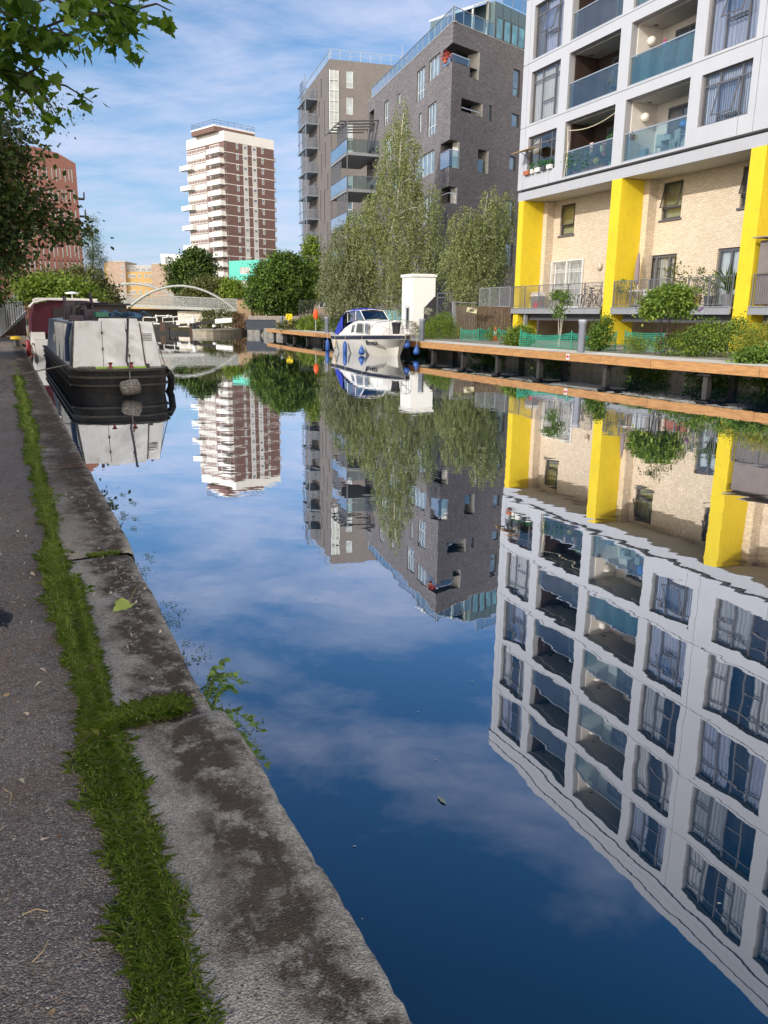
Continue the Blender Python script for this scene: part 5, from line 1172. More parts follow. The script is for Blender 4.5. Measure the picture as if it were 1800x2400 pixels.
b = MB(); b.box(-3.8, .1, -.2, .2, -.6, .55); b.add([(-3.9, -.25, .52), (.0, -.25, .70), (.0, -.25, .92), (-3.9, -.25, .80), (-3.9, .2, .52), (0, .2, .7), (0, .2, .92), (-3.9, .2, .8)], [(0, 1, 2, 3), (7, 6, 5, 4), (3, 2, 6, 7)]); b.box(-.6, .9, -.25, .25, -.6, .5); b.box(.9, 3.4, -.2, .2, -.6, .3); b.add([(.2, -.25, .50), (3.6, -.25, .78), (3.6, -.25, .95), (.2, -.25, .80), (.2, .2, .50), (3.6, .2, .78), (3.6, .2, .95), (.2, .2, .80)], [(0, 1, 2, 3), (7, 6, 5, 4), (3, 2, 6, 7)])
b.build('gate_leaf', BLK, G)
b = MB(); b.box(.1, .6, -.28, -.02, .2, 1.0); b.build('heel_post', m('dark_oak', (.08, .05, .035), .8), G); b = MB(); b.box(2.75, 3.1, -.25, .0, -.2, .8); b.build('heel_post', m('dark_oak', (.08, .05, .035), .8), G)
b = MB()
for (x0, x1, z0, z1) in ((-3.8, -.2, 1.42, 1.38), (.35, 3.2, 1.38, 1.60)):
    b.tube([(x0, -.1, z0), (x1, -.1, z1)], .05, 6); b.tube([(x0, -.1, z0 - .4), (x1 - .1, -.1, z1 - .4)], .035, 6); n = 3
    for i in range(n + 1): x = x0 + (x1 - x0) * i / n; b.tube([(x, -.1, .85), (x, -.1, z0 + (z1 - z0) * i / n)], .04, 6)
    b.tube([(x1, -.1, z1), (x1 + .1, -.1, z1 - .25), (x1 - .05, -.1, z1 - .5)], .045, 6)
b.tube([(-.25, -.1, 1.52), (1.2, -.1, 1.55)], .05, 6); b.ball(-.2, -.1, 1.5, .13); b.ball(.85, -.1, 1.52, .13); b.box(-.5, .55, -.27, -.2, .80, .9)
b.build('handrail', WHP, G)
b = MB()
for x in (1.6, 1.75, 2.6): b.box(x, x + .18, -.35, -.26, .75, 1.15)
b.box(1.9, 2.9, -.1, .1, 1.05, 1.25); b.build('paddle_gear', WHP, G)
G = thing('balance_beam', 'black balance beam with square white end beside the lock', 'lock beam', (-17.2, 72.3, 0))
b = MB(); b.add([(.1, -.15, .80), (2.0, -.15, .98), (2.0, -.15, 1.22), (.1, -.15, 1.02), (.1, .15, .80), (2, .15, .98), (2, .15, 1.22), (.1, .15, 1.02)], [(0, 1, 2, 3), (7, 6, 5, 4), (3, 2, 6, 7), (0, 4, 5, 1)]); b.box(.0, .35, -.2, .2, .44, .9); b.build('beam', BLK, G)
b = MB(); b.add([(1.9, -.2, .92), (3.4, -.2, 1.05), (3.4, -.2, 1.45), (1.9, -.2, 1.32), (1.9, .2, .92), (3.4, .2, 1.05), (3.4, .2, 1.45), (1.9, .2, 1.32)], [(0, 1, 2, 3), (7, 6, 5, 4), (3, 2, 6, 7), (0, 4, 5, 1), (1, 5, 6, 2), (0, 3, 7, 4)]); b.build('beam_end', WHP, G)
for i, (x, y, h, r_) in enumerate(((-16.85, 70.5, 1.0, .17), (-14.95, 70.0, .40, .15))):
    T = thing('lock_bollard', ('tall black bollard with white domed cap by the gate', 'short black bollard with white cap on lock island')[i], 'bollard', (x, y, .46), 0, 'white capped bollards at the lock')
    b = MB(); b.lathe([(r_, 0), (r_ * .85, h * .5)], 12); b.build('post', BLK, T, smooth=40); b = MB(); b.lathe([(r_ * 1.1, h * .5), (r_ * 1.15, h * .8), (r_ * .8, h * .97), (.02, h)], 12); b.build('cap', WHP, T, smooth=50)
FB = thing('footbridge', 'pale metal footbridge with two white tied arches over the canal', 'bridge', (-15.0, 80.5, 0))
BRW = m('bridge_paint', (.40, .42, .40), .45, var=.1)
def dz_(x): return 2.10 + .032 * min(12, -x) * 1.0
b = MB(); xs2 = np.linspace(.25, -17, 18)
for p, q in zip(xs2, xs2[1:]):
    for y0, y1 in ((-.1, 0), (2.6, 2.7)): b.add([(p, y0, dz_(p) - .12), (q, y0, dz_(q) - .12), (q, y0, dz_(q) + .16), (p, y0, dz_(p) + .16), (p, y1, dz_(p) - .12), (q, y1, dz_(q) - .12), (q, y1, dz_(q) + .16), (p, y1, dz_(p) + .16)], [(0, 3, 2, 1), (4, 5, 6, 7), (3, 7, 6, 2), (0, 1, 5, 4)])
    b.add([(p, 0, dz_(p)), (q, 0, dz_(q)), (q, 2.6, dz_(q)), (p, 2.6, dz_(p))], [(0, 1, 2, 3)])
b.build('deck', BRW, FB)
for y, x0, x1, zt in ((-.12, .1, -10.4, 4.42), (2.75, -5.2, -16.2, 4.5)):
    b = MB(); pts = []
    for i in range(25): q = i / 24; x = x0 + (x1 - x0) * q; zb = dz_(x); pts.append((x, y, zb + (zt - 2.3) * 4 * q * (1 - q)))
    b.tube(pts, .11, 8); b.build('arch', BRW, FB, smooth=60)
b = MB()
for y in (-.05, 2.65):
    for hh in (1.08, .7, .35): 
        if hh < 1: b.tube([(.2, y, dz_(.2) + hh), (-16.8, y, dz_(-12) + hh)], .016, 4)
        else: b.tube([(.2, y, dz_(.2) + hh), (-12, y, dz_(-12) + hh), (-16.8, y, dz_(-12) + hh)], .045, 6)
    for x in np.arange(.15, -16.9, -1.75): b.tube([(x, y, dz_(x)), (x, y, dz_(x) + 1.1)], .035, 5)
b.build('handrail', BRW, FB)
b = MB()
for y in (-.05, 2.65): b.quad((.2, y, 2.25), (-16.8, y, 2.6), (-16.8, y, 3.5), (.2, y, 3.15))
b.build('mesh_panel', glassmat('mesh_infill', (.62, .62, .58), .12, .5), FB)
T = thing('bridge_abutment', 'buff brick abutment pier at the right end of the footbridge', 'wall', (-14.75, 80.2, 0))
b = MB(); b.box(.02, 1.4, -.3, 3.5, -.3, 3.15); b.box(1.4, 6.2, .0, .4, .2, 3.0); b.build('brickwork', m('abutment_brick', (.34, .22, .12), (.44, .30, .18), (.34, .28, .20), fn=brick), T)
b = MB(); b.box(-.02, 1.5, -.36, 3.55, 3.15, 3.24); b.build('capping', m('dark_capping', (.10, .085, .07), .8), T)
T = thing('canal_wall', 'dark timber planked wall beneath the footbridge deck', 'wall', (-33, 82.6, 0))
b = MB(); b.box(0, 12.6, 0, .4, -.5, 2.15); 
for x in np.arange(0, 12.6, .8): b.box(x, x + .12, -.08, 0, .4, 1.3)
b.build('boarding', wood('dark_boards', (.045, .04, .035), (.11, .10, .09), (1, 1, 7)), T)
T = thing('lock_wall', 'weathered brick and concrete wall beside the lock chamber', 'wall', (-18.5, 80.0, 0)); b = MB(); b.box(0, 6.6, 0, .4, -.4, 1.45); b.box(-2.4, 0, 1, 1.4, -.4, 2.0); b.build('masonry', CONC, T)
# towpath ramp with white panelled parapet
T = thing('access_ramp', 'sloping ramp with tall white panelled railing rising towards the footbridge', 'ramp', (-20.9, 43, PZ), 105.2)
rz_ = lambda x: max(0.0, .06 + .15 * (x + 1))
b = MB(); b.add([(-1.4, -.3, .0), (8, -.3, rz_(8)), (8, 1.6, rz_(8)), (-1.4, 1.6, 0), (-1.4, -.3, -.2), (8, -.3, -.2), (8, 1.6, -.2), (-1.4, 1.6, -.2)], [(0, 1, 2, 3), (0, 4, 5, 1), (1, 5, 6, 2), (3, 2, 6, 7)]); b.build('ramp_deck', RBR, T)
b = MB(); b.add([(-1.4, -.36, -.02), (8, -.36, rz_(8) - .3), (8, -.36, rz_(8)), (-1.4, -.36, .0), (-1.4, -.305, -.02), (8, -.305, rz_(8) - .3), (8, -.305, rz_(8)), (-1.4, -.305, .0)], [(0, 1, 2, 3), (7, 6, 5, 4), (3, 2, 6, 7)]); b.build('stringer', WHP, T)
b = MB()
for i in range(7):
    x0, x1 = -5 + i * 1.85, -5 + (i + 1) * 1.85; z0, z1 = rz_(x0), rz_(x1)
    b.tube([(x0, -.33, z0 + 1.38), (x1, -.33, z1 + 1.38)], .035, 5); b.box(x0 - .035, x0 + .035, -.37, -.29, z0, z0 + 1.35)
    for j in range(1, 22): x = x0 + 1.85 * j / 22; z = z0 + (z1 - z0) * j / 22; b.box(x - .026, x + .026, -.345 + .025 * (j % 2), -.325 + .025 * (j % 2), z + .05, z + 1.33)
b.build('railing', m('galvanised_white', (.52, .53, .55), .45, .3), T)

# ------------------------------------------------------------------ white service box by the pontoon
T = thing('service_kiosk', 'tall plain white rendered kiosk with flat cap beside the cruiser bow', 'kiosk', (1.67, 52, 0), 9)
KW = m('kiosk_white', (.74, .73, .71), .6, var=.05, scale=.6)
ka = Fr(0, 0, 0)
poly = [(0, 0), (1.46, -.02), (1.05, 1.75), (-.40, 1.7)]
b = MB(); b.prism(poly, .5, 4.22); b.build('wall', KW, T)
b = MB(); b.prism([(-.06, -.07), (1.56, -.09), (1.12, 1.85), (-.49, 1.8)], 4.22, 4.40); b.build('cap', KW, T)
v = Vector((-.40, 1.7)).normalized(); nn = Vector((-v.y, v.x))
b = MB(); P_ = lambda s, z, o=.012: (v.x * s + nn.x * o, v.y * s + nn.y * o, z)
b.add([P_(.45, .8), P_(1.15, .8), P_(1.15, 2.45), P_(.45, 2.45)], [(0, 1, 2, 3)]); b.build('door', m('kiosk_door', (.55, .55, .54), .5), T)
b = MB(); b.add([P_(.55, .95, .02), P_(.95, .95, .02), P_(.95, 2.3, .02), P_(.55, 2.3, .02)], [(0, 1, 2, 3)]); b.build('door_glass', DGLASS, T)
b = MB(); b.add([(.74, -.04, .5), (1.5, -.05, .5), (1.5, -.05, 3.0), (1.42, -.05, 3.02), (.74, -.04, 2.3), (.74, -.02, .5), (1.5, -.03, .5), (1.5, -.03, 3.0), (1.42, -.03, 3.02), (.74, -.02, 2.3)], [(0, 1, 2, 3, 4), (9, 8, 7, 6, 5), (4, 3, 8, 9), (0, 4, 9, 5)]); b.build('dark_panel', m('charcoal_panel', (.028, .027, .03), .6), T)
T = thing('dark_gate', 'dark metal barred gate between white kiosk and birch trees', 'gate', (3.15, 50.6, .6), 0)
b = MB()
for x in (0, .95): b.box(x - .03, x + .03, -.03, .03, 0, 2.6)
b.box(0, .95, -.02, .02, 2.55, 2.62); b.box(0, .95, -.02, .02, 2.3, 2.36)
b.build('frame', m('dark_steel', (.11, .11, .12), .5, .2), T); b = MB()
for x in np.arange(.1, .95, .11): b.box(x - .008, x + .008, -.01, .01, 0, 2.4)
b.tube([(.05, -.05, 1.9), (.9, -.05, .9)], .03, 4); b.build('bars', m('dark_steel', (.11, .11, .12), .5, .2), T)

# ------------------------------------------------------------------ trees
BIRCHL = leafmat('birch_leaves', (.135, .165, .060), (.245, .28, .110), (.40, .43, .21), .38)
BIRCHG = leafmat('grey_birch_leaves', (.11, .135, .065), (.20, .225, .115), (.31, .33, .19), .34)
DARKL = leafmat('dark_leaves', (.018, .038, .010), (.036, .068, .016), (.085, .125, .030), .32)
BROWNL = leafmat('bronze_leaves', (.028, .034, .012), (.058, .056, .020), (.115, .098, .038), .30)
MIDL = leafmat('mid_green_leaves', (.050, .105, .016), (.10, .185, .030), (.20, .30, .06), .32)
OLIVEL = leafmat('olive_leaves', (.060, .075, .022), (.115, .130, .040), (.20, .20, .075), .28)
LIMEL = leafmat('lime_leaves', (.10, .165, .018), (.19, .28, .034), (.34, .41, .08), .35)
AUTL = leafmat('yellowing_leaves', (.16, .19, .020), (.32, .32, .040), (.52, .42, .08), .35)
PINEL = leafmat('blue_green_leaves', (.040, .070, .040), (.075, .11, .060), (.13, .17, .09), .2)
BARK = m('brown_bark', (.060, .048, .038), .9, var=.4, scale=4)
BIRCHB = m('birch_bark', (.50, .46, .40), .8, dirt=(.10, .09, .08), var=.2, scale=5)
def limbs(parent, base, top, r, n, spread, seed, mat, start=.35, rise=.6):
    rg = random.Random(seed); b = MB(); base, top = Vector(base), Vector(top); pts = []
    for i in range(8): q = i / 7; pts.append(base.lerp(top, q) + Vector((rg.uniform(-1, 1), rg.uniform(-1, 1), 0)) * .06 * (top - base).length * q * (1 - q))
    b.tube(pts, r, 8, r * .18)
    tr = b.build('trunk', mat, parent, smooth=60); b = MB()
    for i in range(n):
        q = start + (1 - start) * (i + .5) / n; p = base.lerp(top, q); a = i * 2.4 + rg.random(); ln = spread * (1.15 - q * .7) * rg.uniform(.7, 1.1)
        d = Vector((math.cos(a), math.sin(a), 0)); e = [p, p + d * ln * .5 + Vector((0, 0, ln * rise * .45)), p + d * ln + Vector((0, 0, ln * rise * .6))]
        b.tube(e, r * .42 * (1.2 - q), 5, r * .08)
        for s_ in (-.7, .7): d2 = (d + Vector((-d.y, d.x, 0)) * s_).normalized(); b.tube([e[1], e[1] + d2 * ln * .35 + Vector((0, 0, ln * .12)), e[1] + d2 * ln * .6], r * .18 * (1.2 - q), 4, r * .05)
    b.build('limb', mat, parent, smooth=60); return tr
def strands(rng, blobs, ns_, length, per, size, mat, name, parent, shape=LEAF):
    C, d = in_blobs(rng, blobs, ns_, .65); ln = length * rng.uniform(.4, 1.25, ns_)
    k = np.repeat(np.arange(ns_), per); q = rng.random(len(k)); sway = rng.normal(size=(ns_, 2)) * .16
    P = C[k].copy(); P[:, 2] -= q * ln[k]; P[:, :2] += sway[k] * q[:, None] * ln[k][:, None] + d[k][:, :2] * (.25 * np.sqrt(q))[:, None] + rng.normal(size=(len(k), 2)) * .055
    D = rng.normal(size=(len(k), 3)) * .7 + np.array([0, 0, -.9]); N = rng.normal(size=(len(k), 3)) + d[k] * .5
    return obj_np(name, leaf_verts(P, D, N, size * rng.uniform(.6, 1.3, len(k)), shape, 1.0), len(shape), mat, parent)

rng = np.random.default_rng(21)
T = thing('birch_tree', 'tallest birch with pale trunk and hanging foliage in front of slate flats', 'tree', (0, 0, 0)); o_ = (.1, 53.2)
limbs(T, (-.3, 52.8, .5), (.85, 52.75, 14.3), .15, 13, 2.2, 5, BIRCHB, .2, .5)
BM = [(.8, 53.2, 14.7, .42, .5, .9), (.45, 53.2, 13.4, .95, .9, .8), (1.15, 53.2, 12.8, .85, .8, .7), (.2, 53.1, 11.8, 1.15, 1.0, .9), (1.2, 53.1, 11.2, 1.0, .9, .9), (.5, 53, 10.2, 1.5, 1.2, 1.0), (-.2, 53, 8.8, 1.6, 1.4, 1.2), (2.5, 53, 9.5, 1.0, 1.0, .9), (2.2, 53, 8.0, 1.4, 1.2, 1.1), (-1.6, 53, 7.6, 1.5, 1.4, 1.2), (.8, 52.8, 6.8, 1.6, 1.4, 1.4), (-.4, 52.6, 5.4, 2.1, 1.5, 1.6), (2.1, 53, 4.9, 1.5, 1.3, 1.5), (2.9, 53, 6.6, .9, .9, 1.1), (-2.6, 53.4, 5.4, 1.4, 1.4, 1.5), (.6, 52.8, 3.6, 2.2, 1.3, 1.2)]
strands(rng, BM, 2500, 1.6, 24, .105, BIRCHL, 'crown', T); T.location = (.1, 2.9, .25)
T = thing('birch_tree', 'shorter broad birch between white kiosk and the first yellow fin', 'tree', (0, 0, 0))
limbs(T, (5.3, 51, .5), (5.9, 51, 9.2), .15, 14, 2.2, 8, BIRCHB, .2, .6)
BR = [(6.1, 51, 9.0, .55, .6, .9), (7.2, 51, 8.9, .45, .5, .8), (6.5, 51, 7.8, 1.1, 1.0, 1.1), (4.6, 51, 7.6, 1.1, 1.0, 1.0), (5.4, 50.8, 6.2, 1.7, 1.3, 1.4), (6.4, 51, 5.4, 1.0, 1.2, 1.4), (4.2, 51, 5.4, 1.2, 1.2, 1.5), (5.2, 50.6, 4.0, 1.7, 1.2, 1.5)]
strands(rng, BR, 1450, 1.5, 24, .105, BIRCHL, 'crown', T); T.location = (.35, 1.6, .1)
T = thing('birch_tree', 'lower greyish birch with foliage trailing to the ground, behind cruiser canopy', 'tree', (0, 0, 0))
limbs(T, (-2.6, 56, .5), (-2.8, 56, 7.6), .13, 12, 1.9, 12, BIRCHB, .2, .5)
BL = [(-2.9, 56, 7.2, .8, .8, 1.0), (-3.0, 56, 5.8, 1.3, 1.2, 1.2), (-3.4, 56, 4.2, 1.3, 1.2, 1.5), (-2.1, 55.6, 4.6, 1.2, 1.2, 1.5), (-2.6, 55.6, 2.9, 1.6, 1.2, 1.0)]
strands(rng, BL, 1000, 1.2, 24, .11, BIRCHG, 'crown', T)

def tree(label, loc, h, blobs, mat, seed, nclump=420, per=26, rad=.35, size=.22, trunk=None, cat='tree', name='leafy_tree', bark=None, shape=LEAF, shell=.6, droop=.3, group=None, n=10, extra=None):
    T = thing(name, label, cat, loc, 0, group); rg = np.random.default_rng(seed)
    r = trunk or h * .02; sp_ = max(b_[3] for b_ in blobs) * 1.0
    limbs(T, (0, 0, -.1), (blobs[0][0] * .6, blobs[0][1] * .6, h * .86), r, n, sp_, seed, bark or BARK, .3)
    clumps(rg, blobs, nclump, per, rad, size, mat, 'crown', T, shape, 1.0, droop, shell)
    if extra: clumps(rg, blobs, int(nclump * .35), per, rad, size, extra, 'crown_tips', T, shape, 1.0, droop, .9)
    return T
# dense round tree right of the bridge
tree('dense dark green round tree behind the pontoon near yellow sign', (-9.7, 74.5, .4), 7.0, [(0, 0, 3.9, 2.75, 2.5, 2.6), (-1.3, -.3, 4.0, 1.5, 1.5, 1.2), (1.4, .2, 5.0, 1.6, 1.6, 1.4), (.5, 0, 5.8, 1.3, 1.3, 1.1), (-.9, 0, 2.5, 1.7, 1.6, 1.3), (1.2, 0, 2.7, 1.5, 1.5, 1.4), (-2.2, 0, 3.0, .9, .9, 1.0)], MIDL, 31, 900, 30, .30, .21, extra=DARKL)
tree('slim tall light green tree at edge of the tall slate flats', (-8.3, 90, .3), 9.6, [(0, 0, 7.4, .9, .9, 2.2), (.2, 0, 4.6, 1.1, 1.0, 2.2), (.1, 0, 9, .5, .5, 1)], LIMEL, 33, 260, 24, .28, .22, n=8)
tree('dark double headed tree in front of the tan flats', (-31, 130, .3), 11.2, [(.9, 0, 8.6, 2.6, 2.4, 2.8), (-1.6, 0, 7.0, 2.2, 2.2, 2.6), (.4, 0, 6.2, 3.2, 2.6, 2.2)], DARKL, 35, 520, 26, .5, .36, extra=MIDL)
tree('olive green bushy tree beyond the bridge arch', (-21.8, 100, .3), 6.0, [(0, 0, 4.0, 2.6, 2.0, 1.9), (-2.0, 0, 3.2, 1.6, 1.5, 1.5), (1.4, 0, 3.9, 1.8, 1.6, 1.6)], OLIVEL, 37, 480, 26, .36, .27)
tree('yellow green bushy tree beyond the bridge, below turquoise building', (-18.6, 99, .3), 5.6, [(0, 0, 3.5, 1.9, 1.6, 1.8), (-.6, 0, 4.6, 1.0, 1.0, 1.0), (.9, 0, 2.6, 1.2, 1.2, 1.3)], LIMEL, 39, 330, 26, .34, .25)
tree('dark low tree under the footbridge middle', (-20.5, 88, .3), 2.4, [(0, 0, 1.3, 1.4, 1, 1.1)], DARKL, 41, 120, 24, .26, .2, n=5)
tree('green ivy clad shrub under the right footbridge end', (-15.8, 76.8, .3), 2.1, [(0, 0, 1.0, 1.7, .8, .95), (-.9, -.5, .5, 1.0, .7, .6)], OLIVEL, 43, 230, 24, .22, .13, n=5, name='canal_shrub', cat='shrub')
tree('rust brown shrub at foot of the bridge abutment', (-13.9, 76.2, .3), 1.7, [(0, 0, .75, .8, .6, .8)], leafmat('rusty_leaves', (.07, .035, .02), (.14, .075, .04), (.22, .14, .07), .2), 45, 100, 22, .2, .11, n=5, name='canal_shrub', cat='shrub')
tree('airy blue green conifer beside the red brick block', (-39.4, 110, .3), 13.9, [(.3, 0, 12.4, .7, .8, 1.6), (0, 0, 10.2, 1.2, 1.2, 1.8), (.5, 0, 8.2, 1.4, 1.3, 1.8), (-.2, 0, 6.0, 1.7, 1.5, 1.8)], PINEL, 47, 330, 24, .32, .34, n=14, shape=NEEDLE)
# left bank
tree('large dark tree overhanging the towpath with bronze tinted foliage', (-14.55, 22.5, .35), 8.0, [(.6, 0, 5.6, 3.1, 3.2, 1.9), (3.2, .2, 4.7, 1.9, 2.2, 1.2), (1.2, .5, 3.4, 2.9, 2.6, 1.2), (-.8, 0, 5.9, 2.6, 2.6, 1.3), (2.6, .5, 5.9, 2.1, 1.7, .9), (-2.5, 0, 4.2, 2.6, 2.4, 1.8), (5.2, .6, 3.75, .9, 1.0, .3), (1.2, 0, 6.3, 2.2, 2.2, .8), (-3, 0, 5.6, 2.5, 2.5, 1.6), (-.5, .5, 2.3, 2.6, 2.2, 1.4), (.8, .6, 4.9, 2.0, 2.0, 1.8)], DARKL, 51, 2300, 32, .34, .15, .24, n=14, extra=BROWNL)
tree('dark green tree standing behind the bronze tinted overhanging tree', (-20.5, 36, .35), 10.5, [(0, 0, 6.8, 3.6, 3.4, 2.9), (1.8, 0, 4.2, 2.8, 2.4, 1.9), (2.6, 0, 6.2, 1.8, 1.8, 1.5), (-2, 0, 3.4, 2.6, 2.6, 2.2)], DARKL, 53, 700, 28, .40, .20, .24, n=12, extra=MIDL)
tree('wispy grey leaved tree rising above the bronze tinted tree', (-12.4, 20.2, .35), 7.6, [(.8, 0, 6.9, 1.6, 1.6, .8), (2.8, .2, 6.1, 1.0, 1.0, .5), (4.2, .3, 6.0, .6, .6, .4), (1.8, 0, 5.9, 1.2, 1.3, .7)], leafmat('thin_grey_leaves', (.03, .04, .03), (.05, .065, .045), (.09, .10, .08), .3), 55, 300, 16, .34, .075, .10, n=16)
tree('bright green bush sunlit above the maroon cruiser', (-18.6, 46, .35), 3.8, [(0, 0, 2.3, 1.9, 1.5, 1.2), (-1.2, 0, 2.7, 1.2, 1.2, .9), (1.2, 0, 2.0, 1.2, 1.2, 1.1)], LIMEL, 57, 360, 26, .26, .17, n=8)
tree('olive bush between maroon cruiser and the footbridge', (-21.3, 57, .35), 4.6, [(0, 0, 2.7, 2.0, 1.8, 1.8), (1.4, 0, 2.2, 1.2, 1.2, 1.6), (-1.8, 0, 2.9, 1.7, 1.6, 1.5)], OLIVEL, 59, 460, 26, .28, .19, n=8)
tree('green climbing shrub growing over the dark bar fence', (-21.6, 42, .35), 3.6, [(0, 0, 2.4, 1.9, 1.2, 1.0), (-2.4, 0, 2.0, 2.0, 1.2, 1.1)], MIDL, 61, 280, 26, .28, .17, n=6, extra=DARKL)
tree('orange tinged shrub between ramp and cruiser', (-19.9, 48.5, .35), 1.7, [(0, 0, .8, .75, .7, .9)], AUTL, 63, 90, 22, .2, .11, n=5, name='canal_shrub', cat='shrub')
# trees on the towpath side that throw the shade over the foreground
tree('towpath tree standing left behind the camera', (-8.2, -3.4, .35), 8, [(0, 0, 4.4, 3.0, 3.0, 2.3), (1.6, 2, 4.9, 2.2, 2.2, 1.7), (-1, 2.8, 3.6, 2.3, 2.3, 2.0)], DARKL, 71, 480, 24, .45, .30, .2, n=9)
tree('towpath tree standing left of the near path', (-12.2, 3.2, .35), 8.6, [(0, 0, 5.0, 3.0, 3.2, 2.5), (-1, 3.2, 4.6, 2.6, 2.6, 2.5), (.8, -2.6, 4.0, 2.6, 2.6, 2.2)], DARKL, 73, 560, 24, .45, .30, .2, n=9)
tree('towpath tree standing left of the narrowboat', (-17.2, 11.5, .35), 10, [(0, 0, 6.2, 3.0, 3.2, 2.4), (.6, 3.0, 5.6, 2.5, 2.5, 2.3), (-.2, -3, 5.0, 2.6, 2.6, 2.4)], DARKL, 75, 520, 24, .45, .30, .2, n=9)

# maple reaching in over the path: lobed leaves seen close
MAPL = leafmat('maple_leaves', (.045, .105, .014), (.095, .20, .024), (.24, .36, .05), .5, .4)
T = thing('maple_tree', 'maple with broad lobed green leaves on low hanging branches', 'tree', (-5.6, 3.2, PZ))
limbs(T, (0, 0, -.1), (-.4, .5, 5.6), .16, 7, 2.0, 81, BARK, .4, .4)
rng = np.random.default_rng(83)
b = MB(); BRW_ = []
for e in ((-1.30, 4.5, 3.30), (-1.55, 4.3, 3.10), (-1.85, 4.4, 2.96), (-2.15, 4.4, 2.82), (-1.5, 4.0, 3.22), (-2.1, 4.0, 2.92), (-1.6, 5.0, 3.42), (-2.3, 4.8, 3.05), (-2.0, 3.8, 3.1)):
    e = Vector(e) - Vector((-5.6, 3.2, PZ)); BRW_.append(((0, .1, 2.0 + .1 * len(BRW_)), (e.x * .55, e.y * .6, e.z + .45), tuple(e)))
LP, LD, LN = [], [], []
for (a, c, e) in BRW_:
    a, c, e = Vector(a), Vector(c), Vector(e); pts = [a * (1 - q) ** 2 + c * 2 * q * (1 - q) + e * q * q for q in np.linspace(0, 1, 9)]; b.tube(pts, .035, 6, .006)
    for q in np.linspace(.38, 1.0, 17):
        p = a * (1 - q) ** 2 + c * 2 * q * (1 - q) + e * q * q
        for s_ in range(3):
            d = Vector((rng.normal() * .8 + .5, rng.normal() * .8, rng.normal() * .35 - .18)).normalized(); ln = rng.uniform(.15, .50) * (1.15 - .45 * q); tw = p + d * ln
            b.tube([p, p + d * ln * .6 + Vector((0, 0, .03)), tw], .007, 4, .003)
            for _ in range(13):
                f_ = rng.uniform(.3, 1.05); lp = p + d * ln * f_; pd = Vector((rng.normal(), rng.normal(), rng.normal() * .6 - .2)).normalized() * rng.uniform(.03, .09)
                LP.append(lp + pd); LD.append(Vector((d.x * .5 + rng.normal() * .55, d.y * .5 + rng.normal() * .55, -.55 + rng.normal() * .35))); LN.append(Vector((rng.normal() * .5, rng.normal() * .5, 1)))
b.build('branch', BARK, T, smooth=60)
LP, LD, LN = (np.array([tuple(v) for v in q]) for q in (LP, LD, LN))
obj_np('crown', leaf_verts(LP, LD, LN, .068 * rng.uniform(.6, 1.25, len(LP)), MAPLE, .95, .18), len(MAPLE), MAPL, T)

# ------------------------------------------------------------------ far bank planting and clutter
def shrub(label, loc, blobs, mat, seed, nclump=120, per=24, rad=.14, size=.09, name='bank_shrub', shape=LEAF, droop=.2, extra=None, cat='shrub', stems=True):
    T = thing(name, label, cat, loc); rg = np.random.default_rng(seed)
    if stems:
        b = MB()
        for bl in blobs: b.tube([(bl[0] * .4, bl[1] * .4, 0), (bl[0] * .8, bl[1] * .8, bl[2] * .7), (bl[0], bl[1], bl[2] + bl[5] * .5)], .012, 4, .004)
        b.build('stem', BARK, T)
    clumps(rg, blobs, nclump, per, rad, size, mat, 'foliage', T, shape, 1.0, droop, .5)
    if extra: clumps(rg, blobs, nclump // 2, per, rad, size, extra, 'tips', T, shape, 1.0, droop, .85)
    return T
FERN = np.array([(0, 0), (.10, .3), (.05, .7), (0, 1), (-.05, .7), (-.10, .3)])
# lollipop shrubs
T = shrub('small round headed shrub on thin bare stems before the bike terrace', (6.75, 31.4, BZ), [(0, 0, 1.95, .36, .32, .22), (.2, 0, 1.75, .25, .25, .2), (-.05, 0, 1.3, .22, .2, .25)], MIDL, 101, 60, 22, .09, .075, 'standard_shrub', stems=False)
b = MB()
for dx in (-.05, .03, .08): b.tube([(dx * .3, 0, 0), (dx, .02, .8), (dx * 2.2, 0, 1.8)], .014, 5)
b.build('stem', BIRCHB, T)
T = shrub('large round headed shrub on bare stems before the potted plants terrace', (8.95, 25.9, BZ), [(0, 0, 1.65, .80, .62, .40), (.35, 0, 1.88, .45, .4, .28), (-.45, 0, 1.42, .35, .35, .3), (.45, 0, 1.5, .3, .3, .3)], MIDL, 103, 210, 24, .12, .095, 'standard_shrub', stems=False, extra=LIMEL)
b = MB()
for dx in (-.07, .05): b.tube([(dx, 0, 0), (dx * 1.5, .02, .8), (dx * 3, 0, 1.5)], .022, 5)
b.build('stem', BARK, T)
shrub('sparse upright shrub rising above the large round headed shrub', (9.35, 26.6, BZ), [(0, 0, 2.3, .35, .3, .55), (.25, 0, 1.95, .4, .3, .35)], OLIVEL, 105, 45, 14, .13, .075)
shrub('tall leafy green shrub clump with purple flower spikes beside large round shrub', (10.0, 25.8, .62), [(0, 0, .45, .8, .5, .48), (1.0, -.4, .55, .75, .5, .52), (.3, .1, .95, .35, .3, .28), (-.8, .4, .35, .5, .4, .38), (1.7, -.9, .5, .6, .5, .45), (1.2, -.3, 1.05, .3, .3, .22)], MIDL, 107, 330, 22, .12, .065, extra=LIMEL)
shrub('yellowing ferny shrub in the pontoon bed below the taupe screen', (10.9, 21.9, .62), [(0, 0, .6, .8, .6, .62), (.7, -.8, .7, .8, .7, .68), (-.5, .5, .5, .6, .5, .5)], AUTL, 109, 330, 26, .14, .10, shape=FERN, extra=LIMEL)
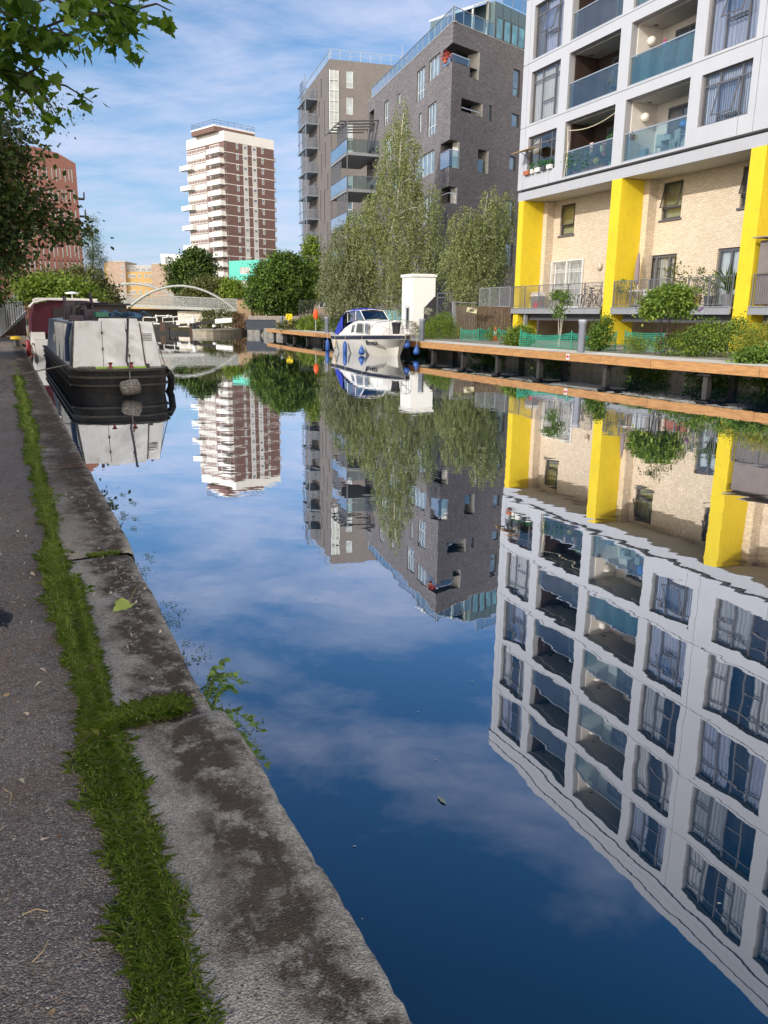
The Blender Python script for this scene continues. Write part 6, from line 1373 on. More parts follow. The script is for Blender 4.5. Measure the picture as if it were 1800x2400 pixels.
shrub('feathery lime green shrub mass below the taupe awning', (11.5, 20.0, .62), [(0, 0, .75, .85, .7, .75), (.6, -1, .8, .85, .8, .75), (-.4, .6, .6, .6, .6, .6)], LIMEL, 111, 300, 26, .14, .10, shape=FERN, extra=AUTL)
shrub('low bright green leafy plant at the pontoon edge below ferny shrub', (9.9, 21.2, .62), [(0, 0, .22, .7, .35, .25), (.6, -.8, .25, .5, .4, .25)], MIDL, 113, 150, 22, .1, .085)
shrub('low ferny lime plant near pontoon left of tall shrub clump', (8.5, 27.5, .64), [(0, 0, .25, .4, .3, .3), (.3, .2, .35, .3, .3, .3)], LIMEL, 115, 110, 22, .1, .08, shape=FERN)
shrub('bushy green shrub left of the large service pedestal', (5.55, 33.0, .64), [(0, 0, .40, .55, .36, .42), (-.2, 0, .25, .5, .4, .3)], MIDL, 117, 170, 24, .11, .075, extra=LIMEL)
shrub('upright leafy shrub right of the large service pedestal', (7.75, 29.1, .64), [(0, 0, .55, .34, .3, .52), (.1, 0, .95, .2, .2, .3), (-.15, 0, .3, .32, .3, .3)], MIDL, 119, 160, 22, .11, .08)
shrub('mound of bright green ferns between kiosk and stacked panels', (2.75, 42.6, .6), [(0, 0, .55, .85, .5, .6), (.3, 0, 1.0, .5, .4, .4), (-.6, 0, .4, .5, .4, .4), (.7, 0, .4, .5, .4, .4)], LIMEL, 121, 420, 24, .12, .09, shape=FERN, extra=MIDL)
shrub('pale dry shrub at the foot of the white kiosk', (1.55, 45.2, .6), [(0, 0, .5, .28, .25, .42)], leafmat('dry_pink_leaves', (.20, .15, .10), (.34, .27, .20), (.48, .42, .33), .2), 123, 60, 20, .1, .05)
shrub('small dark weed by the traffic cones', (5.2, 39.3, .62), [(0, 0, .35, .3, .2, .4)], MIDL, 125, 50, 18, .1, .06)
shrub('white flowering umbel plant in front of dark gate', (2.35, 46.5, .6), [(0, 0, 1.45, .25, .15, .2)], leafmat('umbel_white', (.35, .36, .22), (.55, .55, .42), (.7, .7, .6), .2), 127, 18, 14, .06, .05)
for i, (x, y, rx, h, mt, lb) in enumerate(((-7.0, 59.5, 1.1, .75, OLIVEL, 'low olive hedge behind the far pontoon benches'), (-5.6, 58.4, .9, 1.1, LIMEL, 'bright lime hedge bush behind the orange lifebuoy'), (-3.3, 56.0, 1.2, 1.0, MIDL, 'green hedge bush behind grey pedestal and cruiser stern'), (-2.2, 57.4, 1.0, 1.5, LIMEL, 'yellow green climber above the hedge by cruiser'))):
    shrub(lb, (x, y, .6), [(0, 0, h * .5, rx, .5, h * .52), (rx * .5, 0, h * .55, rx * .6, .5, h * .5)], mt, 131 + i, 170, 24, .14, .10, 'hedge', cat='hedge')
# weeds trailing from the bank wall under the pontoon
rng = np.random.default_rng(141); BWL = []
for i, (q, s_) in enumerate(((1, .5), (2, .1), (2, .5), (3, .2), (3, .75), (4, .35), (5, .4), (6, .2), (7, .4), (8, .5), (9, .5), (10, .35), (10, .75))):
    p = Vector(A0[q]).lerp(Vector(A0[q + 1]), s_) if q + 1 < len(A0) else Vector(A0[q])
    BWL += [(p.x - .2, p.y - .1, .22, .8, .25, .22), (p.x + .3, p.y - .5, .20, .5, .25, .2)]
o = clumps(rng, BWL, 1100, 18, .1, .07, MIDL, 'bank_weeds', None, LEAF, 1.0, .2, .5); stuff(tag(o, 'green weeds trailing down the bank wall under the pontoon', 'weeds'))

# purple flower spikes
for i, (x, y, z) in enumerate(((9.05, 26.3, 1.25), (9.1, 26.2, 2.0), (9.9, 25.8, 2.05), (8.95, 26.4, 1.0))):
    b = MB(); b.lathe([(.01, 0), (.035, .05), (.03, .16), (.005, .24)], 7); o = b.build('flower_spike', m('purple_flower', (.22, .10, .30), .8, var=.4)); put(o, (x, y, z)); o.rotation_euler = (R(20 - 15 * i), R(62), 0)
    tag(o, ['purple flower spike low in the shrub clump', 'purple flower spike above the terrace edge height', 'pale purple flower spike right of the round shrub', 'lowest drooping purple flower spike in the shrub clump'][i], 'flower', 'purple flower spikes')
T = thing('plant_stake', 'thin dark stake standing in the shrub bed', 'stake', (8.95, 26.6, .6)); b = MB(); b.tube([(0, 0, 0), (.02, 0, 1.7)], .018, 6); b.build('stake', m('dark_steel', (.11, .11, .12), .5, .2), T)

# green plastic barrier mesh on posts
NETM = NT('green_mesh'); t = NETM
sp = t.n('ShaderNodeSeparateXYZ'); t.l(t.co, sp.inputs[0])
fx = t.math('FRACT', t.math('MULTIPLY', sp.outputs[0], 15)); fz = t.math('FRACT', t.math('MULTIPLY', sp.outputs[2], 13))
hole = t.math('MULTIPLY', t.math('GREATER_THAN', fx, .22), t.math('GREATER_THAN', fz, .28))
t.set((.012, .22, .15), .6); tr = t.n('ShaderNodeBsdfTransparent'); ms = t.n('ShaderNodeMixShader'); t.l(hole, ms.inputs[0]); t.l(t.b.outputs[0], ms.inputs[1]); t.l(tr.outputs[0], ms.inputs[2]); t.l(ms.outputs[0], t.out.inputs[0]); NETM = t.m
def net(label, pts, h=.62, sag=.14):
    T = thing('barrier_mesh', label, 'barrier', (pts[0][0], pts[0][1], .64)); o0 = Vector(pts[0]); b = MB(); c = MB()
    for (p, q) in zip(pts, pts[1:]):
        p, q = Vector(p) - o0, Vector(q) - o0; n = 14
        for i in range(n):
            f0, f1 = i / n, (i + 1) / n; P0, P1 = p.lerp(q, f0), p.lerp(q, f1); z0 = h - sag * 4 * f0 * (1 - f0) ; z1 = h - sag * 4 * f1 * (1 - f1)
            b.quad((P0.x, P0.y + .02 * math.sin(i), .0), (P1.x, P1.y + .02 * math.sin(i + 1), .0), (P1.x, P1.y, z1), (P0.x, P0.y, z0))
            for dz in (0, -.07, -.14): c.tube([(P0.x, P0.y, z0 + dz), (P1.x, P1.y, z1 + dz)], .012, 4)
        c.tube([(p.x, p.y, -.05), (p.x, p.y, h + .08)], .022, 6)
    c.tube([(q.x, q.y, -.05), (q.x, q.y, h + .08)], .022, 6)
    b.build('mesh', NETM, T); c.build('band', m('green_plastic_band', (.015, .30, .21), .5), T)
net('sagging green barrier mesh behind the large service pedestal', [(5.2, 31.2), (7.0, 30.4), (8.6, 30.1)])
net('green barrier mesh below yellow fin right of pedestal', [(9.0, 30.3), (10.3, 29.6)], .66, .03)
net('green barrier mesh left of the traffic cones', [(3.75, 40.4), (4.6, 40.2), (5.2, 40.9)], .55, .06)
net('green barrier mesh between the two traffic cones', [(4.85, 41.5), (5.75, 41.3), (6.4, 40.4)], .55, .08)
for i, (x, y) in enumerate(((5.5, 40.6), (6.55, 41.2))):
    T = thing('traffic_cone', ('red and white traffic cone in front of the reed screen', 'traffic cone half hidden behind the terrace post')[i], 'traffic cone', (x, y, .64), 0, 'traffic cones')
    b = MB(); b.box(-.17, .17, -.17, .17, 0, .035); b.lathe([(.13, .035), (.10, .24)], 14); b.build('base', m('cone_red', (.70, .06, .03), .5), T); b = MB(); b.lathe([(.10, .24), (.062, .47)], 14); b.build('reflective_band', m('cone_white', (.72, .70, .66), .4), T, smooth=40); b = MB(); b.lathe([(.062, .47), (.035, .66), (.02, .70)], 14); b.build('tip', m('cone_red', (.70, .06, .03), .5), T, smooth=40)
# stacked fence panels, reed screen, tilted yellow notice
T = thing('mesh_fence_panel', 'leaning stack of grey mesh fence panels by the ferns', 'fence', (3.62, 43, .64), 8)
b = MB()
for k in range(4): b.tube([(k * .06, .05 * k, 0), (-.02 + k * .06 - .1, .1 + .05 * k, 1.9)], .022, 5); b.tube([(-.12 + k * .06, .1 + .05 * k, 1.9), (1.25, .3 + .05 * k, 1.86)], .022, 5)
b.build('frame', STEEL_L, T); b = MB()
for x in np.arange(.1, 1.25, .09): b.tube([(x, .2, .05), (x - .05, .28, 1.85)], .004, 3)
b.build('wire', STEEL_L, T)
T = thing('reed_screen', 'brown dried reed screen behind the stacked fence panels', 'screen', (3.85, 44.6, .6), -2); b = MB(); b.box(0, 3.0, 0, .06, 0, 1.75); b.build('backing', m('dried_reed', (.17, .125, .085), .9, var=.6, scale=12), T); b = MB()
rgx = random.Random(3)
for i in range(150): x = rgx.uniform(.02, 2.95); b.tube([(x, -.03, 0), (x + rgx.uniform(-.06, .06), -.06, .9), (x + rgx.uniform(-.15, .15), -.03, 1.75)], .012, 4)
b.build('reeds', m('dried_reed', (.17, .125, .085), .9, var=.6, scale=12), T)
T = thing('notice_board', 'small tilted pale yellow notice beside the end terrace', 'sign', (4.6, 43.9, 2.0), -12); b = MB(); b.mat(0).box(-.28, .28, -.02, 0, .0, .26); b.mat(1).box(-.1, .1, -.026, -.021, .06, .2); b.build('board', [m('pale_yellow', (.62, .58, .36), .6), m('olive_print', (.20, .22, .10), .6)], T)
T.rotation_euler = (0, R(9), R(-12))
# far pontoon furniture: yellow sign, lifebuoy, benches, fences
T = thing('warning_sign', 'yellow warning sign with pictograms at the far pontoon end', 'sign', (-7.5, 62.3, .66), 6)
b = MB(); b.mat(0).box(-.24, .24, -.02, .02, .42, 1.18); b.build('board', m('sign_yellow', (.80, .62, .01), .45, var=.05), T); b = MB(); b.tube([(.02, .03, 0), (.02, .03, 1.1)], .025, 6); b.build('post', STEEL_L, T)
b = MB(); b.mat(0).add([(-.19, -.024, .82), (-.05, -.024, .82), (-.12, -.024, .94)], [(0, 1, 2)]); b.mat(0).box(-.16, .02, -.024, -.021, 1.05, 1.09); b.mat(0).box(.04, .16, -.024, -.021, .87, .90); b.mat(0).box(.04, .18, -.024, -.021, .66, .69); b.mat(0).box(.04, .16, -.024, -.021, .56, .59); b.mat(1).box(-.19, -.06, -.024, -.021, .57, .70); b.build('pictogram', [INK, m('sign_blue', (.03, .14, .40), .5)], T)
T = thing('lifebuoy_housing', 'orange lifebuoy housing on a pale post beside the hedge', 'lifebuoy', (-4.85, 55.4, .66), 10)
b = MB(); b.loft([[(.17 * math.cos(a), y, 1.16 + .34 * math.sin(a)) for a in np.linspace(0, 2 * math.pi, 16, endpoint=False)] for y in (-.09, -.06)]); b.loft([[(.17 * k * math.cos(a), y, 1.16 + .34 * k * math.sin(a)) for a in np.linspace(0, 2 * math.pi, 16, endpoint=False)] for y, k in ((-.09, 1), (-.13, .82), (-.145, .5))]); b.build('housing', m('lifebuoy_orange', (.80, .10, .02), .45), T, smooth=50); b = MB(); b.tube([(0, 0, 0), (0, 0, 1.3)], .035, 6); b.build('post', STEEL_L, T)
for i, (x, y) in enumerate(((-7.05, 61.0), (-6.1, 58.8))):
    T = thing('picnic_bench', ('dark low bench beside the yellow sign', 'dark low bench in front of the olive hedge')[i], 'bench', (x, y, .66), 20, 'benches at the far pontoon'); b = MB(); b.box(-.4, .4, -.2, .2, .33, .38); b.build('seat', m('dark_oak', (.08, .05, .035), .8), T)
    for s_ in (-.3, .3): b = MB(); b.box(s_ - .03, s_ + .03, -.18, .18, 0, .33); b.build('leg', m('dark_oak', (.08, .05, .035), .8), T)
T = thing('timber_fence', 'grey weathered close boarded timber fence behind the far pontoon', 'fence', (-12.4, 72.4, .55), -8)
b = MB(); x = 0; rgx = random.Random(9)
while x < 5.6: w_ = .14; b.box(x, x + w_ - .012, rgx.uniform(-.008, .008), .03, 0, 1.10 + rgx.uniform(-.02, .02)); x += w_
b.build('boarding', wood('grey_timber', (.20, .17, .145), (.36, .32, .28), (6, 6, 1)), T); b = MB(); b.box(0, 5.6, .03, .08, .2, .3); b.box(0, 5.6, .03, .08, .85, .95); b.build('rail', m('grey_board', (.22, .19, .16), .85), T)
T = thing('metal_fence', 'dark blue grey metal panel fence at the water edge by the bridge', 'fence', (-12.0, 68.9, .42), -3)
b = MB(); b.box(0, 2.6, 0, .03, .05, .86); 
for x in np.arange(0, 2.6, .13): b.box(x, x + .02, -.02, 0, .05, .86)
b.build('panel', m('blue_grey_metal', (.055, .065, .085), .5, .2), T); b = MB(); b.box(0, 2.6, -.04, .05, .86, .92); b.build('rail', m('blue_grey_metal', (.055, .065, .085), .5, .2), T)
T = thing('garden_railing', 'dark upright bar railing on a low grey wall by the tall flats', 'railing', (-7.6, 70.5, .5), 12)
b = MB(); b.box(0, 6, 0, .25, 0, 1.3); b.build('low_wall', SLATE2, T); b = MB(); railing(b, [(0, .12), (6, .12)], 1.3, 2.5, .14, 1.5, .012); b.build('bars', m('dark_steel', (.11, .11, .12), .5, .2), T)
T = thing('glazed_screen', 'pale turquoise glazed fence panels behind the birch trunks', 'screen', (-1.6, 55.5, .55), -3)
b = MB(); b.box(0, 3.2, 0, .02, .55, 1.6); b.build('glass', m('pale_turquoise_glass', (.22, .42, .44), .15, spec=.8), T); b = MB(); b.box(0, 3.2, -.05, .15, 0, .55)
for x in np.arange(0, 3.3, .4): b.box(x - .02, x + .02, -.03, .03, .55, 1.62)
b.build('plinth', m('old_concrete_light', (.42, .41, .38), .8), T)
T = thing('dark_fence', 'dark vertical bar fence below the climbing shrub', 'fence', (-24.6, 43.6, .35), 10); b = MB(); railing(b, [(0, 0), (5.5, 0)], 0, 1.9, .12, 1.6, .012); b.build('bars', m('black_iron', (.03, .03, .03), .5), T); b = MB(); b.box(-.1, 5.6, -.1, .1, -.2, .12); b.build('kerb', CONC, T)

# ------------------------------------------------------------------ things on the terraces and balconies
def ap(t_, y, z): a = R(-66.96); return (6.94 + t_ * math.cos(a) - y * math.sin(a), 44.4 + t_ * math.sin(a) + y * math.cos(a), z)
def bicycle(label, loc, rz, col):
    T = thing('bicycle', label, 'bicycle', loc, rz, 'bikes on the terrace'); fm = m('bike_frame_' + label[:4], col, .4, .3)
    for x in (-.52, .52):
        b = MB(); b.loft([[((.33 + .02 * math.cos(u)) * math.cos(a) + x, .02 * math.sin(u), .34 + (.33 + .02 * math.cos(u)) * math.sin(a)) for u in np.linspace(0, 2 * math.pi, 6, endpoint=False)] for a in np.linspace(0, 2 * math.pi, 25)], cap=False); w_ = b.build('wheel', m('tyre_rubber', (.025, .025, .025), .8), T, smooth=60)
        b = MB()
        for a in np.linspace(0, math.pi, 7, endpoint=False): b.tube([(x + .31 * math.cos(a), 0, .34 + .31 * math.sin(a)), (x - .31 * math.cos(a), 0, .34 - .31 * math.sin(a))], .004, 3)
        b.build('spokes', m('chrome_rail', (.62, .62, .60), .25, .8), w_)
    b = MB()
    for p, q in (((-.52, 0, .34), (-.05, 0, .30)), ((-.52, 0, .34), (-.15, 0, .80)), ((-.05, 0, .30), (-.18, 0, .88)), ((-.05, 0, .30), (.36, 0, .82)), ((-.15, 0, .78), (.36, 0, .84)), ((.52, 0, .34), (.34, 0, .98))): b.tube([p, q], .018, 6)
    b.build('frame', fm, T); b = MB(); b.box(-.32, -.08, -.06, .06, .88, .93); b.build('saddle', m('black_plastic', (.03, .03, .033), .5), T); b = MB(); b.tube([(.24, -.28, 1.02), (.34, 0, .99), (.24, .28, 1.02)], .014, 5); b.build('handlebar', m('black_plastic', (.03, .03, .033), .5), T)
bicycle('black bicycle leaning by the first yellow fins, front wheel clear of the other', ap(6.0, .75, 2.28), -66.96 + 8, (.06, .04, .05))
bicycle('grey bicycle half behind the black bicycle on terrace', ap(4.9, 1.15, 2.28), -66.96 - 6, (.16, .16, .17))
def pot(loc, r, h, label, mat, plant=None, name='plant_pot', ph=.5, pm=None, seed=0, size=.07, shape=LEAF, n=40):
    T = thing(name, label, 'plant pot', loc); b = MB(); b.lathe([(r * .72, 0), (r, h), (r * .93, h), (r * .88, h * .9), (.01, h * .88)], 12); b.build('pot', mat, T, smooth=40)
    if pm: rg = np.random.default_rng(seed); clumps(rg, [(0, 0, h + ph * .5, r * 1.3, r * 1.3, ph * .55)], n, 12, .09, size, pm, 'foliage', T, shape)
    return T
TERRA = m('terracotta', (.42, .13, .07), .8, var=.2); GREYPOT = m('grey_pot', (.22, .22, .24), .6); DKPOT = m('charcoal_pot', (.06, .065, .08), .5); WPOT = m('white_enamel', (.74, .74, .72), .4)
T = thing('plant_trough', 'terracotta trough on the terrace behind large round shrub', 'planter', ap(12.4, .4, 2.28), -66.96); b = MB(); b.box(-.35, .35, -.15, .15, 0, .36); b.box(-.38, .38, -.18, .18, .36, .42); b.build('trough', TERRA, T); clumps(np.random.default_rng(5), [(0, 0, .6, .4, .2, .25)], 30, 12, .09, .07, MIDL, 'foliage', T)
pot(ap(13.0, .45, 2.28), .17, .48, 'tall terracotta pot beside the terracotta trough', TERRA, pm=OLIVEL, seed=2, ph=1.0)
pot(ap(13.65, .4, 2.28), .19, .42, 'charcoal pot between terracotta and large grey pots', DKPOT, pm=MIDL, seed=3, ph=.9, n=30)
T = pot(ap(14.55, .5, 2.28), .27, .46, 'large grey pot with spiky palm by the third yellow fin', GREYPOT)
rg = np.random.default_rng(9); n = 70; a = rg.uniform(0, 6.28, n); e = rg.uniform(.5, 1.35, n)
obj_np('palm_leaves', leaf_verts(np.tile([(0, 0, .55)], (n, 1)) + rg.normal(size=(n, 3)) * .03, np.stack([np.cos(a) * np.cos(e), np.sin(a) * np.cos(e), np.sin(e)], 1), rg.normal(size=(n, 3)) + [0, 0, 1], rg.uniform(.6, 1.15, n), np.array([(0, 0), (.035, .4), (.02, .8), (0, 1), (-.02, .8), (-.035, .4)]), 1, .5), 6, MIDL, T)
T = thing('folded_parasol', 'folded mauve parasol standing by the second yellow fin', 'parasol', ap(8.75, .9, 2.28)); b = MB(); b.lathe([(.05, .95), (.12, 1.1), (.10, 1.9), (.03, 2.35), (.01, 2.4)], 9); b.build('canopy', m('mauve_cloth', (.26, .20, .21), .85), T); b = MB(); b.tube([(0, 0, 0), (0, 0, 1.0)], .022, 6); b.build('pole', STEEL_L, T); b = MB(); b.lathe([(.22, 0), (.2, .07), (.04, .1)], 12); b.build('base', DKPOT, T)
T = thing('patio_table', 'white patio table behind the second terrace railing', 'table', ap(9.3, .55, 2.28), -66.96); b = MB(); b.lathe([(.40, .68), (.40, .72), (.01, .73)], 18); b.build('top', WPOT, T)
for a in (.6, 2.2, 3.8, 5.4): b = MB(); b.tube([(.3 * math.cos(a), .3 * math.sin(a), 0), (.2 * math.cos(a), .2 * math.sin(a), .68)], .016, 5); b.build('leg', m('dark_steel', (.11, .11, .12), .5, .2), T)
T = thing('storage_box', 'pale grey storage box covered with a sheet beside patio table', 'box', ap(10.3, .6, 2.28), -66.96); b = MB(); b.box(-.4, .4, -.25, .25, 0, .70); b.build('body', m('pale_sheet', (.55, .57, .60), .7), T, bevel=.03); b = MB(); b.box(-.43, .43, -.28, .28, .701, .75); b.build('lid', WPOT, T)
T = thing('storage_box', 'grey box with white lid by the first yellow fin', 'box', ap(.95, .9, 2.28), -66.96); b = MB(); b.box(-.35, .35, -.2, .2, 0, .62); b.build('body', GREYPOT, T); b = MB(); b.loft([[(-.38, -.23, .62), (.38, -.23, .62), (.38, .23, .62), (-.38, .23, .62)], [(-.33, -.18, .82), (.33, -.18, .82), (.33, .18, .82), (-.33, .18, .82)]]); b.build('lid', WPOT, T)
T = thing('watering_can', 'red watering can behind the first terrace railing', 'watering can', ap(1.75, .3, 2.28)); b = MB(); b.lathe([(.12, 0), (.13, .22), (.10, .26), (.01, .27)], 10); b.tube([(.1, 0, .08), (.3, 0, .3)], .02, 5); b.build('body', m('bright_red_plastic', (.55, .02, .04), .4), T, smooth=40); b = MB(); b.tube([(-.1, 0, .26), (0, 0, .38), (.1, 0, .26)], .015, 5); b.build('handle', m('bright_red_plastic', (.55, .02, .04), .4), T)
T = thing('spray_bottle', 'yellow bottle standing left of the red watering can', 'bottle', ap(1.25, .25, 2.28)); b = MB(); b.lathe([(.07, 0), (.07, .2), (.03, .26), (.03, .32), (.01, .33)], 9); b.build('body', m('yellow_plastic', (.60, .50, .03), .4), T, smooth=40); b = MB(); b.lathe([(.035, .33), (.03, .38)], 8); b.build('cap', WPOT, T)
pot(ap(.1, -.1 + .35, 2.28), .17, .30, 'pale blue pot tied behind the corner of first terrace', m('pale_blue_pot', (.36, .48, .55), .5), pm=None)
shrub('climbing plant on the yellow fin behind second terrace railing', ap(8.6, .2, 2.35), [(0, 0, .85, .18, .15, .35), (.5, 0, .7, .15, .15, .4)], MIDL, 161, 40, 14, .07, .06, 'climbing_plant', cat='plant')

# lowest balconies
def chair(label, loc, rz, mat):
    T = thing('balcony_chair', label, 'chair', loc, rz, 'white chairs on the lowest balcony'); b = MB(); b.box(-.24, .24, -.24, .24, .40, .44); b.build('seat', mat, T); b = MB(); b.box(-.24, .24, .2, .24, .46, .86); b.build('backrest', mat, T)
    for x in (-.22, .22):
        for y in (-.22, .22): b = MB(); b.box(x - .02, x + .02, y - .02, y + .02, 0, .62 if y < 0 else .46); b.build('leg', mat, T)
        b = MB(); b.box(x - .025, x + .025, -.24, .2, .62, .65); b.build('arm', mat, T)
BF = 8.375
chair('white chair on the lowest right balcony, left one', ap(9.9, .75, BF), -66.96 + 200, WPOT); chair('white chair with blue bag on lowest right balcony', ap(11.0, .7, BF), -66.96 + 160, WPOT)
T = thing('balcony_table', 'small white table between the lowest balcony chairs', 'table', ap(10.45, .55, BF), -66.96); b = MB(); b.box(-.28, .28, -.25, .25, .52, .55); b.build('top', WPOT, T)
for x in (-.24, .24): b = MB(); b.box(x - .02, x + .02, -.22, .22, 0, .52); b.build('leg', WPOT, T)
T = thing('plastic_tub', 'white tub with blue lid on the small balcony table', 'tub', ap(10.4, .5, BF + .55)); b = MB(); b.lathe([(.13, 0), (.15, .2)], 12); b.build('body', WPOT, T, smooth=40); b = MB(); b.lathe([(.155, .2), (.155, .23), (.01, .235)], 12); b.build('lid', m('lid_blue', (.04, .10, .36), .5), T)
b = MB(); b.ball(0, 0, .16, .22, .15, .17); o = b.build('blue_bag', m('bright_blue', (.02, .22, .62), .5, var=.3), smooth=60); put(o, ap(11.05, .7, BF + .86)); tag(o, 'bright blue bag on top of white balcony chair', 'bag')
T = thing('watering_bottle', 'white canister on the lowest right balcony floor', 'canister', ap(11.45, .4, BF)); b = MB(); b.lathe([(.13, 0), (.13, .28), (.05, .36), (.04, .42)], 10); b.build('body', WPOT, T, smooth=40); b = MB(); b.lathe([(.045, .42), (.045, .46), (.01, .465)], 8); b.build('cap', WPOT, T)
T = thing('plant_pot', 'dark pot hooked on the lowest right balcony handrail', 'plant pot', ap(8.75, .02, BF + .82)); b = MB(); b.lathe([(.07, 0), (.11, .2), (.09, .2), (.01, .18)], 10); b.build('pot', DKPOT, T); b = MB(); b.tube([(0, .05, .2), (0, .1, .38), (.02, .14, .30)], .012, 5); b.build('hook', DKPOT, T)
T = thing('grey_bucket', 'pale grey box bucket at left of the lowest right balcony', 'bucket', ap(8.85, .6, BF)); b = MB(); b.lathe([(.16, 0), (.22, .45)], 12); b.build('body', m('pale_blue_pot', (.36, .48, .55), .5), T); b = MB(); b.lathe([(.23, .45), (.23, .49), (.19, .49)], 12); b.build('rim', WPOT, T)
# plant balcony
GRNL = leafmat('balcony_green', (.02, .09, .03), (.045, .17, .06), (.10, .27, .09), .3)
for i, (t_, w_, h_) in enumerate(((4.25, .42, .95), (4.95, .40, .85), (5.6, .35, .7), (6.9, .32, 1.25))):
    T = thing('potted_plant', ('leafy green plant at left of the planted balcony', 'leafy green plant second from left on planted balcony', 'lower leafy green plant in the middle of planted balcony', 'tall yellow green plant at right of planted balcony')[i], 'potted plant', ap(t_, .5, BF), 0, 'plants on the planted balcony')
    b = MB(); b.lathe([(.13, 0), (.17, .26), (.15, .26), (.01, .23)], 10); b.build('pot', [TERRA, WPOT, TERRA, m('mint_pot', (.40, .60, .56), .5)][i], T, smooth=40); clumps(np.random.default_rng(200 + i), [(0, 0, .25 + h_ * .5, w_, .24, h_ * .5)], 70, 14, .1, .085, GRNL, 'foliage', T)
for i, (t_, mt) in enumerate(((5.3, TERRA), (5.95, TERRA), (6.4, TERRA))):
    T = thing('plant_trough', ('terracotta trough low on the planted balcony, left', 'terracotta trough low on the planted balcony, middle', 'terracotta trough low on the planted balcony, right')[i], 'planter', ap(t_, .27, BF), -66.96, 'troughs on the planted balcony'); b = MB(); b.box(-.26, .26, -.1, .1, 0, .2); b.build('trough', mt, T); clumps(np.random.default_rng(210 + i), [(0, 0, .3, .25, .1, .15)], 18, 10, .06, .06, GRNL, 'foliage', T)
b = MB(); b.ball(0, 0, .14, .15, .12, .15, 8, 6); o = b.build('yellow_flowers', m('flower_yellow', (.75, .52, .02), .7, var=.5, scale=9)); put(o, ap(6.0, .3, BF + .30)); tag(o, 'yellow flower bunch in the middle of planted balcony', 'flowers')
def cloth(label, t_, y, z, wd, h, mat, nm='hanging_towel'):
    b = MB(); n = 8
    for i in range(n):
        x0, x1 = -wd / 2 + wd * i / n, -wd / 2 + wd * (i + 1) / n; f = lambda x: .025 * math.sin(x * 28)
        b.quad((x0, f(x0), -h), (x1, f(x1), -h), (x1, f(x1) * .3, 0), (x0, f(x0) * .3, 0))
    o = b.build(nm, mat); put(o, ap(t_, y, z), -66.96); s_ = o.modifiers.new('thick', 'SOLIDIFY'); s_.thickness = .01; tag(o, label, 'laundry')
cloth('pink and cream towel on the planted balcony', 5.55, .3, BF + 1.3, .25, .55, m('pink_towel', (.62, .40, .34), .9, var=.3))
cloth('dark navy shirt hanging on the planted balcony', 6.0, .32, BF + 1.25, .38, .5, m('navy_cloth', (.03, .035, .07), .9), 'hanging_shirt'); cloth('red and white cloth hanging on the planted balcony', 6.5, .3, BF + 1.15, .35, .55, m('red_white_cloth', (.62, .20, .20), .9, dirt=(.7, .68, .66), scale=2.2), 'hanging_cloth')
T = thing('bamboo_poles', 'pale bamboo poles tied upright at the planted balcony corner', 'poles', ap(3.95, .03, BF - .1)); b = MB(); b.tube([(.12, 0, 0), (.02, -.05, 2.35)], .022, 6); b.tube([(-.02, 0, 0), (.10, -.05, 1.7)], .016, 6); b.tube([(.02, -.05, 1.2), (-.1, -.2, 1.15)], .014, 5); b.build('poles', m('bamboo', (.62, .56, .40), .6), T); b = MB(); b.ball(.3, -.05, 1.15, .09, .06, .14); b.build('tied_bag', m('beige_cloth', (.42, .36, .28), .9), T)
b = MB(); b.tube([Vector(ap(3.97, .0, BF + 2.1)).lerp(Vector(ap(7.45, .05, BF + 2.15)), q) - Vector((0, 0, .38 * 4 * q * (1 - q) * .6)) for q in np.linspace(0, 1, 10)], .018, 5); tag(b.build('washing_line', m('bamboo', (.62, .56, .40), .6)), 'pale line sagging across the planted balcony opening', 'line')
T = thing('green_tub', 'pale green tub standing at the back of planted balcony', 'tub', ap(5.4, 1.1, BF)); b = MB(); b.lathe([(.15, .9), (.2, 1.25), (.18, 1.25), (.01, 1.2)], 12); b.build('tub', m('pale_green', (.35, .50, .30), .5), T); b = MB(); b.box(-.25, .25, -.2, .2, 0, .9); b.build('stand', BROWNDOOR, T)
# top balcony with blue sheet, toys
o = None
b = MB(); n = 26; zt, zb = ZS[1] + .09 + 1.1, ZS[1] + .12
for i in range(n):
    x0, x1 = 8.22 + 3.64 * i / n, 8.22 + 3.64 * (i + 1) / n; f = lambda x: .15 + .02 * math.sin(x * 7) + .012 * math.sin(x * 23)
    b.quad((x0, f(x0), zb), (x1, f(x1), zb), (x1, f(x1 + .2), (zb + zt) / 2), (x0, f(x0 + .2), (zb + zt) / 2)); b.quad((x0, f(x0 + .2), (zb + zt) / 2), (x1, f(x1 + .2), (zb + zt) / 2), (x1, f(x1), zt), (x0, f(x0), zt))
o = b.build('hung_sheet', fabric('blue_grey_sheet', (.22, .33, .36), 3, .35)); put(o, (6.94, 44.4, 0), -66.96); tag(o, 'blue grey sheet hung inside the second right balcony glass', 'sheet')
T = thing('toy_trike', 'bright toy trike and toys above the blue grey sheet', 'toys', ap(9.25, .7, ZS[1] + .1), -66.96)
b = MB(); b.ball(-.1, 0, 1.28, .16, .1, .12); b.build('toy_orange', m('toy_orange', (.80, .22, .04), .4), T); b = MB(); b.tube([(0, 0, 1.25), (.25, 0, 1.55)], .04, 6); b.build('toy_pink', m('toy_pink', (.75, .08, .22), .4), T); b = MB(); b.ball(.2, 0, 1.3, .12, .1, .16); b.build('toy_blue', m('toy_blue', (.08, .30, .70), .4), T); b = MB(); b.box(-.2, .35, -.05, .05, 1.06, 1.16); b.build('toy_yellow', m('toy_yellow', (.80, .50, .03), .4), T); b = MB(); b.box(-.35, .35, .1, .4, 0, 1.05); b.build('cabinet', WPOT, T)
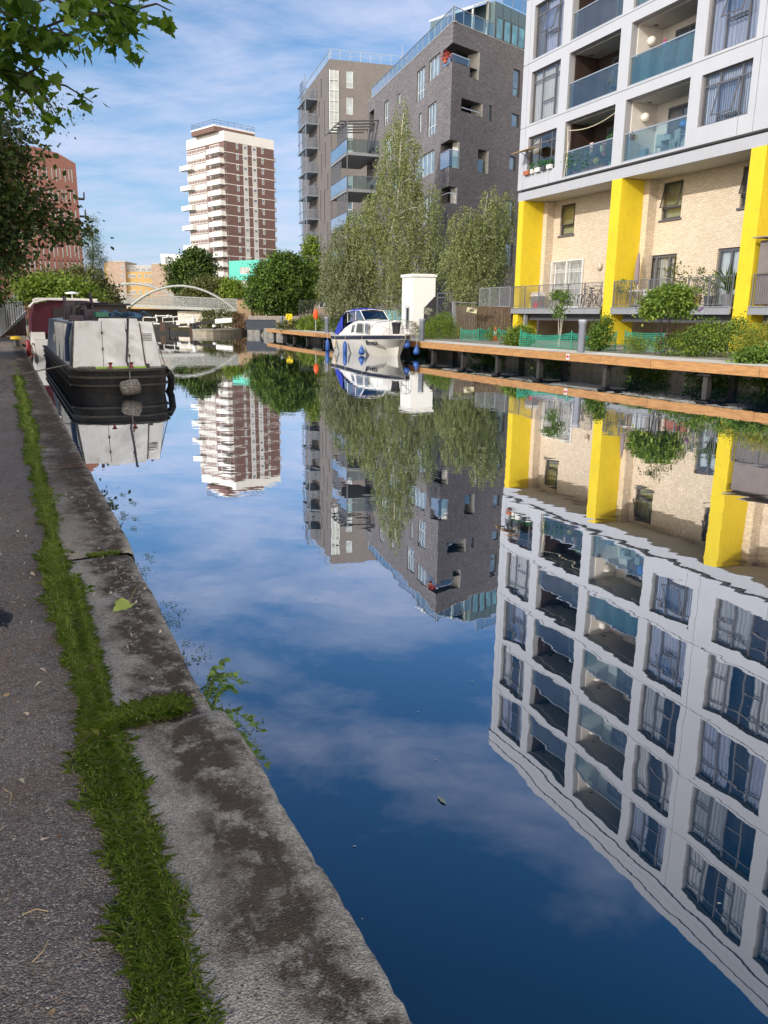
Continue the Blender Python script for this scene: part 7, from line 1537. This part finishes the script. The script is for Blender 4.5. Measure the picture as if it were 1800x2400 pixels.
T = thing('balcony_planter', 'plant with yellow flowers on the second left balcony', 'potted plant', ap(6.9, .45, ZS[1] + .09)); b = MB(); b.box(-.3, .3, -.2, .2, .3, .34)
for x in (-.28, .28): b.tube([(x, 0, 0), (x * .6, 0, .32)], .015, 5)
b.build('stand', DKPOT, T); clumps(np.random.default_rng(230), [(0, 0, .55, .3, .2, .2)], 26, 10, .08, .07, AUTL, 'foliage', T)
# window ledge pots and wooden flap of the lowest corner window
T = thing('wooden_flap', 'propped open wooden flap on the lowest corner window', 'flap', ap(1.15, 0, 9.9), -66.96); b = MB(); b.add([(-.7, -.02, .22), (.75, -.02, .22), (.75, -.85, .02), (-.7, -.85, .02), (-.7, -.02, .25), (.75, -.02, .25), (.75, -.85, .05), (-.7, -.85, .05)], [(3, 2, 1, 0), (4, 5, 6, 7), (0, 1, 5, 4), (1, 2, 6, 5), (2, 3, 7, 6), (3, 0, 4, 7)]); b.build('board', wood('varnished_wood', (.34, .20, .09), (.52, .34, .18)), T); b = MB(); b.tube([(.6, -.02, .7), (.72, -.7, .1)], .018, 5); b.tube([(.0, -.02, -.35), (-.1, -.7, .04)], .018, 5); b.build('stay', BROWNDOOR, T)
LM = [TERRA, WPOT, WPOT, DKPOT, WPOT]
for i in range(5):
    T = thing('ledge_pot', ('terracotta trough at left of the corner window ledge', 'small white pot beside the ledge terracotta trough', 'white trough in the middle of the corner window ledge', 'dark pot on the corner window ledge', 'white pot at the right of the corner window ledge')[i], 'plant pot', ap(.8 + i * .5, -.08, 8.96), -66.96, 'pots on the corner window ledge'); w_ = (.24, .1, .2, .16, .16)[i]
    b = MB(); b.box(-w_, w_, -.09, .09, -.02, .17); b.build('pot', LM[i], T)
    if i > 0: clumps(np.random.default_rng(240 + i), [(0, 0, .32, w_ + .05, .12, .18)], 16, 10, .06, .06, GRNL, 'foliage', T)
T = thing('potted_plant', 'red flowering plant on the slate flats top corner balcony', 'potted plant', (4.0, 57.6, 18.15)); clumps(np.random.default_rng(250), [(-.3, .2, .35, .3, .2, .22)], 22, 10, .08, .08, leafmat('red_flowers', (.30, .02, .02), (.55, .05, .04), (.65, .12, .08), .2), 'foliage', T); b = MB(); b.lathe([(.12, -.05), (.16, .25)], 10, -.3, .2); b.build('pot', TERRA, T)

# ------------------------------------------------------------------ foreground details
def qthing(name, label, cat, s, w_, z=PZ, rz=0, group=None): p = qp(s, w_, z); return thing(name, label, cat, p, QA + rz, group)
T = qthing('waterside_weed', 'leafy green weed growing from the quay face at the open joint', 'weed', 3.05, -.02, .22)
rg = np.random.default_rng(301); b = MB(); P, D = [], []
for i in range(20):
    a = rg.uniform(-2.6, -.5); ln = rg.uniform(.12, .36); st_ = Vector((rg.uniform(-.10, .22), .02, rg.uniform(-.02, .1))); e = st_ + Vector((math.cos(a) * ln * .9, math.sin(a) * ln * .55, rg.uniform(-.18, .10)))
    b.tube([st_, st_.lerp(e, .5) + Vector((0, 0, .05)), e], .004, 4, .002)
    for q in np.linspace(.3, 1, 7):
        for _ in range(3): P.append(tuple(st_.lerp(e, q) + Vector((0, 0, .05 * 4 * q * (1 - q))))); D.append((rg.normal() + math.cos(a), rg.normal() + math.sin(a), rg.normal() * .5 - .2))
b.build('stem', m('weed_stem', (.10, .16, .04), .7), T); n = len(P)
obj_np('leaves', leaf_verts(np.array(P), np.array(D), rg.normal(size=(n, 3)) * .4 + [0, 0, 1], rg.uniform(.016, .042, n), MAPLE, .7, .2), len(MAPLE), leafmat('weed_leaves', (.09, .17, .04), (.18, .30, .07), (.32, .44, .14), .4), T)
# floating weed mats
WEED = leafmat('water_weed', (.10, .16, .07), (.19, .27, .12), (.34, .40, .22), .2)
for i, (s0, s1, wd, n, lb) in enumerate(((6.9, 8.5, .38, 420, 'patch of floating green weed beside the pale coping stone'), (5.7, 6.3, .22, 120, 'small patch of floating weed below the mossy coping'), (4.7, 5.2, .24, 120, 'floating weed patch close to the fallen maple leaf'), (4.15, 4.5, .2, 90, 'floating weed strands near the open joint'), (3.2, 3.7, .28, 140, 'floating weed around the leafy quay weed'), (2.6, 2.95, .14, 60, 'pale floating weed just below the open joint'))):
    rg = np.random.default_rng(310 + i); k = rg.integers(0, 9, n); cs = rg.uniform(s0, s1, 9)[k] + rg.normal(size=n) * .05; cw = -.04 - (rg.random(9) ** 1.3)[k] * wd - np.abs(rg.normal(size=n)) * .03
    P = np.stack([cs, cw, np.full(n, .004) + rg.random(n) * .006], 1); a = rg.uniform(0, 6.28, n)
    o = obj_np('floating_weed', leaf_verts(P, np.stack([np.cos(a), np.sin(a), np.zeros(n)], 1), np.tile([(0, 0, 1.0)], (n, 1)) + rg.normal(size=(n, 3)) * .15, rg.uniform(.008, .022, n), LEAF, .8, .1), 6, WEED); put(o, (QO[0], QO[1], 0), QA); stuff(tag(o, lb, 'water weed', 'floating weed by the quay'))
# fallen maple leaf with its stalk
T = qthing('fallen_leaf', 'fallen yellow green maple leaf lying on the coping', 'leaf', 4.02, .17, PZ + .02, 40)
b = MB(); b.add([(x * .10, y * .10, .012 * math.sin(x * 5) + .018 * (1 - y)) for x, y in MAPLE], [tuple(range(len(MAPLE)))]); b.build('blade', m('leaf_yellow_green', (.30, .36, .08), .6), T); b = MB(); b.tube([(0, 0, .018), (.01, -.04, .03), (.03, -.09, .05)], .0018, 4); b.build('stalk', m('leaf_stalk', (.30, .20, .08), .7), T)
for i, (s, w_, sz, col, lb) in enumerate(((1.55, .05, .022, (.72, .70, .66), 'crumpled white tissue scrap on the near coping'), (2.5, .62 + .28, .018, (.50, .25, .13), 'small orange brown wood chip on the path'))):
    b = MB(); r_ = random.Random(i)
    b.loft([[(sz * (1 + .5 * r_.random()) * math.cos(a) * k, sz * .6 * (1 + .5 * r_.random()) * math.sin(a) * k, z) for a in np.linspace(0, 6.28, 8, endpoint=False)] for k, z in ((1, 0), (1.1, .006), (.6, .014), (.2, .016))]); o = b.build(('paper_scrap', 'wood_chip')[i], m('scrap_%d' % i if False else ('scrap_white', 'scrap_wood')[i], col, .9)); put(o, qp(s, w_, PZ + (.004 if i == 0 else -.012)), QA + 20); tag(o, lb, ('litter', 'wood chip')[i])
T = None
b = MB(); p = qp(3.55, -.03, .12); b.add([(-.05, -.03, 0), (.05, -.04, .01), (.06, .04, .02), (-.04, .05, .0), (-.05, -.03, .004), (.05, -.04, .014), (.06, .04, .024), (-.04, .05, .004)], [(3, 2, 1, 0), (4, 5, 6, 7), (0, 1, 5, 4), (1, 2, 6, 5), (2, 3, 7, 6), (3, 0, 4, 7)]); o = b.build('paper_scrap', m('scrap_white', (.72, .70, .66), .9)); put(o, (p[0], p[1], .03), QA); tag(o, 'white paper scrap floating against the quay near the weed', 'litter')
# dry straws on the path
rg = np.random.default_rng(330)
for i in range(7):
    s, w_ = (2.55, 2.4, 1.9, 2.05, 1.62, 3.1, 2.75)[i], (.70, .76, .66, .62, .72, .78, .28)[i]; a = rg.uniform(0, 6.28); ln = rg.uniform(.05, .10)
    b = MB(); b.tube([(0, 0, 0), (ln * .5 * math.cos(a), ln * .5 * math.sin(a), .006), (ln * math.cos(a + .3), ln * math.sin(a + .3), .003)], .0016, 4); o = b.build('straw', m('dry_straw', (.42, .32, .18), .8)); put(o, qp(s, w_, PZ - .008), QA); tag(o, 'dry straw lying at the edge of the grass strip', 'straw', 'dry straws by the grass strip')
# pebbles and grit on path and coping
n = 900; s = rg.uniform(.8, 7, n) ** 1.0; w_ = np.where(rg.random(n) < .6, rg.uniform(.56, 1.6, n), rg.uniform(.03, .42, n)); sz = rg.uniform(.0018, .006, n) * (1 + .15 * s); V = []
for i in range(n):
    c = np.array([s[i], w_[i], PZ + (-.013 if w_[i] > .5 else .002)]); t0 = rg.normal(size=(4, 3)) * sz[i] * .8 + c + [0, 0, sz[i] * .4]
    for f in ((0, 1, 2), (0, 2, 3), (0, 3, 1), (1, 3, 2)): V += [t0[j] for j in f]
o = obj_np('path_grit', np.array(V), 3, leafmat('grit', (.10, .08, .065), (.26, .21, .17), (.50, .45, .38), 0)); put(o, (QO[0], QO[1], 0), QA); stuff(tag(o, 'scattered pale grit and crumbs on path and coping', 'grit'))
# specks and a leaf floating on the water
n = 60; V = []
for i in range(n):
    x, y = rg.uniform(-.6, 2.6), rg.uniform(1.9, 9); 
    if x < .70 - .474 * y + .15: continue
    a = rg.uniform(0, 6.28); z_ = rg.uniform(.003, .008)
    V += [(x + z_ * math.cos(a + k * 1.57), y + z_ * math.sin(a + k * 1.57) * .7, .003) for k in range(4)]
o = obj_np('floating_specks', np.array(V), 4, m('speck_pale', (.45, .46, .36), .8)); stuff(tag(o, 'tiny pale seeds and specks floating on the canal', 'specks'))
T = thing('floating_leaf', 'single greyish willow leaf floating on dark water', 'leaf', (-.20 + .45, 2.62, .004), 30); b = MB(); b.add([(x * .026, y * .062, .001 + .002 * y) for x, y in LEAF], [tuple(range(6))]); b.build('blade', m('grey_leaf', (.25, .30, .24), .7), T)

# lump of old tarmac and a few dry leaves on the path
b = MB(); rl = random.Random(4); rings = []
for k, z in ((1.0, -.015), (.85, .004), (.6, .014), (.3, .018), (.03, .02)): rings.append([((.15 * k + rl.uniform(-.03, .03) * k) * math.cos(a), (.06 * k + rl.uniform(-.016, .016) * k) * math.sin(a), z + rl.uniform(-.007, .007)) for a in np.linspace(0, 2 * math.pi, 22, endpoint=False)])
b.loft(rings); o = b.build('tarmac_lump', m('fresh_tar', (.018, .017, .018), .6, var=.4, scale=20), smooth=40); put(o, qp(4.16, .74, PZ - .012), QA + 10); tag(o, 'black lump of tarmac stuck on the dark path', 'tarmac')
for i, (s_, w_, sz, cl) in enumerate(((2.02, .80, .020, 0), (1.75, .62, .016, 1), (2.35, .58, .018, 0), (3.3, .72, .022, 1), (1.45, .80, .020, 0), (4.4, .66, .024, 1), (2.7, .20, .018, 0), (1.9, .16, .016, 1), (5.4, .25, .024, 0), (1.25, .95, .018, 1))):
    b = MB(); b.add([(x * sz, y * sz * 1.5, .004 * math.sin(4 * x + i) + .006 * y * (i % 2)) for x, y in LEAF], [tuple(range(6))]); o = b.build('dry_leaf', m(('leaf_brown', 'leaf_tan')[cl], ((.16, .09, .045), (.36, .25, .13))[cl], .8)); put(o, qp(s_, w_, PZ + (.003 if w_ < .4 else -.008)), QA + i * 47); tag(o, 'small dry brown or tan leaf fallen on path or coping', 'leaf', 'dry leaves on path and coping')
